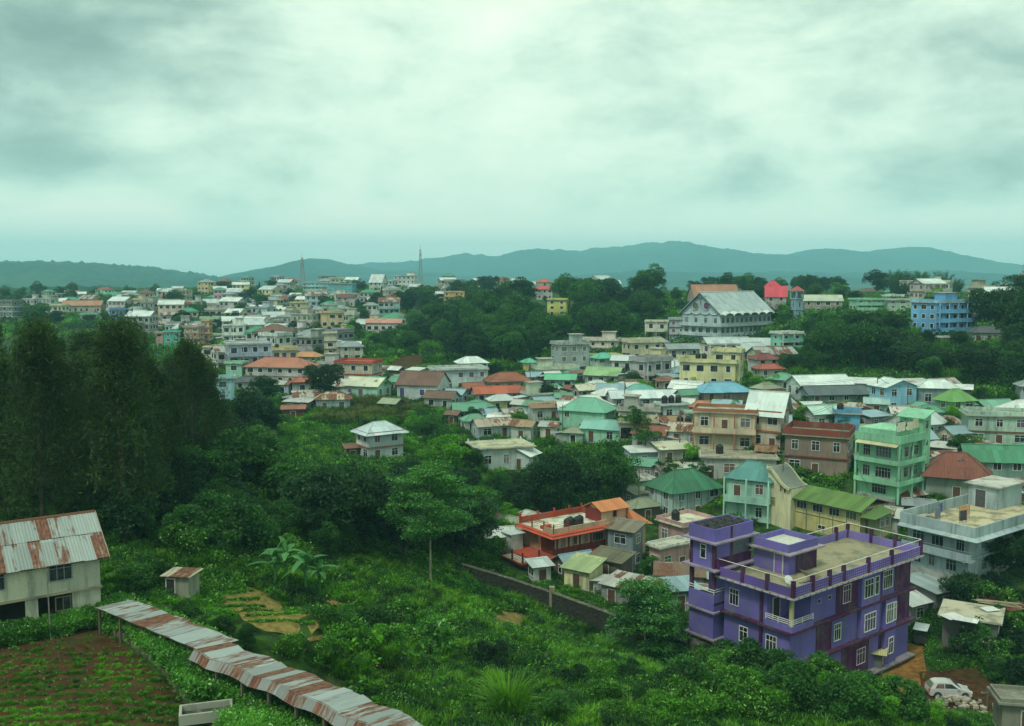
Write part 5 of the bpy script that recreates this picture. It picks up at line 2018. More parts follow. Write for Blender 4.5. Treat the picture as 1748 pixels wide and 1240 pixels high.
# ------------------------------------------------------------------ rusty-roofed house, left foreground
def barn():
    c = Vector((-38.8, 65.9, 15.4))
    rot = 35
    o = thing('rusty_roofed_house', 'long whitewashed house with rust-streaked corrugated roof at the garden edge', 'house', c, math.radians(rot))
    w, d, H, rh = 17.0, 7.6, 4.75, 2.1
    Wh = (.56, .58, .45)
    X, Y = w / 2, d / 2
    wall = MB().box(-X, X, -Y, Y, 2.35, H)
    wall.slab([(X, -Y, H), (X, Y, H), (X, 0, H + rh)], .15).slab([(-X, Y, H), (-X, -Y, H), (-X, 0, H + rh)], .15)
    # the ground floor: wall piers with open dark bays between them
    for x0, x1 in ((-X, -7.2), (-5.0, -3.2), (-1.4, 1.6), (3.6, 4.4), (6.6, X)):
        wall.box(x0, x1, -Y + .05, -Y + .3, -1.0, 2.35)
    wall.box(-X, X, Y - .25, Y, -1, 2.35).box(X - .25, X, -Y + .3, Y - .25, -1, 2.35).box(-X, -X + .25, -Y + .3, Y - .25, -1, 2.35)
    wall.build('wall', MAT['paint'], o, Wh + (.45,))
    bx(o, 'floor_slab', 'concrete', (.30, .27, .18), -X - .1, X + .1, -Y - .1, Y, 2.2, 2.34)
    bx(o, 'ground_floor', 'concrete', (.25, .23, .18), -X, X, -Y, Y, -1.2, .02)
    for x, ww in ((5.9, 1.35), (1.7, 1.3), (-2.6, 1.3), (-6.6, 1.3)):
        add_window(o, x, -Y, 3.25, 0, ww, 1.2, (.20, .24, .28), 'bars')
    add_window(o, 6.0, -Y + .05, 1.05, 0, .9, .9, (.12, .1, .08))
    S, g = roof_slopes('gable', w, d, H, rh, .55, 'x')
    rr = random.Random(77)
    fr = MB()
    for s in S: fr.slab(s, .06)
    ro = fr.build('roof', MAT['plain'], o, (.09, .07, .05))
    for si, s in enumerate(S):
        lo, hi = s[:2], s[2:]
        a = [Vector(q) for q in s]
        m1, m0 = a[1].lerp(a[2], .54), a[0].lerp(a[3], .54)
        rows = [[a[0], a[1], m1, m0], [m0, m1, a[2], a[3]]]
        for ri, row in enumerate(rows):
            for i, m in enumerate(slope_sheets(row, .82, rr, .03, .03)):
                if ri == 1: m.v = [(v[0], v[1], v[2] + .035) for v in m.v]
                ru = rr.choice((.10, .28, .36, .40, .44, .50, .64))
                k = rr.uniform(.85, 1.1)
                m.build('roof_sheet', MAT['tin'], ro, (.30 * k, .35 * k, .33 * k, ru * 1.15))
    MB().tube([(-X - .55, 0, H + rh + .07), (X + .55, 0, H + rh + .07)], .13, 6).build('ridge_cap', MAT['tin'], ro, (.3, .2, .15, .8))
    bg_ = MB().slab([(X + .57, -Y - .5, H - .25), (X + .57, 0, H + rh + .12), (X + .57, 0, H + rh - .1), (X + .57, -Y - .5, H - .45)], .05)
    bg_.build('bargeboard', MAT['plain'], ro, (.35, .28, .2))
    HOUSES.append((c.x, c.y, 10))
    p = Vector((-31.8, 64.4, 15.0))
    q = thing('pole', 'thin leaning metal pole in front of the rusty-roofed house', 'pole', p)
    MB().tube([(0, 0, -.3), (-.12, .1, 4.6)], [.05, .035], 6).build('shaft', MAT['plain'], q, (.20, .19, .16))


barn()


# ------------------------------------------------------------------ rust-patched long sheds stepping down the bank
def long_shed(label, p0, p1, zr0, zr1, back, front, drop_b, drop_f, seed, rust, bend=0.0):
    """ridge from p0 to p1; wide back slope (to the right), narrow front lean (to the left)"""
    rr = random.Random(seed)
    a, b_ = Vector((p0[0], p0[1], zr0)), Vector((p1[0], p1[1], zr1))
    e = (b_ - a); L = math.hypot(e.x, e.y)
    rz = math.atan2(e.y, e.x)
    zg = min(float(hgt(*p0)), float(hgt(*p1))) - .3
    o = thing('tin_shed', label, 'shed', (a.x, a.y, zg), rz)
    n = max(4, int(L / .8))
    fr = MB(); base = None
    zs = lambda i: (zr0 + (zr1 - zr0) * i / n - zg) + .10 * math.sin(i * 1.3 + seed) * (bend > 0) + rr.uniform(-.03, .03)
    ofs = lambda i: bend * math.sin(i / n * math.pi * 1.2)
    Z = [zs(i) for i in range(n + 1)]; O = [ofs(i) for i in range(n + 1)]
    xs = [L * i / n for i in range(n + 1)]
    for i in range(n):
        fr.slab([(xs[i], O[i], Z[i] - .05), (xs[i + 1], O[i + 1], Z[i + 1] - .05), (xs[i + 1], O[i + 1] + back, Z[i + 1] - drop_b - .05), (xs[i], O[i] + back, Z[i] - drop_b - .05)], .05)
    ro = fr.build('roof_boarding', MAT['plain'], o, (.08, .06, .04))
    for i in range(n):
        k = rr.uniform(.85, 1.12)
        ru = rr.choice((.20, .36, .42, .46, .50, .56, .64)) * rust
        dz_ = rr.uniform(0, .04)
        u0 = rr.randrange(300) * .82
        m = MB()
        x0, x1 = xs[i] + .01, xs[i + 1] + .03
        m.slab([(x0, O[i] - .05, Z[i] + dz_), (x1, O[i + 1] - .05, Z[i + 1] + dz_), (x1, O[i + 1] + back + rr.uniform(.05, .2), Z[i + 1] - drop_b + dz_), (x0, O[i] + back + rr.uniform(.05, .2), Z[i] - drop_b + dz_)], .03,
               [(u0, 0), (u0 + .81, 0), (u0 + .81, back), (u0, back)])
        m.build('roof_sheet', MAT['tin'], ro, (.30 * k, .35 * k, .34 * k, ru))
        if front > 0:
            ru = rr.choice((.44, .52, .58, .66)) * rust
            u0 = rr.randrange(300) * .82
            m = MB()
            m.slab([(x0, O[i] - front, Z[i] - drop_f + dz_), (x1, O[i + 1] - front, Z[i + 1] - drop_f + dz_), (x1, O[i + 1], Z[i + 1] + .03 + dz_), (x0, O[i], Z[i] + .03 + dz_)], .03,
                   [(u0, 0), (u0 + .81, 0), (u0 + .81, front), (u0, front)])
            m.build('roof_sheet', MAT['tin'], ro, (.24 * k, .26 * k, .25 * k, ru))
    hz0, hz1 = Z[0], Z[-1]
    # back wall, posts along the open front, cross beams
    wl = MB()
    for i in range(n):
        wl.slab([(xs[i], O[i] + back - .25, -.6), (xs[i + 1], O[i + 1] + back - .25, -.6), (xs[i + 1], O[i + 1] + back - .25, Z[i + 1] - drop_b - .12), (xs[i], O[i] + back - .25, Z[i] - drop_b - .12)], .12)
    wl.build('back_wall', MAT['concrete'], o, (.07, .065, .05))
    for i in range(0, n + 1, 3):
        yf = O[i] - front + .15
        bx(o, 'post', 'plain', (.13, .11, .08), xs[i] - .07, xs[i] + .07, yf, yf + .14, -.8, Z[i] - drop_f - .05)
        bx(o, 'beam', 'plain', (.16, .14, .10), xs[i] - .05, xs[i] + .05, yf + .15, O[i] + back - .4, Z[i] - max(drop_f, drop_b) - .22, Z[i] - max(drop_f, drop_b) - .12)
    return o


long_shed('upper stretch of the rusty tin shed roof beside the whitewashed house', (-28.8, 64.9), (-19.2, 57.8), 17.1, 16.8, 2.6, .0, .18, .0, 3, 1.1)
long_shed('lower long tin shed with patched grey and rust sheets running down the bank', (-19.6, 57.5), (-2.6, 43.8), 16.95, 16.7, 2.4, .42, .30, .5, 8, .95, .3)

# small privy by the crops
P = hit(305, 1030)
o = thing('garden_hut', 'small concrete hut with rusted flat tin roof beside the crop terrace', 'hut', (P.x, P.y + 1, P.z), math.radians(-12))
bx(o, 'wall', 'paint', (.34, .36, .27, .6), -1.05, 1.05, -.8, .8, -1, 2.0)
add_door(o, -.55, -.8, .05, 0, .7, 1.7, (.03, .03, .03))
MB().slab([(-1.35, -1.1, 2.05), (1.35, -1.1, 2.12), (1.35, 1.1, 2.2), (-1.35, 1.1, 2.16)], .05, [(0, 0), (2.7, 0), (2.7, 2.2), (0, 2.2)]).build('roof', MAT['tin'], o, (.42, .40, .30, .45))


# ------------------------------------------------------------------ stone boundary wall, garden wall, basin
def stone_wall():
    pts = [at_z(770, 958, 4.8), at_z(860, 985, 4.4), at_z(942, 1012, 4.0), at_z(1048, 1050, 3.6), at_z(1120, 1078, 3.2), at_z(1180, 1100, 3.0)]
    o = thing('stone_wall', 'long dark mossy stone wall between the overgrown slope and the houses', 'wall', pts[0])
    base = pts[0]
    for k, (a, b_) in enumerate(zip(pts, pts[1:])):
        m = MB()
        d = (b_ - a); n = Vector((-d.y, d.x, 0)).normalized() * .22
        za, zb = float(hgt(a.x, a.y)) - 1.6, float(hgt(b_.x, b_.y)) - 1.6
        q = [a - base, b_ - base]
        ta, tb = a.z - base.z, b_.z - base.z
        lo_a, lo_b = za - base.z, zb - base.z
        f = [Vector((q[0].x, q[0].y, 0)), Vector((q[1].x, q[1].y, 0))]
        P8 = []
        for zz in (0, 1):
            for p_, s in ((f[0], -1), (f[1], -1), (f[1], 1), (f[0], 1)):
                lo, hi = (lo_a, ta) if p_ is f[0] else (lo_b, tb)
                P8.append(tuple(p_ + n * s + Vector((0, 0, hi if zz else lo))))
        m.v = P8
        for fc in ((0, 3, 2, 1), (4, 5, 6, 7), (0, 1, 5, 4), (1, 2, 6, 5), (2, 3, 7, 6), (3, 0, 4, 7)):
            m.f.append(fc); m.uv.append([(0, 0)] * 4)
        m.build('wall_panel', MAT['stone'], o, (.034, .030, .020))
        cp = MB()
        up = Vector((0, 0, 1))
        A0, B0 = f[0] + up * (ta + .1), f[1] + up * (tb + .1)
        cp.slab([A0 - n * 1.3, B0 - n * 1.3, B0 + n * 1.3, A0 + n * 1.3], .1)
        cp.build('coping', MAT['concrete'], o, (.055, .05, .035))
        if k in (2,):
            bx(o, 'gate_pier', 'concrete', (.24, .20, .12), f[0].x - .3, f[0].x + .3, f[0].y - .3, f[0].y + .3, lo_a, ta + .7)


stone_wall()


def drape(name, label, mat, poly, lift=.03, n=26, kind='structure', color=None):
    """a patch of ground lying on the terrain, its outline given as ground points"""
    xs = [p[0] for p in poly]; ys = [p[1] for p in poly]
    mx_, my_ = sum(xs) / len(xs), sum(ys) / len(ys)
    BARE.append([(mx_ + (x - mx_) * 1.12, my_ + (y - my_) * 1.12 - .9) for x, y in poly])
    rr_ = np.random.RandomState(len(poly) + int(abs(xs[0]) * 7))
    cx_, cy_ = sum(xs) / len(xs), sum(ys) / len(ys)
    out = []
    for k in range(len(poly)):
        a, b_ = poly[k], poly[(k + 1) % len(poly)]
        for i in range(4):
            q = i / 4
            j = rr_.uniform(-.05, .05)
            x, y = a[0] + (b_[0] - a[0]) * q, a[1] + (b_[1] - a[1]) * q
            out.append((x + (x - cx_) * j, y + (y - cy_) * j))
    V = []; Fc = []
    rings = 12
    for r_ in range(rings + 1):
        q = r_ / rings
        for x, y in out:
            V.append((cx_ + (x - cx_) * q, cy_ + (y - cy_) * q))
    V = np.array(V)
    Z = hgt(V[:, 0], V[:, 1]) + lift
    m = len(out)
    Qd = []
    for r_ in range(rings):
        for k in range(m):
            Qd.append((r_ * m + k, r_ * m + (k + 1) % m, (r_ + 1) * m + (k + 1) % m, (r_ + 1) * m + k))
    me = np_mesh(name, np.c_[V, Z], np.array(Qd), MAT[mat], True)
    return tag(put(name, me, None, color), label, kind=kind)


G = lambda px, py, z=15.0: tuple(at_z(px, py, z))[:2]
garden = [G(-160, 1082), G(0, 1086), G(90, 1078), G(165, 1073), G(210, 1098), G(262, 1140), G(330, 1207), G(372, 1245), G(440, 1330), G(-200, 1330)]
drape('garden_bed', 'brown dug vegetable bed in the left foreground', 'soil_garden', garden, .05)
gw = thing('garden_wall', 'low brown block wall edging the vegetable bed', 'wall', (garden[3][0], garden[3][1], 15))
wl = [G(-160, 1076), G(0, 1080), G(90, 1071), G(168, 1066), G(214, 1092), G(268, 1134), G(338, 1202), G(384, 1245), G(430, 1290)]
blk = MB().box(-.24, .24, -.16, .16, -.3, .5).mesh('block', MAT['concrete'])
blk2 = MB().slab([(-.24, -.17, .47), (.24, -.16, .53), (.23, .16, .52), (-.24, .17, .46)], .8).mesh('block', MAT['concrete'])
for a, b_ in zip(wl, wl[1:]):
    L = math.hypot(b_[0] - a[0], b_[1] - a[1]); n = max(1, int(L / .5))
    for i in range(n):
        q = (i + .5) / n
        x, y = a[0] + (b_[0] - a[0]) * q, a[1] + (b_[1] - a[1]) * q
        put('block', rnd.choice((blk, blk2)), gw, [v * rnd.uniform(.7, 1.2) for v in (.115, .085, .05)], (x - gw.location.x + rnd.uniform(-.03, .03), y - gw.location.y, float(hgt(x, y)) - 15 + rnd.uniform(-.05, .04)), math.atan2(b_[1] - a[1], b_[0] - a[0]) + rnd.uniform(-.06, .06))

p = at_z(352, 1222, 15)
o = thing('stone_basin', 'empty rectangular concrete basin at the corner of the vegetable bed', 'basin', (p.x, p.y, 15.0), math.radians(17))
bx(o, 'rim', 'concrete', (.28, .30, .24), -1.45, 1.45, -.75, -.6, -.1, .5)
bx(o, 'rim', 'concrete', (.28, .30, .24), -1.45, 1.45, .6, .75, -.1, .5)
bx(o, 'rim', 'concrete', (.28, .30, .24), -1.45, -1.3, -.6, .6, -.1, .5)
bx(o, 'rim', 'concrete', (.28, .30, .24), 1.3, 1.45, -.6, .6, -.1, .5)
bx(o, 'basin_floor', 'concrete', (.03, .035, .025), -1.3, 1.3, -.6, .6, -.1, .14)

PROTECT += [(1176, 1326, 500, 580, 305), (1352, 1367, 486, 556, 290), (1180, 1545, 890, 1100, 86), (905, 1095, 855, 965, 118), (1462, 1606, 695, 785, 126), (1552, 1748, 845, 985, 104), (1336, 1530, 795, 885, 122), (600, 690, 722, 780, 166), (508, 604, 738, 768, 165), (1576, 1655, 1158, 1196, 88)]

# ------------------------------------------------------------------ the houses of the near town, each fitted to its outline
H_ = px_house
# --- foreground right
H_('grey concrete two-storey house with mossy overhanging roof in front of the red house', 1030, 1104, 908, 978, rot=-34, asp=.8, storeys=2, roof='shed', rh=.7, wc=(.24, .30, .32), rc=(.20, .17, .12, .25), weather=.5, ov=.5, door=False)
H_('low pink and white house with flat concrete roof beside the grey mossy-roofed house', 1100, 1184, 938, 988, rot=34, asp=.42, storeys=1, roof='flat', parapet=.25, wc='pink', trim='white', weather=.3, roof_floor=(.40, .40, .30), wgap=2.2)
H_('low cream hut with pale mossy sheet roof behind the stone wall', 956, 1036, 978, 1012, rot=-36, asp=.9, storeys=1, roof='shed', rh=.9, wc='pale_yellow', rc=(.34, .42, .20, .1), weather=.4)
H_('dark brown lean-to with mossy roof between the red house and the cream hut', 1000, 1086, 962, 1000, rot=-36, asp=.7, storeys=1, roof='shed', rh=.6, wc=(.14, .11, .08), rc=(.13, .12, .07, .2), weather=.5)
H_('tiny white tin-roofed outhouse at the foot of the red outside stair', 902, 940, 975, 995, rot=20, asp=.9, storeys=1, roof='shed', rh=.4, wc='white', rc='tin', weather=.5)
H_('white tin roof of a hut half hidden by leaves left of the red house', 814, 852, 888, 905, rot=25, asp=.9, storeys=1, roof='gable', wc='offwhite', rc='patchy')
H_('flat cream terrace house with pink walls and black tank behind the purple tower', 1118, 1222, 902, 946, rot=36, asp=.8, storeys=1, roof='flat', parapet=.5, wc='pink', weather=.3, roof_floor=(.55, .56, .42), tanks=1, where='the pink terrace house')
H_('half-timbered white house with dark green hipped roof', 1096, 1236, 842, 892, rot=28, asp=.75, storeys=2, roof='hip', wc=(.42, .56, .52), rc=(.035, .17, .085, .03), timber='dark_grey', weather=.2, rh=2.3)
H_('pale mint two-storey house with teal hipped roof and tin balcony', 1231, 1338, 822, 902, rot=-30, asp=.8, storeys=2, roof='hip', wc=(.36, .62, .50), rc=(.085, .25, .23, .05), balc=('f',), weather=.2, rh=1.9)
H_('low shed with brown and white striped tin roof below the green tower house', 1490, 1588, 850, 872, rot=30, asp=.7, storeys=1, roof='gable', wc='dirty', rc=(.52, .54, .50, .42), rh=1.5, weather=.6)
H_('grey tin lean-to roof beside the striped shed', 1536, 1600, 872, 890, rot=-20, asp=.6, storeys=1, roof='shed', rh=.5, wc='dark_grey', rc='grey', weather=.5)
H_('brown-red hipped bungalow with broad veranda below the long mint house', 1560, 1700, 812, 862, rot=-22, asp=.8, storeys=1, roof='hip', wc=(.30, .36, .30), rc=(.20, .06, .04, .22), rh=2.4, ov=.9, weather=.4)
H_('long green-roofed house with dark eaves right of the mint green tower house', 1636, 1748, 786, 838, rot=-8, asp=.5, storeys=2, roof='gable', wc=(.20, .34, .28), rc=(.06, .24, .13, .05), rh=1.8, weather=.4)
H_('maroon and cream flat-roofed block with overgrown roof', 1328, 1466, 752, 822, rot=-26, asp=.8, storeys=2, roof='flat', wc=(.27, .20, .16), trim=(.22, .05, .035), band=(.22, .05, .035), parapet=1.0, weather=.5, roof_floor=(.18, .22, .13), posts=False)
H_('long pale mint house with bare concrete upper storey at the right edge', 1640, 1790, 716, 768, rot=-14, asp=.45, storeys=2, roof='flat', wc=(.40, .56, .46), parapet=.6, weather=.55, band='brown', posts=True)
# --- grey yards lower right
H_('low corrugated shed roof between the purple block and the pale blue block', 1536, 1662, 1012, 1050, rot=26, asp=.8, storeys=1, roof='shed', rh=.5, wc='dark_grey', rc=(.34, .42, .42, .08), weather=.6, door=False)
H_('white tin-roofed lean-to against the back of the purple block', 1522, 1590, 1036, 1072, rot=30, asp=.7, storeys=1, roof='shed', rh=.8, wc='grey', rc=(.62, .68, .64, .03), weather=.5, door=False)
H_('unfinished grey concrete house with loose sheets and rods on its slab', 1592, 1720, 1066, 1136, rot=-30, asp=.9, storeys=1, roof='flat', wc=(.13, .13, .12), parapet=0, weather=.8, roof_floor=(.42, .40, .29), wgap=5)
H_('grey block wall house at the bottom right corner', 1690, 1800, 1205, 1262, rot=-10, asp=.6, storeys=1, roof='flat', wc=(.20, .20, .16), parapet=.3, weather=.7, roof_floor=(.2, .2, .16))
H_('tin shed strewn with yellow straw in front of the purple block', 1432, 1520, 1116, 1150, rot=-24, asp=.8, storeys=1, roof='shed', rh=.4, wc='dark_grey', rc=(.50, .46, .22, .12), weather=.6, door=False)
# --- the middle
H_('white two-storey house with hipped tin roof standing alone on the green slope', 600, 697, 740, 790, rot=33, asp=.78, storeys=2, roof='hip', wc=(.60, .68, .68), rc=(.50, .60, .62, .03), band=(.34, .20, .14), weather=.1, rh=1.4, ov=.8)
H_('red-brown hut attached to the left of the lone white house', 586, 616, 766, 786, rot=20, asp=.8, storeys=1, roof='shed', rh=.5, wc='brown', rc='rust', weather=.6)
H_('whitewashed house with long flat yellowish concrete roof', 793, 915, 768, 806, rot=18, asp=.7, storeys=1, roof='flat', wc=(.56, .66, .62), parapet=.12, weather=.25, roof_floor=(.42, .40, .24), posts=True)
H_('white gabled cottage with tin roof joined to the flat concrete roof', 862, 925, 779, 808, rot=-28, asp=.9, storeys=1, roof='gable', wc=(.56, .68, .62), rc='white', ridge='y', weather=.2)
H_('rusty-roofed white shack behind the flat concrete roof', 800, 880, 728, 752, rot=22, asp=.6, storeys=1, roof='gable', wc=(.44, .54, .56), rc=(.40, .34, .27, .32), weather=.4)
H_('orange-rust gabled shack with striped white gable', 868, 922, 728, 756, rot=-24, asp=.8, storeys=1, roof='gable', wc=(.48, .56, .50), rc=(.36, .26, .15, .35), weather=.4)
H_('dark weathered timber hut at the edge of the green slope', 758, 792, 708, 728, rot=-25, asp=.9, storeys=1, roof='gable', wc=(.08, .07, .06), rc='brown', weather=.6)
H_('brown-roofed low house above the orange-rust shack', 898, 960, 698, 722, rot=15, asp=.6, storeys=1, roof='shed', rh=.7, wc=(.44, .52, .50), rc=(.26, .15, .075, .3), weather=.4)
H_('small white house right of the orange-rust shack', 918, 960, 728, 752, rot=-20, asp=.8, storeys=1, roof='gable', wc='offwhite', rc='rusty', weather=.4)
H_('small yellow house with pale tin roof and red roof behind', 828, 884, 684, 706, rot=15, asp=.7, storeys=1, roof='hip', wc='yellow', rc='tin', weather=.15)
H_('low red-roofed house directly behind the small yellow house', 800, 892, 672, 690, rot=15, asp=.5, storeys=1, roof='gable', wc=(.42, .48, .46), rc=(.42, .10, .05, .08), weather=.3)
H_('two-tier green-roofed mint house with white lower roof', 950, 1056, 704, 742, rot=-24, asp=.75, storeys=2, roof='hip', wc=(.28, .60, .42), rc=(.16, .40, .28, .05), weather=.15, rh=2.0)
H_('low mint cottage with grey-green gable roof in front of the two-tier green house', 988, 1076, 734, 760, rot=-24, asp=.7, storeys=1, roof='gable', wc=(.32, .64, .46), rc=(.20, .42, .36, .04), weather=.12)
H_('white flat-roofed house carrying two black tanks', 1116, 1176, 694, 722, rot=15, asp=.7, storeys=1, roof='flat', wc=(.48, .62, .62), parapet=.3, weather=.3, tanks=3, where='the white two-tank house')
H_('cream and brown two-storey house with columned upper floor', 1176, 1300, 708, 774, rot=-16, asp=.6, storeys=2, roof='flat', wc=(.60, .52, .36), band=(.40, .13, .05), parapet=.55, weather=.25, trim=(.36, .15, .07), balc=('f',), win_w=1.5)
H_('brown and cream wing under a pale gabled roof with a dormer', 1268, 1354, 704, 772, rot=-32, asp=.85, storeys=2, roof='gable', ridge='x', wc=(.52, .46, .36), band=(.34, .13, .06), rc=(.60, .70, .66, .0), weather=.2, rh=2.9, ov=.7)
H_('salmon tiled low roof wing left of the cream and brown house', 1172, 1230, 700, 712, rot=-16, asp=.7, storeys=1, roof='hip', wc=(.5, .4, .3), rc=(.42, .18, .11, .06))
H_('mint green annexe under the salmon roof', 1166, 1212, 708, 746, rot=10, asp=.7, storeys=2, roof='flat', wc=(.34, .64, .46), parapet=.2, weather=.2)
H_('small rusty-roofed shack left of the mint annexe', 1116, 1172, 720, 738, rot=18, asp=.7, storeys=1, roof='gable', wc='dark_grey', rc=(.34, .22, .13, .4), weather=.5)
H_('white house with sloping rust-striped roof below the cream and brown house', 1134, 1212, 738, 764, rot=-22, asp=.8, storeys=1, roof='gable', wc=(.46, .54, .50), rc=(.50, .46, .34, .4), weather=.4, tanks=2, where='the rust-striped house')
H_('shack with scattered white sheets on a mossy roof', 1112, 1186, 770, 794, rot=12, asp=.7, storeys=1, roof='shed', rh=.6, wc='dirty', rc=(.58, .58, .42, .28), weather=.5)
H_('long white house with brown-patched flat roof and black tank', 1188, 1330, 786, 822, rot=-10, asp=.45, storeys=1, roof='flat', wc=(.50, .54, .48), parapet=.2, weather=.45, tanks=1, roof_floor=(.28, .24, .16), where='the long brown-patched roof')
H_('hut with rust-brown sheet roof right of the long white house', 1286, 1332, 776, 792, rot=-24, asp=.9, storeys=1, roof='gable', wc='brown', rc=(.28, .18, .10, .5), weather=.4)
H_('tumbledown striped tin shed above the green half-timbered house', 1106, 1172, 806, 826, rot=30, asp=.8, storeys=1, roof='gable', wc='dirty', rc=(.56, .52, .42, .38), weather=.6)
H_('pale tin-roofed shed behind the half-timbered house', 1160, 1220, 806, 828, rot=-20, asp=.7, storeys=1, roof='shed', rh=.6, wc='dirty', rc='patchy', weather=.5)
H_('pale green-roofed house with white gable left of the small blue house', 1368, 1438, 706, 740, rot=14, asp=.75, storeys=1, roof='gable', wc=(.52, .58, .50), rc=(.42, .60, .52, .03), weather=.2)
H_('small blue flat-roofed house with white door wall and black tank', 1416, 1472, 708, 744, rot=-14, asp=.8, storeys=1, roof='flat', wc=(.14, .40, .60), parapet=.6, weather=.15, tanks=1, where='the small blue house')
H_('low blue-green hipped roof house with tanks', 1470, 1520, 690, 712, rot=-18, asp=.8, storeys=1, roof='gable', wc=(.3, .46, .46), rc=(.34, .50, .46, .05), weather=.3)
H_('green house with mossy hipped roof right of the washing line', 1594, 1662, 684, 728, rot=20, asp=.8, storeys=2, roof='hip', wc=(.22, .46, .26), rc=(.14, .32, .09, .04), weather=.2, rh=1.6)
H_('sky blue two-storey house with white tin gable', 1484, 1562, 662, 708, rot=16, asp=.75, storeys=2, roof='gable', wc=(.26, .54, .70), rc=(.58, .68, .64, .03), weather=.12, ridge='y')
H_('long white tin-roofed house below the dark wood', 1342, 1452, 658, 684, rot=12, asp=.55, storeys=1, roof='gable', wc=(.50, .62, .60), rc=(.62, .70, .66, .04), weather=.2)
H_('dark slate-grey roofed low house before the long white tin roof', 1362, 1480, 676, 690, rot=8, asp=.45, storeys=1, roof='gable', wc=(.22, .30, .32), rc=(.09, .12, .13, .04), weather=.3)
H_('white house with small raised roof between two tin roofs', 1440, 1500, 656, 676, rot=-15, asp=.7, storeys=1, roof='shed', rh=.8, wc=(.55, .64, .62), rc='white', weather=.15)
H_('grey house with broad white tin hip right of the sky blue house', 1556, 1638, 664, 700, rot=-14, asp=.7, storeys=1, roof='hip', wc=(.26, .36, .38), rc=(.62, .70, .66, .05), weather=.3)
H_('green tin-roofed shed at the wood edge far right', 1660, 1730, 694, 712, rot=12, asp=.6, storeys=1, roof='gable', wc=(.14, .2, .15), rc=(.16, .36, .24, .06), weather=.4)
H_('narrow grey house cut by the right edge of the picture', 1731, 1790, 660, 692, rot=-15, asp=.8, storeys=2, roof='hip', wc=(.36, .42, .42), rc='grey', weather=.3)
H_('blue-roofed open-sided pavilion house below the yellow block', 1180, 1282, 668, 690, rot=10, asp=.6, storeys=1, roof='hip', wc=(.40, .32, .26), rc=(.15, .36, .48, .04), weather=.25, ov=.8)
H_('orange-roofed low house right of the blue pavilion roof', 1284, 1346, 678, 694, rot=-15, asp=.6, storeys=1, roof='gable', wc=(.45, .52, .45), rc=(.46, .18, .10, .08), weather=.25)
H_('pale yellow two-storey block with stepped flat roofs and black tanks', 1153, 1272, 622, 666, rot=-22, asp=.7, storeys=2, roof='flat', wc=(.66, .64, .34), parapet=.7, weather=.1, head=True, tanks=2, where='the pale yellow block', roof_floor=(.5, .48, .3))
H_('pale yellow upper wing at the right of the stepped yellow block', 1210, 1274, 604, 662, rot=-22, asp=.8, storeys=3, roof='flat', wc=(.68, .66, .36), parapet=.6, weather=.1)
H_('white house with maroon hipped roof behind the yellow block', 1276, 1330, 614, 640, rot=14, asp=.8, storeys=2, roof='hip', wc=(.54, .56, .54), rc='maroon', weather=.2)
H_('low brick-red roof house in front of the maroon-roofed house', 1284, 1338, 630, 648, rot=10, asp=.6, storeys=1, roof='hip', wc=(.46, .44, .40), rc=(.34, .085, .05, .06), weather=.2)
H_('mint green three-storey flats left of the dark wood', 1314, 1370, 572, 608, rot=18, asp=.7, storeys=3, roof='flat', wc=(.22, .58, .46), parapet=.5, weather=.2, balc=('f',), trim='white')
H_('bright blue four-storey block with open galleries and tall end wall', 1552, 1660, 520, 582, rot=26, asp=.6, storeys=4, roof='flat', wc=(.16, .42, .72), parapet=.7, weather=.1, balc=('f',), trim=(.26, .54, .78), head=True, name='apartment_block', cat='building')
H_('dark-roofed white bungalow right of the bright blue block', 1650, 1716, 568, 590, rot=-10, asp=.7, storeys=1, roof='hip', wc=(.44, .50, .50), rc='dark', weather=.2)
H_('small white gate lodge in front of the bright blue block', 1600, 1620, 578, 592, rot=10, asp=.8, storeys=1, roof='flat', wc=(.56, .62, .58), parapet=.3)
# --- centre band
H_('brown hipped-roof white house above the green slope', 676, 770, 658, 686, rot=-18, asp=.75, storeys=1, roof='gable', wc=(.58, .66, .66), rc=(.15, .075, .055, .1), weather=.15, rh=2.6)
H_('small brown-roofed house below the brown hipped-roof white house', 722, 786, 680, 700, rot=-16, asp=.75, storeys=1, roof='gable', wc=(.42, .46, .44), rc=(.15, .085, .06, .15), weather=.3)
H_('white two-level house with pale tin gables in the centre', 727, 836, 634, 670, rot=14, asp=.6, storeys=2, roof='flat', wc=(.52, .64, .64), parapet=.4, weather=.25)
H_('white upper house with pale tin hip over the two-level white house', 774, 836, 620, 656, rot=14, asp=.7, storeys=3, roof='hip', wc=(.56, .66, .66), rc=(.62, .70, .66, .03), weather=.2)
H_('rust-red hip-roofed house with veranda posts in the centre', 822, 910, 650, 672, rot=14, asp=.65, storeys=1, roof='hip', wc=(.38, .42, .42), rc=(.27, .085, .045, .12), weather=.25, ov=.8)
H_('tiny yellow rooftop kiosk house with green pyramid roof', 886, 920, 620, 640, rot=20, asp=1.0, storeys=1, roof='hip', wc='yellow', rc=(.12, .42, .28, .03), weather=.1)
H_('green flat-tinned house right of the rust-red veranda house', 928, 988, 648, 664, rot=-10, asp=.6, storeys=1, roof='gable', wc=(.3, .46, .38), rc=(.13, .44, .26, .03), weather=.2)
H_('large moss-green roofed house with pale stripes', 994, 1070, 642, 658, rot=-20, asp=.8, storeys=1, roof='gable', wc=(.32, .42, .36), rc=(.26, .42, .20, .10), weather=.3)
H_('ragged pale-striped tin roof hut between green roofs', 974, 1026, 666, 684, rot=20, asp=.8, storeys=1, roof='gable', wc=(.36, .42, .40), rc=(.56, .56, .42, .34), weather=.4)
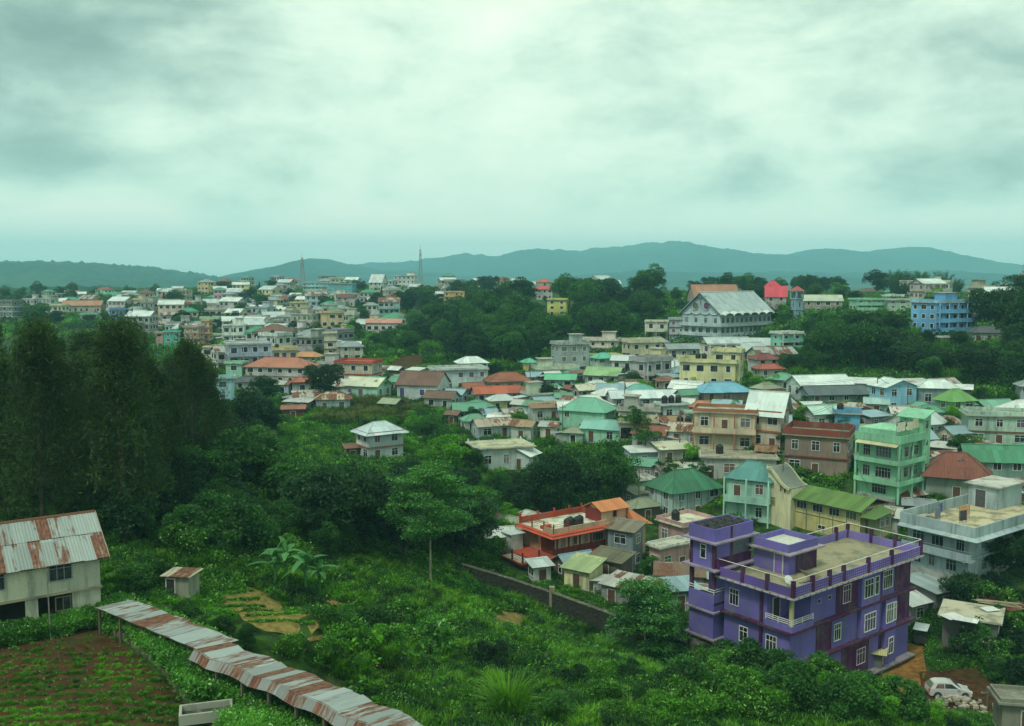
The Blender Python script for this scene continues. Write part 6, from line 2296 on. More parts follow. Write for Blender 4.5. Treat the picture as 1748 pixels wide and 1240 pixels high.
H_('teal hip-roofed house left of the blue pavilion roof', 1064, 1120, 666, 684, rot=-16, asp=.7, storeys=1, roof='hip', wc=(.3, .4, .4), rc=(.13, .36, .30, .04), weather=.2)
H_('long white-roofed low row with dark openings', 1034, 1160, 680, 700, rot=6, asp=.35, storeys=1, roof='gable', wc=(.44, .54, .56), rc=(.58, .66, .66, .10), weather=.3)
H_('brown-roofed little house left of the yellow block', 1116, 1156, 650, 670, rot=15, asp=.8, storeys=1, roof='hip', wc=(.4, .36, .32), rc=(.22, .10, .065, .1), weather=.2)
H_('grey three-storey house with scalloped parapets', 938, 1008, 590, 640, rot=18, asp=.7, storeys=3, roof='flat', wc=(.40, .47, .46), parapet=.6, weather=.5, head=True)
H_('cream house with pink terrace band behind the grey scalloped house', 984, 1062, 584, 606, rot=-12, asp=.6, storeys=2, roof='flat', wc=(.62, .58, .50), band='pink', parapet=.6, weather=.2, head=True)
H_('cream block with curved parapet left of the yellow block', 1060, 1132, 588, 618, rot=16, asp=.7, storeys=2, roof='flat', wc=(.62, .58, .40), parapet=.9, weather=.25)
H_('mint house with bright green pyramid roof in the centre', 1005, 1054, 612, 636, rot=20, asp=.85, storeys=2, roof='hip', wc=(.46, .62, .50), rc=(.11, .42, .28, .03), weather=.15)
H_('white gabled house beside the mint house', 1040, 1090, 616, 636, rot=-20, asp=.8, storeys=1, roof='gable', wc=(.56, .60, .56), rc='tin', weather=.2)
H_('cream flat-roofed house at the left foot of the church hall', 1098, 1144, 552, 582, rot=-12, asp=.7, storeys=2, roof='flat', wc=(.58, .60, .50), parapet=.4, weather=.2, balc=('f',))
H_('maroon and grey house touching the church hall', 1138, 1176, 548, 586, rot=-10, asp=.8, storeys=3, roof='flat', wc=(.42, .48, .54), band='maroon', parapet=.4, weather=.2)
H_('low grey hall with long tin roof below the church hall', 1130, 1212, 596, 614, rot=10, asp=.4, storeys=1, roof='gable', wc=(.36, .44, .44), rc='grey', weather=.3)
# --- left of centre
H_('long house with salmon hipped roof and pale pink lower eave', 420, 544, 628, 658, rot=-12, asp=.5, storeys=2, roof='hip', wc=(.46, .48, .46), rc=(.40, .15, .09, .10), weather=.2, band=(.55, .38, .36))
H_('small house with brick-red roof below the salmon hipped roof', 494, 538, 652, 676, rot=14, asp=.7, storeys=1, roof='hip', wc=(.42, .44, .44), rc=(.36, .10, .065, .08), weather=.3)
H_('red flat-topped house with white and cream walls', 572, 654, 622, 658, rot=-14, asp=.7, storeys=2, roof='flat', wc=(.56, .52, .40), band='red', parapet=.5, weather=.2, trim='red', roof_floor=(.36, .08, .05))
H_('mint cottage with patched pale gable roof', 586, 670, 660, 684, rot=-22, asp=.75, storeys=1, roof='gable', wc=(.36, .64, .50), rc=(.56, .58, .44, .22), weather=.15)
H_('old shack with cream and black striped tin roof', 534, 604, 682, 706, rot=10, asp=.7, storeys=1, roof='hip', wc=(.40, .50, .52), rc=(.46, .42, .30, .45), weather=.5)
H_('low shack with pale roof left of the striped shack', 484, 540, 688, 704, rot=-14, asp=.6, storeys=1, roof='shed', rh=.5, wc='dark_grey', rc='patchy', weather=.5)
H_('red-brown roof shed at the edge of the slope', 478, 524, 704, 716, rot=10, asp=.6, storeys=1, roof='shed', rh=.5, wc='brown', rc=(.30, .10, .07, .2), weather=.4)
H_('turquoise-white house peeping past the grove', 358, 406, 648, 690, rot=14, asp=.8, storeys=2, roof='flat', wc=(.34, .60, .66), parapet=.4, weather=.15)
H_('dark slate hip-roofed house right of the turquoise-white house', 396, 446, 652, 668, rot=12, asp=.7, storeys=1, roof='hip', wc=(.42, .48, .48), rc='dark', weather=.2)
H_('mint flat-walled house left of the salmon hipped roof', 386, 424, 622, 654, rot=-10, asp=.8, storeys=2, roof='flat', wc=(.30, .58, .42), parapet=.4, weather=.2)
H_('slim white stair tower house with grey louvred top', 485, 502, 566, 606, rot=10, asp=1.0, storeys=3, roof='flat', wc=(.58, .62, .60), parapet=.6, weather=.3)
H_('half-timbered cream house with grey hip beside the meadow', 576, 624, 592, 616, rot=12, asp=.7, storeys=2, roof='hip', wc=(.58, .58, .48), rc='grey', timber='dark_grey', weather=.2)
H_('cream three-storey house left of the half-timbered cream house', 550, 578, 572, 610, rot=12, asp=.8, storeys=3, roof='flat', wc=(.58, .56, .44), band='brown', parapet=.4, weather=.3)
H_('twin orange-roofed cream house above the salmon roof', 498, 552, 610, 626, rot=-8, asp=.6, storeys=1, roof='hip', wc=(.58, .54, .42), rc=(.48, .24, .12, .06), weather=.2)
# --- landmarks of the far town
H_('dark multi-storey block with white floor lines at the left edge', -12, 40, 516, 550, rot=-14, asp=.6, storeys=4, roof='flat', wc=(.16, .20, .20), band='white', parapet=.5, name='apartment_block', cat='building')
H_('long church with salmon roof and two small gables at far left', 108, 178, 522, 536, rot=10, asp=.5, storeys=1, roof='gable', wc=(.52, .46, .38), rc=(.40, .19, .12, .06), name='church', cat='church')
H_('bright blue house in the far left town', 186, 218, 530, 550, rot=16, asp=.8, storeys=2, roof='flat', wc=(.12, .30, .58), parapet=.5)
H_('teal green block behind the grove', 278, 314, 568, 596, rot=14, asp=.8, storeys=3, roof='flat', wc=(.08, .46, .38), parapet=.4)
H_('white and brick-red house left of the teal green block', 264, 282, 570, 592, rot=12, asp=.8, storeys=3, roof='flat', wc=(.50, .30, .26), parapet=.4)
H_('orange and pink striped block with yellow end tower', 315, 350, 560, 596, rot=-12, asp=.7, storeys=4, roof='flat', wc=(.54, .32, .26), band='cream', parapet=.5)
H_('yellow stair tower at the end of the orange and pink block', 346, 364, 550, 594, rot=-12, asp=.9, storeys=4, roof='flat', wc=(.64, .46, .18), band='red', parapet=.5)
H_('turquoise row of houses on the ridge below the left mast', 560, 608, 486, 506, rot=-8, asp=.6, storeys=3, roof='flat', wc=(.06, .42, .50), parapet=.5)
H_('pale turquoise block beside the turquoise row', 516, 562, 484, 502, rot=8, asp=.6, storeys=3, roof='flat', wc=(.34, .60, .60), parapet=.5, balc=('f',))
H_('white hotel with three rows of windows on the ridge', 672, 712, 472, 492, rot=-6, asp=.5, storeys=3, roof='flat', wc=(.62, .66, .62), parapet=.4, head=True, name='hotel', cat='building')
H_('steep white gabled church on the ridge left of the hotel', 630, 662, 482, 498, rot=-22, asp=.8, storeys=2, roof='gable', wc=(.54, .58, .54), rc='tin', rh=5.0, name='church', cat='church')
H_('orange-yellow house on the wood edge right of the hotel', 756, 794, 500, 514, rot=6, asp=.6, storeys=2, roof='flat', wc=(.66, .44, .16), parapet=.5, balc=('f',))
H_('red pagoda-roofed house rising above the wood, lower tier', 911, 944, 494, 512, rot=10, asp=.8, storeys=2, roof='hip', wc=(.44, .40, .40), rc=(.52, .08, .06, .0))
H_('red-roofed upper tier room of the pagoda-like house', 914, 942, 482, 500, rot=10, asp=.8, storeys=2, roof='hip', wc=(.46, .42, .42), rc=(.54, .09, .06, .0))
H_('yellow flats half hidden in the wood', 932, 972, 514, 540, rot=-10, asp=.7, storeys=3, roof='flat', wc=(.60, .62, .16), parapet=.5)
H_('white columned house with dark red roof in the far town', 573, 608, 508, 524, rot=6, asp=.6, storeys=2, roof='hip', wc=(.56, .56, .52), rc='maroon')
H_('long white-fronted house with pink roof above the meadow', 624, 690, 552, 570, rot=-6, asp=.4, storeys=1, roof='gable', wc=(.54, .52, .48), rc='pink')
H_('yellow row house in the middle of the far town', 494, 528, 518, 538, rot=8, asp=.6, storeys=2, roof='flat', wc=(.66, .58, .26), parapet=.4)
H_('brown church with red-capped tower behind the church hall', 1172, 1262, 506, 528, rot=14, asp=.35, storeys=1, roof='gable', wc=(.42, .36, .30), rc=(.40, .20, .13, .05), rh=4, name='church', cat='church')
H_('red gothic-gabled house behind the church hall ridge', 1302, 1346, 506, 530, rot=-14, asp=.9, storeys=2, roof='gable', wc=(.54, .52, .50), rc=(.60, .055, .09, .0), rh=3.4)
H_('pinkish white turret house with red pyramid right of the church ridge', 1304, 1332, 490, 520, rot=10, asp=.9, storeys=3, roof='hip', wc=(.54, .52, .52), rc=(.60, .055, .09, .0), rh=2.2)
H_('cream and brown gabled villa right of the slender tower', 1366, 1438, 514, 536, rot=-10, asp=.6, storeys=2, roof='gable', wc=(.50, .46, .38), rc=(.42, .46, .36, .1))
H_('light green flats on the right ridge', 1450, 1506, 513, 538, rot=8, asp=.5, storeys=3, roof='flat', wc=(.28, .58, .42), parapet=.4, balc=('f',))
H_('pale green flats behind the bright blue block', 1510, 1564, 514, 536, rot=-6, asp=.5, storeys=3, roof='flat', wc=(.42, .60, .44), parapet=.4)


# ------------------------------------------------------------------ the crowd of houses on the far slopes
def far_town():
    r = random.Random(21)
    WALLS = [('cream', (.60, .55, .38)), ('white', (.60, .64, .60)), ('pale grey', (.44, .48, .46)), ('pale green', (.42, .58, .44)), ('pale blue', (.38, .52, .56)), ('yellow', (.62, .54, .24)),
             ('pinkish', (.54, .40, .36)), ('mint', (.26, .54, .42)), ('off-white', (.52, .52, .44)), ('weathered grey', (.30, .33, .32))]
    WW = [20, 22, 14, 8, 7, 6, 6, 5, 14, 8]
    TOPS = [('flat roof', 'flat', None), ('stair-boxed flat roof', 'flat', None), ('tin gable roof', 'gable', ROOF['tin']), ('rusty gable roof', 'gable', ROOF['rusty']), ('red hipped roof', 'hip', ROOF['red']),
            ('grey hipped roof', 'hip', ROOF['grey']), ('green hipped roof', 'hip', ROOF['green']), ('white gable roof', 'gable', ROOF['white']), ('brown hipped roof', 'hip', ROOF['brown'])]
    TW = [27, 23, 12, 5, 4, 8, 6, 11, 3]
    NUM = {1: 'one-storey', 2: 'two-storey', 3: 'three-storey'}
    areas = [  # picture polygon, how many, region phrase
        ([(20, 520), (130, 506), (190, 545), (190, 560), (60, 552)], 14, 'at the far left'),
        ([(130, 512), (330, 500), (450, 492), (660, 492), (720, 500), (690, 530), (560, 545), (330, 556), (250, 566), (190, 552), (130, 536)], 125, 'on the far left ridge'),
        ([(210, 560), (330, 552), (620, 540), (690, 552), (640, 588), (560, 604), (380, 640), (340, 604), (250, 590)], 62, 'behind the grove'),
        ([(380, 604), (560, 598), (640, 618), (600, 640), (520, 662), (450, 668), (392, 660)], 16, 'above the green slope'),
        ([(700, 494), (820, 488), (1000, 494), (1080, 500), (1000, 506), (820, 508), (740, 512)], 22, 'along the wooded ridge'),
        ([(1370, 512), (1560, 500), (1748, 508), (1748, 560), (1690, 555), (1670, 530), (1440, 540)], 18, 'on the right ridge'),
        ([(930, 640), (1150, 610), (1180, 640), (1150, 690), (1060, 690), (930, 700), (830, 690)], 14, 'in mid-town'),
        ([(1100, 690), (1330, 690), (1340, 780), (1130, 800), (1080, 760)], 9, 'among central shacks'),
        ([(1090, 580), (1160, 570), (1330, 600), (1330, 640), (1140, 620)], 6, 'below the church hall'),
        ([(1330, 700), (1480, 690), (1640, 700), (1720, 740), (1640, 760), (1380, 740)], 6, 'behind the mint tower'),
    ]
    items = []
    for ai, (poly, n, where) in enumerate(areas):
        xs = [p[0] for p in poly]; ys = [p[1] for p in poly]
        k = t_ = 0
        while k < n and t_ < n * 90:
            t_ += 1
            px, py = r.uniform(min(xs), max(xs)), r.uniform(min(ys), max(ys))
            if not bool(inside(poly, np.array(px), np.array(py))): continue
            P = hit(px, py)
            if P.y > 800: continue
            st = r.choices((1, 2, 3), (3, 5, 3))[0]
            w = r.uniform(6.5, 11.0); d = w * r.uniform(.6, .95)
            if any((P.x - q[0]) ** 2 + ((P.y - q[1]) * .8) ** 2 < (q[2] * .88 + w * .36) ** 2 for q in HOUSES): continue
            if hides(P.x, P.y, w * .5, P.z, P.z + st * 2.9 + 1.0, 5): continue
            (wn, wc), = r.choices(WALLS, WW); (tn, rf, rc), = r.choices(TOPS, TW)
            wc = tuple(c * r.uniform(.88, 1.1) for c in wc)
            o = building(None, Vector((P.x, P.y + d / 2, P.z)), r.choice((-32, -24, -16, -8, 8, 14, 22, 30)) + r.uniform(-4, 4), w, d, st * 2.9, st, rf, None, wc, rc or 'tin', None, near=False,
                         head=(tn == 'stair-boxed flat roof'), band=r.choice((None, None, 'white', 'brown')), balc=('f',) if (st > 1 and r.random() < .45) else (), weather=r.uniform(.15, .5), parapet=r.choice((.3, .7, .9)),
                         group='houses crowding the far town', annex=r.random() < .5, tanks=1 if (rf == 'flat' and P.y < 430 and r.random() < .5) else 0, where='a far flat-roofed house', posts=r.random() < .35, base_drop=4.0, win_w=1.5, wgap=2.4, ov=.4, seed=r.randrange(10 ** 6))
            HOUSES.append((P.x, P.y + d / 2, w * .55))
            items.append((o, '%s %s house with %s %s' % (wn, NUM[st], tn, where)))
            k += 1
    number_labels(items, None)


far_town()
number_labels(TANKS, None)


# ------------------------------------------------------------------ shacks and sheds squeezed between the houses
def shacks():
    r = random.Random(77)
    ROOFS = [('rusty tin', (.44, .45, .40, .42)), ('pale tin', (.56, .60, .56, .14)), ('striped rust and grey tin', (.50, .52, .46, .34)), ('brown tin', (.20, .12, .08, .35)), ('white sheet', (.64, .68, .64, .05)), ('dull green', (.12, .30, .20, .1)),
             ('red-brown', (.24, .085, .055, .15)), ('mossy grey', (.26, .30, .20, .15)), ('blue-grey', (.26, .38, .42, .08))]
    WL = [('whitewashed', (.52, .56, .52)), ('grey', (.28, .30, .29)), ('dark timber', (.09, .075, .06)), ('pale green', (.34, .50, .40)), ('cream', (.54, .50, .36)), ('bluish', (.34, .46, .52))]
    areas = [([(790, 680), (1000, 640), (1180, 650), (1180, 700), (1120, 780), (1080, 770), (960, 760), (920, 720), (800, 760)], 46, 'in the centre'),
             ([(1100, 700), (1330, 680), (1340, 830), (1240, 830), (1100, 830), (1090, 770)], 34, 'below the cream house'),
             ([(1340, 670), (1660, 680), (1650, 740), (1480, 740), (1340, 760)], 26, 'behind the mint tower'),
             ([(1500, 700), (1760, 720), (1760, 870), (1500, 880)], 24, 'at the right edge'),
             ([(480, 640), (720, 640), (800, 700), (720, 705), (480, 712)], 16, 'above the green slope'),
             ([(830, 900), (1000, 930), (1180, 960), (1170, 1060), (1060, 1040), (850, 970)], 16, 'round the red house'),
             ([(1090, 820), (1340, 880), (1560, 880), (1560, 920), (1240, 900), (1090, 905)], 16, 'behind the purple block'),
             ([(1530, 960), (1700, 1000), (1760, 1040), (1720, 1110), (1540, 1080)], 9, 'behind the grey yard')]
    items = []
    for poly, n, where in areas:
        xs = [p[0] for p in poly]; ys = [p[1] for p in poly]
        k = t_ = 0
        while k < n and t_ < n * 60:
            t_ += 1
            px, py = r.uniform(min(xs), max(xs)), r.uniform(min(ys), max(ys))
            if not bool(inside(poly, np.array(px), np.array(py))): continue
            P = hit(px, py)
            w = r.uniform(3.4, 6.8); d = w * r.uniform(.6, .95); h = r.uniform(2.1, 2.8)
            if any((P.x - q[0]) ** 2 + (P.y + d / 2 - q[1]) ** 2 < (q[2] * .86 + w * .42) ** 2 for q in HOUSES): continue
            if hides(P.x, P.y, w * .45, P.z, P.z + h + .8, 4): continue
            (rn, rc), = r.choices(ROOFS, (3, 5, 4, 2, 5, 4, 1, 4, 4)); (wn, wc), = r.choices(WL)
            kind = r.choice(('gable', 'gable', 'shed', 'hip'))
            o = building(None, Vector((P.x, P.y + d / 2, P.z)), r.choice((-34, -22, -12, 10, 18, 28)) + r.uniform(-5, 5), w, d, h, 1, kind, (.5 if kind == 'shed' else w * .2), wc, rc, None, cat='shack', name='shack',
                         near=P.y < 170, weather=r.uniform(.4, .8), group='small tin-roofed shacks between the houses', annex=r.random() < .35, base_drop=3.0, ov=.35, wgap=2.6, win_w=.9, seed=r.randrange(10 ** 6))
            HOUSES.append((P.x, P.y + d / 2, w * .55))
            items.append((o, '%s shack with %s roof %s' % (wn, rn, where)))
            k += 1
    number_labels(items, None)


shacks()

# ------------------------------------------------------------------ masts, poles, car, bits and pieces
def lattice_mast(label, px, pt, pb, Y, w):
    b0 = at_y(px, pb, Y); top = at_y(px, pt, Y)
    zg = float(hgt(b0.x, Y))
    h = top.z - zg
    o = thing('radio_mast', label, 'mast', (b0.x, Y, zg))
    m = MB()
    n = 14
    for sx in (-1, 1):
        for sy in (-1, 1):
            m.tube([(sx * w, sy * w, -1), (sx * w * .25, sy * w * .25, h)], .13, 5)
    m.build('leg_frame', MAT['plain'], o, (.25, .24, .24))
    m = MB()
    for k in range(n):
        z0, z1 = h * k / n, h * (k + 1) / n
        a, b_ = w * (1 - .75 * k / n), w * (1 - .75 * (k + 1) / n)
        for s in (-1, 1):
            m.tube([(-a, s * a, z0), (b_, s * b_, z1)], .06, 4).tube([(a, s * a, z0), (-b_, s * b_, z1)], .06, 4)
            m.tube([(s * a, -a, z0), (s * b_, b_, z1)], .06, 4)
        m.tube([(-b_, -b_, z1), (b_, -b_, z1)], .06, 4)
    m.build('bracing', MAT['plain'], o, (.25, .24, .24))
    for z in (.72, .84):
        MB().lathe([(.3, h * z), (.9, h * z + .1), (.9, h * z + .9), (.3, h * z + 1)], 8).build('antenna_ring', MAT['plain'], o, (.35, .3, .3))
    MB().tube([(0, 0, h - .5), (0, 0, h + 3)], .12, 5).build('whip', MAT['plain'], o, (.3, .3, .3))


lattice_mast('left lattice radio mast on the town ridge', 516.5, 440, 480, 690, 2.0)
lattice_mast('tall right radio mast behind the white hotel', 718, 426, 484, 700, 1.6)
lattice_mast('mast cut by the right edge of the picture', 1744, 462, 515, 420, 1.0)


def utility_pole(label, px, pt, pb, arm=True):
    P = hit(px, pb)
    h = (pb - pt) / F * P.y
    o = thing('utility_pole', label, 'pole', P, rnd.uniform(-.4, .4))
    MB().tube([(0, 0, -.5), (.03, 0, h)], [.11, .07], 7).build('shaft', MAT['plain'], o, (.11, .10, .09))
    if arm:
        bx(o, 'crossarm', 'plain', (.12, .11, .1), -.7, .7, -.05, .05, h - .5, h - .4)
        for x in (-.6, 0, .6):
            MB().lathe([(.04, h - .4), (.06, h - .34), (.03, h - .26)], 6, x).build('insulator', MAT['plain'], o, (.4, .38, .35))


for lab, a, b_, c in (('tall dark pole in front of the long white-roofed row', 1066, 630, 702), ('utility pole beside the brown hipped-roof white house', 727, 622, 668), ('pole left of the sky blue house', 1496, 640, 700), ('pole by the pale tin roofs right of the sky blue house', 1548, 655, 712),
                      ('thin pole on the maroon block side', 1340, 700, 760), ('short pole at the corner of the grey yard', 1686, 1088, 1145), ('pole at the purple block rear', 1500, 868, 905), ('pole standing right of the parked car', 1684, 1172, 1215)):
    utility_pole(lab, a, b_, c)


def wires(label, pts, n=2):
    o = thing('overhead_wire', label, 'wire', pts[0])
    for k in range(n):
        for a, b_ in zip(pts, pts[1:]):
            q = []
            for i in range(9):
                t_ = i / 8
                p = a.lerp(b_, t_) - pts[0]
                q.append((p.x + .3 * k, p.y, p.z - .9 * 4 * t_ * (1 - t_) - .25 * k))
            MB().tube(q, .022, 4).build('cable', MAT['plain'], o, (.02, .02, .02))


UP = lambda px, pt, pb: at_y(px, pt, hit(px, pb).y)
wires('sagging cables from the dark centre pole to the sky blue house pole', [UP(1066, 631, 702), UP(1240, 650, 760), UP(1496, 641, 700), UP(1548, 656, 712)])
wires('cables crossing from the brown-roofed house pole to the dark centre pole', [UP(727, 623, 668), UP(900, 650, 720), UP(1066, 632, 702)])
wires('cables over the maroon block', [UP(1340, 701, 760), UP(1420, 690, 800), UP(1500, 868, 905)])
for lab, a, b_, c in (('wooden pole among the shacks left of the cream house', 1160, 700, 770), ('pole beside the half-timbered house', 1090, 800, 880), ('pole between the pale mint and yellow houses', 1334, 770, 890), ('pole on the lane behind the rust-red veranda house', 905, 618, 670), ('pole above the flat concrete roof', 960, 690, 750), ('leaning pole behind the pale blue block', 1640, 780, 850), ('pole on the slope below the long salmon roof', 560, 640, 690)):
    utility_pole(lab, a, b_, c)


def car():
    P = at_z(1618, 1186, .35)
    z = float(hgt(P.x, P.y)) + .02
    o = thing('parked_car', 'white hatchback car parked by the rubble on the dirt yard', 'car', (P.x, P.y, z), math.radians(-4))
    Wc = (.50, .52, .49)
    half = .80
    # side profile (x forward to the right, z up) swept across the width with a narrower cabin
    body = [(-1.95, .32), (-2.0, .62), (-1.93, .92), (-1.2, .98), (.75, .98), (1.35, .90), (1.88, .74), (2.0, .55), (1.97, .30)]
    m = MB()
    def loft(prof, ys):
        rings = [[(x * sx, y, zz) for x, zz in prof] for y, sx in ys]
        for a, b_ in zip(rings, rings[1:]):
            for k in range(len(prof)):
                q = (k + 1) % len(prof)
                m.face([a[k], b_[k], b_[q], a[q]])
        m.face(rings[0]); m.face(rings[-1][::-1])
    loft(body, [(-half, .96), (-half + .12, 1), (half - .12, 1), (half, .96)])
    bo = m.build('body', MAT['car_paint'], o, Wc)
    m = MB()
    cab = [(-1.86, .97), (-1.45, 1.43), (-1.05, 1.53), (-.1, 1.53), (.35, 1.42), (.98, .97)]
    rings = [[(x, -.76, zz) if zz < 1.2 else (x, -.60, zz) for x, zz in cab], [(x, .76, zz) if zz < 1.2 else (x, .60, zz) for x, zz in cab]]
    for k in range(len(cab)):
        q = (k + 1) % len(cab)
        m.face([rings[0][k], rings[1][k], rings[1][q], rings[0][q]])
    m.face(rings[0]); m.face(rings[1][::-1])
    m.build('cabin', MAT['car_paint'], o, Wc)
    for s in (-1, 1):
        for i, pl in enumerate(([(-1.45, 1.02), (-1.22, 1.38), (-.62, 1.42), (-.6, 1.02)], [(-.54, 1.02), (-.54, 1.42), (.08, 1.40), (.62, 1.02)])):
            pts = []
            for x, zz in pl:
                f = (zz - .97) / .5
                pts.append((x, s * (.765 - .16 * min(1, f)) , zz))
            if s < 0: pts = pts
            MB().slab(pts if s < 0 else pts[::-1], .02).build('side_window', MAT['glass'], o)
    ws = MB().slab([(.95, .66, 1.02), (.95, -.66, 1.02), (.42, -.54, 1.40), (.42, .54, 1.40)][::-1], .02)
    for f in range(1): ws.v = [(v[0] + .035, v[1], v[2] + .03) for v in ws.v]
    ws.build('windscreen', MAT['glass'], o)
    rw = MB().slab([(-1.86, -.64, 1.02), (-1.86, .64, 1.02), (-1.52, .52, 1.38), (-1.52, -.52, 1.38)][::-1], .02)
    rw.v = [(v[0] - .05, v[1], v[2] + .03) for v in rw.v]
    rw.build('rear_window', MAT['glass'], o)
    for x in (-1.22, 1.28):
        for s in (-1, 1):
            ty = MB()
            pr = [(.30, -.09), (.31, -.05), (.31, .05), (.30, .09)]
            ty.lathe([(r_, zz) for r_, zz in pr], 18)
            w_ = put('wheel', ty.mesh('wheel', MAT['plain'], False), o, (.015, .015, .016), (x, s * .74, .31))
            w_.rotation_euler = (math.pi / 2, 0, 0)
            rim = put('rim', MB().lathe([(.19, -.1), (.18, .1)], 12).mesh('rim', MAT['plain']), w_, (.35, .36, .36))
            ar = MB().tube([(x + .37 * math.cos(a), s * .80, .31 + .37 * math.sin(a)) for a in np.linspace(0, math.pi, 9)], .045, 5)
            ar.build('wheel_arch', MAT['plain'], o, (.05, .05, .05))
        bx(o, 'mirror', 'car_paint', Wc, .55, .72, -.98 if x < 0 else .80, -.80 if x < 0 else .98, 1.0, 1.12)
    for s in (-1, 1):
        bx(o, 'headlight', 'plain', (.6, .62, .6), 1.80, 1.97, s * .62 - .14, s * .62 + .14, .62, .74)
        bx(o, 'tail_light', 'plain', (.4, .03, .02), -2.0, -1.9, s * .64 - .1, s * .64 + .1, .7, .95)
    bx(o, 'bumper', 'plain', (.10, .10, .10), 1.85, 2.03, -.7, .7, .28, .46)
    bx(o, 'door_seam', 'plain', (.2, .2, .2), -.58, -.565, -.806, -.795, .4, .98)


car()

a, b_ = hit(1015, 1018), hit(1172, 992)
o = thing('low_wall', 'low whitewashed yard wall behind the dark stone wall', 'wall', a, math.atan2(b_.y - a.y, b_.x - a.x))
L = (b_ - a).length
for k in range(6):
    bx(o, 'wall_section', 'paint', (.44, .47, .42, .6), L * k / 6 + .12, L * (k + 1) / 6 - .12, -.08, .08, -1.2, .75)
    bx(o, 'pier', 'paint', (.50, .52, .46, .5), L * k / 6 - .12, L * k / 6 + .12, -.12, .12, -1.2, 1.15)
# rubble heap beside the car
P = hit(1632, 1208)
r = random.Random(3)
m = MB()
for k in range(110):
    x, y = r.gauss(0, 1.5), r.gauss(0, .9)
    zz = max(0, 1.0 - (x / 2.6) ** 2 - (y / 1.6) ** 2) * .8
    s = r.uniform(.10, .30)
    a = r.uniform(0, 3)
    q = [(x + s * math.cos(a + t_) * r.uniform(.7, 1.2), y + s * math.sin(a + t_) * r.uniform(.7, 1.2), zz + s * r.uniform(.4, .9)) for t_ in (0, 1.57, 3.14, 4.7)]
    m.slab(q, s)
tag(m.build('rubble_heap', MAT['concrete'], None, (.34, .31, .24), (P.x, P.y, P.z)), 'pale heap of broken stone and sacks in front of the parked car', 'rubble', kind='stuff')

# three-wheeled cart with pale canopy parked against the grey yard
P = at_z(1572, 1098, .3)
o = thing('three_wheeler', 'dark three-wheeler with white canopy parked beside the grey yard', 'vehicle', (P.x, P.y, float(hgt(P.x, P.y))), math.radians(60))
bx(o, 'body', 'car_paint', (.03, .035, .035), -1.2, 1.0, -.65, .65, .35, 1.0)
MB().slab([(1.0, -.6, .4), (1.45, -.3, .4), (1.45, .3, .4), (1.0, .6, .4)][::1], .1).build('nose_floor', MAT['plain'], o, (.03, .03, .03))
MB().slab([(1.0, .6, 1.0), (1.0, -.6, 1.0), (1.4, -.3, .45), (1.4, .3, .45)][::-1], .06).build('nose', MAT['car_paint'], o, (.03, .035, .035))
for x, y in ((-1.15, -.6), (-1.15, .6), (.95, -.6), (.95, .6)):
    MB().tube([(x, y, 1.0), (x, y, 1.8)], .03, 5).build('canopy_post', MAT['plain'], o, (.05, .05, .05))
MB().slab([(-1.3, -.72, 1.8), (1.1, -.72, 1.8), (1.1, .72, 1.8), (-1.3, .72, 1.8)], .06).build('canopy', MAT['plain'], o, (.50, .58, .56))
for x, y in ((-.8, -.62), (-.8, .62), (1.2, 0)):
    w_ = put('wheel', MB().lathe([(.24, -.06), (.25, 0), (.24, .06)], 14).mesh('wheel', MAT['plain']), o, (.015, .015, .015), (x, y, .25))
    w_.rotation_euler = (math.pi / 2, 0, 0)

# loose sheets and bamboo on the unfinished slab
P = hit(1655, 1136)
for k, (px, py, w_, d_, rz, lab) in enumerate(((1625, 1052, 2.0, 1.6, 20, 'white loose tin sheet on the left of the unfinished slab'), (1650, 1058, 2.2, 1.4, -34, 'white loose tin sheet at the front of the unfinished slab'), (1690, 1040, 1.6, 1.2, 12, 'small loose tin sheet in the middle of the unfinished slab'))):
    p = at_z(px, py, P.z + (1136 - 1066) / F * P.y * 1.02 + .22 + .05 * k)
    q = MB().slab([(-w_ / 2, -d_ / 2, 0), (w_ / 2, -d_ / 2, .03), (w_ / 2, d_ / 2, .05), (-w_ / 2, d_ / 2, .02)], .03, [(0, 0), (w_, 0), (w_, d_), (0, d_)]).build('loose_sheet', MAT['tin'], None, (.66, .70, .66, .03), p, math.radians(rz))
    tag(q, lab, 'tin sheet', 'loose sheets on the unfinished slab')
p = at_z(1705, 1032, P.z + (1136 - 1066) / F * P.y * 1.02 + .2)
m = MB()
for k in range(16):
    a = math.radians(-24 + r.uniform(-8, 8)); x, y = r.uniform(-.8, .8), r.uniform(-.8, .8)
    m.tube([(x - 2 * math.cos(a), y - 2 * math.sin(a), .05 + .03 * (k % 4)), (x + 2 * math.cos(a), y + 2 * math.sin(a), .05 + .03 * (k % 4))], .035, 5)
tag(m.build('bamboo_poles', MAT['plain'], None, (.28, .24, .15), p), 'bundle of thin poles lying on the unfinished slab', 'poles', kind='stuff')

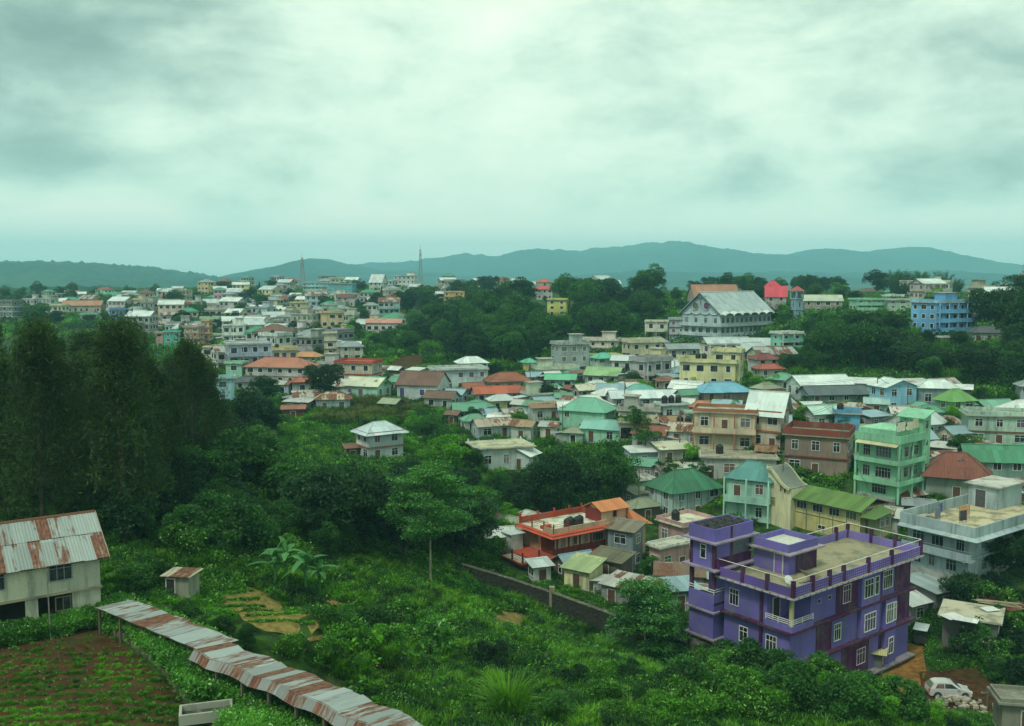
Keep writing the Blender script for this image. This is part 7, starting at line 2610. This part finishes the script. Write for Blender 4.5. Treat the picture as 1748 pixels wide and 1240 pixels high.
# ------------------------------------------------------------------ bare earth, beds and tracks
Pt = lambda px, py: tuple(hit(px, py))[:2]
drape('dirt_track', 'orange dirt track running past the purple block', 'soil_orange', [Pt(1490, 1180), Pt(1520, 1120), Pt(1545, 1095), Pt(1575, 1108), Pt(1580, 1150), Pt(1560, 1195), Pt(1520, 1212)], .05)
drape('dirt_yard', 'bare earth yard where the car stands', 'soil_garden', [Pt(1570, 1150), Pt(1660, 1140), Pt(1720, 1190), Pt(1690, 1220), Pt(1590, 1215)], .06)
drape('crop_terrace', 'yellowish hoed crop terrace above the shed', 'soil_tan', [Pt(376, 1018), Pt(432, 1006), Pt(474, 1028), Pt(548, 1068), Pt(530, 1092), Pt(455, 1088), Pt(405, 1052)], .08)
drape('soil_patch', 'yellow bare patch beside the banana plants', 'soil_tan', [Pt(545, 1020), Pt(580, 1018), Pt(590, 1040), Pt(556, 1036)], .08)
drape('soil_patch', 'bare earth patch right of the crop terrace', 'soil_tan', [Pt(520, 1092), Pt(580, 1086), Pt(590, 1100), Pt(530, 1104)], .08)
drape('soil_patch', 'reddish bare patch on the lower slope', 'soil_garden', [Pt(630, 1134), Pt(670, 1130), Pt(680, 1144), Pt(640, 1146)], .08)
drape('soil_patch', 'brown tilled earth in the far meadow', 'soil_garden', [Pt(656, 632), Pt(680, 610), Pt(716, 606), Pt(728, 622), Pt(700, 632)], .1)
drape('soil_patch', 'tan grassy strip along the stone wall', 'soil_tan', [Pt(850, 1040), Pt(900, 1050), Pt(890, 1075), Pt(840, 1062)], .06)

# ------------------------------------------------------------------ trees
free = lambda pad: (lambda P: not any((P.x - q[0]) ** 2 + (P.y - q[1]) ** 2 < (q[2] + pad) ** 2 for q in HOUSES))
r = random.Random(12)
items = []
pts = []
tries = 0
while len(pts) < 36 and tries < 6000:
    tries += 1
    y = r.uniform(84, 138); x = r.uniform(-.60 * y, -.325 * y + (4 if y > 110 else 0))
    if x < -80: continue
    if any((x - a) ** 2 + (y - b_) ** 2 < 4.3 ** 2 for a, b_ in pts): continue
    if y < 100 and x > -36: continue
    pts.append((x, y))
for x, y in pts:
    u = 874 + 1644 * x / y
    top = 548 if u < 190 else np.interp(u, [190, 250, 330, 360, 420], [552, 560, 595, 640, 690])
    zt = 40 - (top + r.uniform(-8, 75) - 470) / 1644 * y
    h = max(9, zt - float(hgt(x, y)))
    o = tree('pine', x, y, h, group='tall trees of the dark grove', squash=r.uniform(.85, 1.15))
    items.append((o, 'tall feathery tree in the %s of the dark left grove' % ('front row' if y < 100 else 'middle rows' if y < 118 else 'back rows')))
number_labels(items, None)


grove([(60, 905), (200, 900), (330, 850), (430, 830), (420, 880), (300, 920), (200, 940)], ['dark', 'mid', 'bush'], 26, (3.5, 7), 3.2, 63, 'understorey tree at the foot of the dark grove', 'understorey of the grove', name='understorey_tree')
grove([(-40, 740), (200, 740), (420, 720), (420, 850), (100, 890), (-40, 900)], ['dark', 'mid'], 24, (4, 8), 4.5, 64, 'low tree inside the dark grove', 'understorey of the grove', name='understorey_tree')


def T(kind, px, pb, pt, label, var=None, squash=1.0, name=None, cat='tree'):
    P = hit(px, pb)
    h = (pb - pt) / F * P.y
    return tree(kind, P.x, P.y, h, name, label, cat, None, var, squash)


T('layered', 735, 1000, 782, 'tall slim tree with tiered flat sprays on a bare pale stem', 0, 1.0)
T('layered', 1100, 1132, 984, 'low tiered leafy tree against the stone wall left of the purple block', 1, 1.0)
T('roundbush', 840, 1140, 1082, 'round dark shrub on the open slope', 0, 1.1, cat='shrub')
T('papaya', 735, 1128, 1040, 'large-leaved pale plant on the lower slope', 0, 1.1, cat='plant')
T('papaya', 690, 1075, 1010, 'smaller large-leaved plant left of the bare stem tree', 0, 1.0, cat='plant')
T('bush', 640, 1092, 1040, 'spreading dark green shrub in the middle of the slope', 2, 1.3, cat='shrub')
T('bush', 660, 1105, 1060, 'shrub touching the spreading dark one', 0, 1.2, cat='shrub')
for k, (px, pb, pt, kind, lab) in enumerate((
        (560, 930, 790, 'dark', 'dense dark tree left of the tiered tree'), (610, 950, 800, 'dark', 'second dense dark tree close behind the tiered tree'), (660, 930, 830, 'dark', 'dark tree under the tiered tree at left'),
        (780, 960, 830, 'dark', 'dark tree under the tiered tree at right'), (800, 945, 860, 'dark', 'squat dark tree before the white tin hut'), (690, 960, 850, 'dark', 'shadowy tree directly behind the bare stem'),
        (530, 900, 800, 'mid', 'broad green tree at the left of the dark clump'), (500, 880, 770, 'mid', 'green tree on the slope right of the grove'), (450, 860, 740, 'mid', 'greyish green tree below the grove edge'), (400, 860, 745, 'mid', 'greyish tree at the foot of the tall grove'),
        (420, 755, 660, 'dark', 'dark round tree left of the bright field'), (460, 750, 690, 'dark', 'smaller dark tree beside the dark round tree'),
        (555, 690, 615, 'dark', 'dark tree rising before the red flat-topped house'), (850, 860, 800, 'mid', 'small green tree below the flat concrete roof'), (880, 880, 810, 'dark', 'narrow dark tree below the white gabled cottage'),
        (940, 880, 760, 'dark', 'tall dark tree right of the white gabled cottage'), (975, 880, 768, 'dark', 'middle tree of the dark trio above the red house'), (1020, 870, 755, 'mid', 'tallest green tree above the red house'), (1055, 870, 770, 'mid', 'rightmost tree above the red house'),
        (915, 860, 790, 'dark', 'dark tree left of the dark trio'), (1085, 760, 690, 'sparse', 'airy tree right of the two-tier green house'), (1100, 780, 720, 'sparse', 'thin tree above the scattered-sheet shack'),
        (930, 690, 652, 'dark', 'dark round tree right of the small yellow house'), (1140, 830, 780, 'sparse', 'straggling tree by the tumbledown shed'), (1195, 830, 785, 'sparse', 'straggling tree behind the half-timbered house'),
        (1330, 770, 735, 'mid', 'small tree before the maroon block'), (1640, 790, 735, 'mid', 'tree between the mint green house and the long mint house'), (1660, 775, 740, 'bright', 'light tree by the long mint house'),
        (870, 900, 860, 'bright', 'bright leafy tree left of the red house'), (830, 880, 840, 'bright', 'bright tree above the white tin hut'), (860, 930, 885, 'bush', 'leafy bush left of the red lower terrace'), (845, 950, 915, 'bush', 'second bush left of the red lower terrace'),
        (1290, 660, 640, 'bright', 'banana-green tree below the brick-red roof'), (1320, 668, 640, 'bright', 'bright tree right of the brick-red roof'), (900, 680, 655, 'bright', 'bright tree right of the rust-red veranda house'), (680, 665, 640, 'bright', 'bright tree by the brown hipped-roof house'), (650, 680, 640, 'sparse', 'thin tree by the patched mint cottage'),
        (1180, 665, 645, 'bright', 'bush at the foot of the yellow block'), (1430, 740, 700, 'sparse', 'thin tree by the small blue house'), (1380, 690, 670, 'mid', 'tree before the long white tin roof'),
        (280, 528, 500, 'cone', 'dark conical conifer in the far left town'), (652, 520, 488, 'cone', 'dark conifer below the white hotel'), (443, 500, 480, 'cone', 'small conifer on the far ridge'), (610, 494, 478, 'cone', 'left conifer of the pair on the ridge'), (621, 494, 479, 'cone', 'right conifer of the pair on the ridge'),
        (1650, 570, 535, 'mid', 'tree in front of the bright blue block'), (1716, 545, 500, 'dark', 'dark tree on the right ridge'), (505, 965, 900, 'bush', 'shrub behind the banana plants'), (400, 625, 600, 'dark', 'small dark tree left of the mint flat-walled house'), (455, 690, 640, 'dark', 'dark tree below the salmon hipped roof'),
        (210, 985, 945, 'bush', 'vine-covered shrub beside the rusty-roofed house'), (235, 1010, 965, 'bush', 'lower vine-covered shrub by the garden hut'), (270, 1000, 960, 'bush', 'shrub left of the garden hut'))):
    T(kind, px, pb, pt, lab, squash=r.uniform(.95, 1.25), cat='shrub' if kind == 'bush' else 'tree')

grove([(690, 560), (800, 545), (960, 545), (1090, 560), (1160, 570), (1100, 590), (990, 590), (930, 600), (930, 640), (800, 625), (640, 600), (630, 580)], ['mid', 'mid', 'dark'], 70, (8, 13), 5.5, 41, 'broadleaf tree in the wood between town and church hall', 'trees of the middle wood', keep=free(2))
grove([(700, 515), (820, 505), (1000, 505), (1160, 510), (1160, 545), (960, 545), (800, 545), (690, 555)], ['mid', 'dark', 'dark'], 46, (9, 14), 7, 42, 'dark tree on the upper edge of the middle wood', 'trees of the middle wood', keep=free(1.5))
grove([(1340, 610), (1420, 595), (1560, 590), (1748, 600), (1748, 680), (1640, 662), (1450, 640), (1350, 650)], ['dark', 'dark', 'mid'], 48, (9, 15), 5.5, 43, 'dark tree in the wood below the bright blue block', 'trees of the right wood', keep=free(1.5))
grove([(1350, 575), (1450, 560), (1545, 560), (1545, 590), (1400, 596)], ['dark', 'mid'], 12, (11, 16), 6, 44, 'tall tree rising left of the bright blue block', 'trees of the right wood', keep=free(1.5))
grove([(1690, 560), (1760, 540), (1790, 620), (1740, 640), (1700, 610)], ['dark'], 10, (11, 16), 6, 45, 'dark tree at the right edge of the picture', 'trees of the right wood', keep=free(1))
grove([(1160, 500), (1330, 500), (1440, 505), (1440, 512), (1200, 510)], ['dark', 'mid'], 16, (9, 13), 8, 46, 'tree on the skyline behind the church hall', 'skyline trees', keep=free(1.5))
grove([(1480, 508), (1640, 506), (1640, 514), (1490, 514)], ['bamboo', 'dark', 'bamboo'], 14, (11, 16), 7, 47, 'feathery tree on the skyline above the bright blue block', 'skyline trees', keep=free(1.0))
grove([(40, 530), (200, 505), (330, 498), (680, 495), (690, 545), (540, 560), (300, 575)], ['mid', 'dark', 'mid'], 60, (6, 10), 10, 48, 'small tree among the far left houses', 'trees of the far town', keep=free(.6), name='town_tree')
grove([(230, 570), (620, 550), (690, 575), (560, 600), (400, 660), (340, 610)], ['mid', 'dark', 'bright'], 26, (5, 9), 7, 49, 'tree among the houses behind the grove', 'trees of the far town', keep=free(.6), name='town_tree')
grove([(830, 640), (1150, 610), (1180, 690), (1000, 700), (830, 700)], ['mid', 'bright', 'dark', 'sparse'], 20, (4, 7), 6, 50, 'small tree among the houses of the centre', 'small trees of the centre', keep=free(.3), name='garden_tree')
grove([(1100, 700), (1330, 690), (1660, 700), (1640, 780), (1500, 700), (1340, 790), (1100, 830)], ['bright', 'mid', 'sparse'], 22, (3.5, 6.5), 4.5, 51, 'small tree among the houses at right', 'small trees at right', keep=free(.2), name='garden_tree')
grove([(700, 710), (900, 720), (820, 840), (730, 810), (700, 790)], ['mid', 'bright', 'dark'], 18, (4, 8), 4, 52, 'leafy tree below the lone white house', 'trees of the green slope', keep=free(.5), name='garden_tree')
grove([(480, 800), (600, 800), (720, 830), (900, 850), (1000, 890), (860, 960), (780, 960), (560, 930)], ['dark', 'mid', 'dark'], 26, (6, 11), 4.2, 53, 'tree in the dark clump at the valley bottom', 'trees of the valley clump', keep=free(1.0))
grove([(200, 920), (420, 850), (540, 880), (640, 960), (520, 960), (300, 960)], ['bush', 'mid', 'bush'], 26, (2.4, 5), 3.0, 54, 'shrub on the slope below the grove', 'shrubs of the open slope', 'shrub')
grove([(1200, 1150), (1420, 1145), (1480, 1180), (1480, 1240), (1150, 1240)], ['bush'], 44, (2.5, 3.8), 1.7, 55, 'leafy shrub in the thicket before the purple block', 'shrubs before the purple block', 'shrub')
grove([(780, 1200), (1150, 1150), (1150, 1245), (780, 1245)], ['bush', 'bush', 'roundbush'], 16, (1.4, 2.4), 2.2, 56, 'low shrub in the near thicket', 'shrubs of the near thicket', 'shrub')
grove([(1490, 1200), (1580, 1190), (1600, 1240), (1480, 1240)], ['bush', 'bright'], 8, (2, 3.2), 1.6, 57, 'shrub left of the parked car', 'shrubs by the car', 'shrub', ylim=(60, 120))
grove([(1650, 1130), (1748, 1110), (1760, 1190), (1680, 1170)], ['roundbush', 'bush'], 9, (2, 4), 2, 58, 'dark shrub right of the parked car', 'shrubs by the car', 'shrub')
grove([(1690, 960), (1760, 940), (1760, 1010), (1700, 1020)], ['dark', 'roundbush'], 6, (3, 6), 3, 59, 'dark growth beside the pale blue block', 'growth by the pale blue block', 'shrub')
grove([(250, 1080), (420, 1060), (560, 1110), (700, 1180), (620, 1150)], ['bush'], 14, (1.3, 2.2), 2.0, 60, 'low shrub behind the tin shed', 'shrubs behind the sheds', 'shrub', ylim=(62, 110))


grove([(-40, 520), (60, 500), (230, 496), (240, 520), (190, 556), (60, 560), (-40, 556)], ['dark', 'mid', 'mid'], 34, (6, 11), 9, 61, 'tree in the far left fields', 'trees at far left', keep=free(.5), name='field_tree')
grove([(1100, 520), (1300, 510), (1560, 512), (1748, 520), (1748, 560), (1670, 560), (1440, 550), (1340, 560), (1340, 600), (1330, 560), (1160, 540)], ['mid', 'dark', 'bright'], 40, (4, 9), 7, 62, 'tree between the buildings of the right ridge', 'trees of the right ridge', keep=free(.4), name='town_tree')
grove([(1060, 985), (1180, 990), (1180, 1090), (1090, 1060)], ['bush', 'sparse'], 9, (1.6, 3.0), 2.0, 65, 'shrub in the yard behind the stone wall', 'yard shrubs', 'shrub', keep=free(-.5))
grove([(1600, 990), (1760, 960), (1760, 1160), (1700, 1150), (1620, 1040)], ['roundbush', 'dark', 'bush'], 16, (2.5, 5), 2.6, 66, 'dark shrub round the grey yard', 'shrubs of the grey yard', 'shrub', keep=free(-.6))
# banana plants
def banana(px, pb, h, label, seed):
    rr = random.Random(seed)
    P = hit(px, pb)
    o = thing('banana_plant', label, 'banana plant', P, rr.uniform(0, 6))
    MB().tube([(0, 0, -.3), (.05, 0, h * .35), (0, 0, h * .55)], [.16, .13, .07], 8).build('stem', MAT['leaf_banana'], o, None)
    n = 11
    for k in range(n):
        a = k * 2.4 + rr.uniform(-.6, .6)
        L = h * rr.uniform(.34, .62); el = rr.uniform(.5, 1.5); wd = L * rr.uniform(.2, .28)
        V, Qd = [], []
        ns = 8; rr_d = rr.uniform(.35, .95)
        for i in range(ns + 1):
            q = i / ns
            rad = L * (math.cos(el) * q + .12 * q * q); zz = h * (.36 + .02 * k) + L * (math.sin(el) * q - rr_d * q * q)
            hw = wd * .5 * math.sin(math.pi * min(1, .08 + q * .9)) ** .6 * rr.uniform(.65, 1.05)
            c = np.array([math.cos(a) * rad, math.sin(a) * rad, zz]); s = np.array([-math.sin(a), math.cos(a), 0])
            V += [c - s * hw + (0, 0, -.35 * hw), c, c + s * hw + (0, 0, -.35 * hw)]
        for i in range(ns):
            b0 = i * 3
            Qd += [(b0, b0 + 1, b0 + 4, b0 + 3), (b0 + 1, b0 + 2, b0 + 5, b0 + 4)]
        put('leaf', np_mesh('leaf', np.array(V), np.array(Qd), MAT['leaf_banana'], True), o)


for k, (px, pb, h, lab) in enumerate(((490, 1010, 6.6, 'tallest banana plant in the clump on the slope'), (522, 1015, 5.6, 'banana plant right of the tallest in the clump'), (470, 1005, 5.4, 'banana plant leaning left in the clump'), (545, 1018, 4.4, 'smallest banana plant at the right of the clump'),
                                      (548, 838, 3.4, 'banana plant among trees left of the valley clump'), (1305, 668, 3.4, 'banana plant behind the blue pavilion roof'), (1262, 668, 3.2, 'banana plant near the yellow block'))):
    banana(px, pb, h, lab, 300 + k)

# tall grass clump near the bottom
P = hit(868, 1232)
rs = np.random.RandomState(4)
clump_grass(61, 420, 3.4, 2.4, .07, 'leaf_grass', 'tall')
o = put('tall_grass_clump', SRC['tall'][0].data, None, None, (P.x, P.y, P.z))
tag(o, 'big arching tuft of tall grass near the bottom of the picture', 'grass', kind='stuff')

# ------------------------------------------------------------------ carpets of growth
hs = [(q[0], q[1], q[2] * .8) for q in HOUSES]
near_hs = [q for q in hs if q[1] < 200]


def carpet(name, label, kinds, poly, n, box, smin, smax, seed, nk, falloff=90, patch=.08, sink=.05, dist_scale=0.0):
    P = field_points(poly, n, box, seed, falloff, near_hs)
    rs = np.random.RandomState(seed)
    nz = .5 + .5 * np.sin(P[:, 0] * patch * 2.1 + 1.3 * np.sin(P[:, 1] * patch * 1.7 + seed)) * np.cos(P[:, 1] * patch * 2.6 + np.sin(P[:, 0] * patch * 3.1))
    idx = np.clip((nz * nk + rs.randn(len(P)) * .9).astype(int), 0, nk - 1)
    S = rs.uniform(smin, smax, len(P)) * (1 + dist_scale * P[:, 1] / 100)
    P[:, 2] -= sink
    return scatter(name, label, kinds, P, S, idx, seed)


carpet('undergrowth', 'dense green undergrowth covering the valley slope', 'brush', [(180, 880), (330, 880), (480, 760), (560, 800), (800, 965), (900, 1005), (1050, 1062), (1180, 1110), (1250, 1150), (1480, 1190), (1480, 1260), (740, 1260), (560, 1140), (350, 1040), (180, 1020)], 11000, (-48, 40, 50, 150), .6, 1.5, 71, 6, 85, .12, .1)
carpet('undergrowth', 'leafy thicket climbing over the bottom edge', 'brush', [(700, 1150), (1200, 1130), (1480, 1170), (1500, 1300), (620, 1300)], 3200, (-8, 36, 48, 84), .7, 1.5, 72, 6, 85, .2, .1)
carpet('grass', 'short grass and weeds on the open slope', 'turf', [(180, 900), (480, 780), (800, 965), (1050, 1062), (1200, 1120), (1480, 1180), (1480, 1240), (760, 1250), (350, 1040), (180, 1020)], 7000, (-48, 40, 52, 150), .7, 1.4, 73, 3, 90, .1, .02)
carpet('undergrowth', 'bushes and weeds on the green slope by the white house', 'brush', [(470, 690), (560, 690), (720, 690), (800, 740), (800, 830), (900, 860), (900, 940), (800, 960), (560, 820), (480, 790)], 4200, (-60, 10, 120, 230), 1.0, 2.2, 74, 6, 160, .06, .1)
carpet('tall_grass', 'straw-coloured tall grass on the green slope', 'straw', [(530, 700), (640, 684), (720, 700), (700, 722), (600, 728), (540, 724)], 1100, (-60, -10, 160, 240), 1.0, 1.9, 75, 2, 200, .1, .05)
carpet('bean_field', 'bright green bean field on the slope', 'turf', [(506, 744), (560, 732), (610, 744), (604, 766), (560, 776), (512, 764)], 1500, (-55, -20, 150, 215), 1.3, 2.2, 76, 3, 200, .1, .0)
carpet('undergrowth', 'weeds and gardens between the houses', 'brush', [(380, 610), (700, 600), (1000, 600), (1330, 600), (1748, 640), (1748, 1000), (1560, 960), (1330, 900), (1100, 900), (900, 900), (700, 780), (480, 700)], 7500, (-110, 120, 110, 310), 1.0, 2.4, 77, 6, 200, .05, .15)
carpet('meadow_grass', 'meadow grass on the clearing below the wood', 'turf', [(630, 610), (700, 590), (830, 592), (900, 600), (840, 640), (740, 650), (640, 650)], 2600, (-60, 20, 220, 320), 1.6, 3.0, 78, 3, 300, .05, .0)
carpet('undergrowth', 'bushes at the feet of the middle wood', 'brush', [(610, 600), (690, 560), (960, 545), (1160, 560), (1090, 600), (930, 640), (800, 630), (640, 610)], 2600, (-60, 70, 230, 400), 2.2, 4.2, 79, 6, 320, .03, .2)
carpet('undergrowth', 'shady bushes at the feet of the right wood', 'brush', [(1330, 600), (1560, 580), (1760, 580), (1760, 690), (1640, 670), (1340, 650)], 2400, (50, 140, 170, 300), 1.8, 3.6, 80, 6, 250, .05, .2)
carpet('undergrowth', 'dark weeds on the floor of the left grove', 'brush', [(-60, 700), (420, 680), (420, 880), (190, 960), (-60, 960)], 3600, (-85, -20, 82, 150), .8, 1.7, 81, 6, 110, .1, .1)
carpet('undergrowth', 'rough growth round the dirt yard', 'brush', [(1480, 1130), (1540, 1100), (1590, 1200), (1748, 1120), (1760, 1240), (1470, 1250)], 1500, (28, 70, 66, 115), .4, 1.1, 82, 6, 90, .2, .1)

carpet('undergrowth', 'weeds in the yards behind the stone wall', 'brush', [(800, 900), (1000, 900), (1190, 950), (1190, 1100), (1060, 1058), (900, 1000), (800, 962)], 1500, (-8, 24, 96, 140), .35, 1.1, 85, 6, 130, .2, .1)
carpet('undergrowth', 'scrub round the grey yards at lower right', 'brush', [(1530, 1000), (1760, 980), (1760, 1170), (1600, 1170), (1560, 1090)], 1300, (36, 75, 84, 125), .5, 1.5, 86, 6, 110, .2, .1)
carpet('undergrowth', 'bushes on the right ridge round the church hall', 'brush', [(1090, 505), (1760, 500), (1760, 585), (1330, 610), (1100, 600)], 2600, (30, 260, 240, 620), 2.6, 5.0, 83, 6, 400, .03, .2)
carpet('undergrowth', 'hedges and scrub among the far left houses', 'brush', [(-60, 500), (700, 488), (700, 600), (400, 670), (200, 600), (-60, 570)], 3400, (-340, -20, 200, 800), 2.4, 5.0, 84, 6, 500, .02, .2)
# vine hedge between garden wall and shed
rs = np.random.RandomState(90)
hedge = [G(168, 1062), G(205, 1045), G(262, 1070), G(398, 1126), G(474, 1180), G(580, 1240), G(660, 1300), G(430, 1300), G(384, 1250), G(338, 1204), G(268, 1136), G(214, 1094)]
xs = rs.uniform(-32, -4, 60000); ys = rs.uniform(42, 70, 60000)
k = inside(hedge, xs, ys)
k &= (xs + 17.6) ** 2 + (ys - 53) ** 2 > 2.2 ** 2
xs, ys = xs[k][:6500], ys[k][:6500]
cross = np.clip((xs * .57 + ys * .82 - 29.0) / 3.2, 0, 1)
zz = hgt(xs, ys) + .05 + (.5 + 1.0 * cross) * rs.rand(len(xs)) ** .45
zz = np.minimum(zz, 16.2)
scatter('vine_hedge', 'bright leafy vines spilling over the bank between bed and shed', 'vine', np.c_[xs, ys, zz], rs.uniform(.6, 1.25, len(xs)), rs.randint(0, 2, len(xs)), 91)
lx, ly = rs.uniform(-9, 9.2, 2600), -4.0 - 2.6 * rs.rand(2600) ** 1.2
ca, sa = math.cos(math.radians(35)), math.sin(math.radians(35))
xs, ys = -38.8 + lx * ca - ly * sa, 65.9 + lx * sa + ly * ca
k = ~inside(garden, xs, ys) | (ly > -5.2)
xs, ys, ly = xs[k], ys[k], ly[k]
scatter('vine_hedge', 'squash vines along the foot of the rusty-roofed house', 'vine', np.c_[xs, ys, 15.05 + (1.25 + (ly + 4) * .35) * rs.rand(len(xs)) ** .6], rs.uniform(.5, 1.0, len(xs)), rs.randint(0, 2, len(xs)), 92)
# furrows of young plants on the crop terrace
fa, fb, fc_, fd = [np.array(Pt(*q)) for q in ((385, 1020), (432, 1010), (535, 1070), (425, 1066))]
P = []
for k in range(11):
    q = k / 10
    a_, b2 = fa * (1 - q) + fd * q, fb * (1 - q) + fc_ * q
    t_ = rs.rand(46)[:, None]
    P.append(a_ * (1 - t_) + b2 * t_ + rs.randn(46, 2) * .07)
P = np.concatenate(P)
scatter('crop_rows', 'rows of young plants on the yellowish crop terrace', 'crop', np.c_[P, hgt(P[:, 0], P[:, 1]) + .08], rs.uniform(.7, 1.5, len(P)), rs.randint(0, 2, len(P)), 95)
# crop rows
P = []
for k in range(15):
    y = 50.4 + k * 1.02
    n = 110
    x = np.linspace(-40, -14, n) + rs.randn(n) * .12
    yy = y + .10 * (x + 28) * .9 * .35 + rs.randn(n) * .14
    P.append(np.c_[x, yy])
P = np.concatenate(P)
k = inside(garden, P[:, 0], P[:, 1]) & (rs.rand(len(P)) < np.clip(1.5 - (P[:, 1] - 50) * .085, .1, 1))
P = P[k]
scatter('vegetable_rows', 'rows of small vegetable plants on the dug bed', 'crop', np.c_[P, hgt(P[:, 0], P[:, 1]) + .06], rs.uniform(.5, 1.25, len(P)), rs.randint(0, 2, len(P)), 93)
gx_ = rs.uniform(-42, -14, 9000); gy_ = rs.uniform(48, 66, 9000)
k = inside(garden, gx_, gy_) & (np.sin((gy_ - .032 * (gx_ + 28)) * 2 * math.pi / 1.02) + rs.randn(9000) * .5 > .2) & (rs.rand(9000) < np.clip(1.0 - (gy_ - 51) * .07, .05, 1) * .95)
scatter('weeds', 'thin weeds between the vegetable rows', 'turf', np.c_[gx_[k], gy_[k], hgt(gx_[k], gy_[k]) + .05], rs.uniform(.3, .7, k.sum()), rs.randint(0, 3, k.sum()), 94)
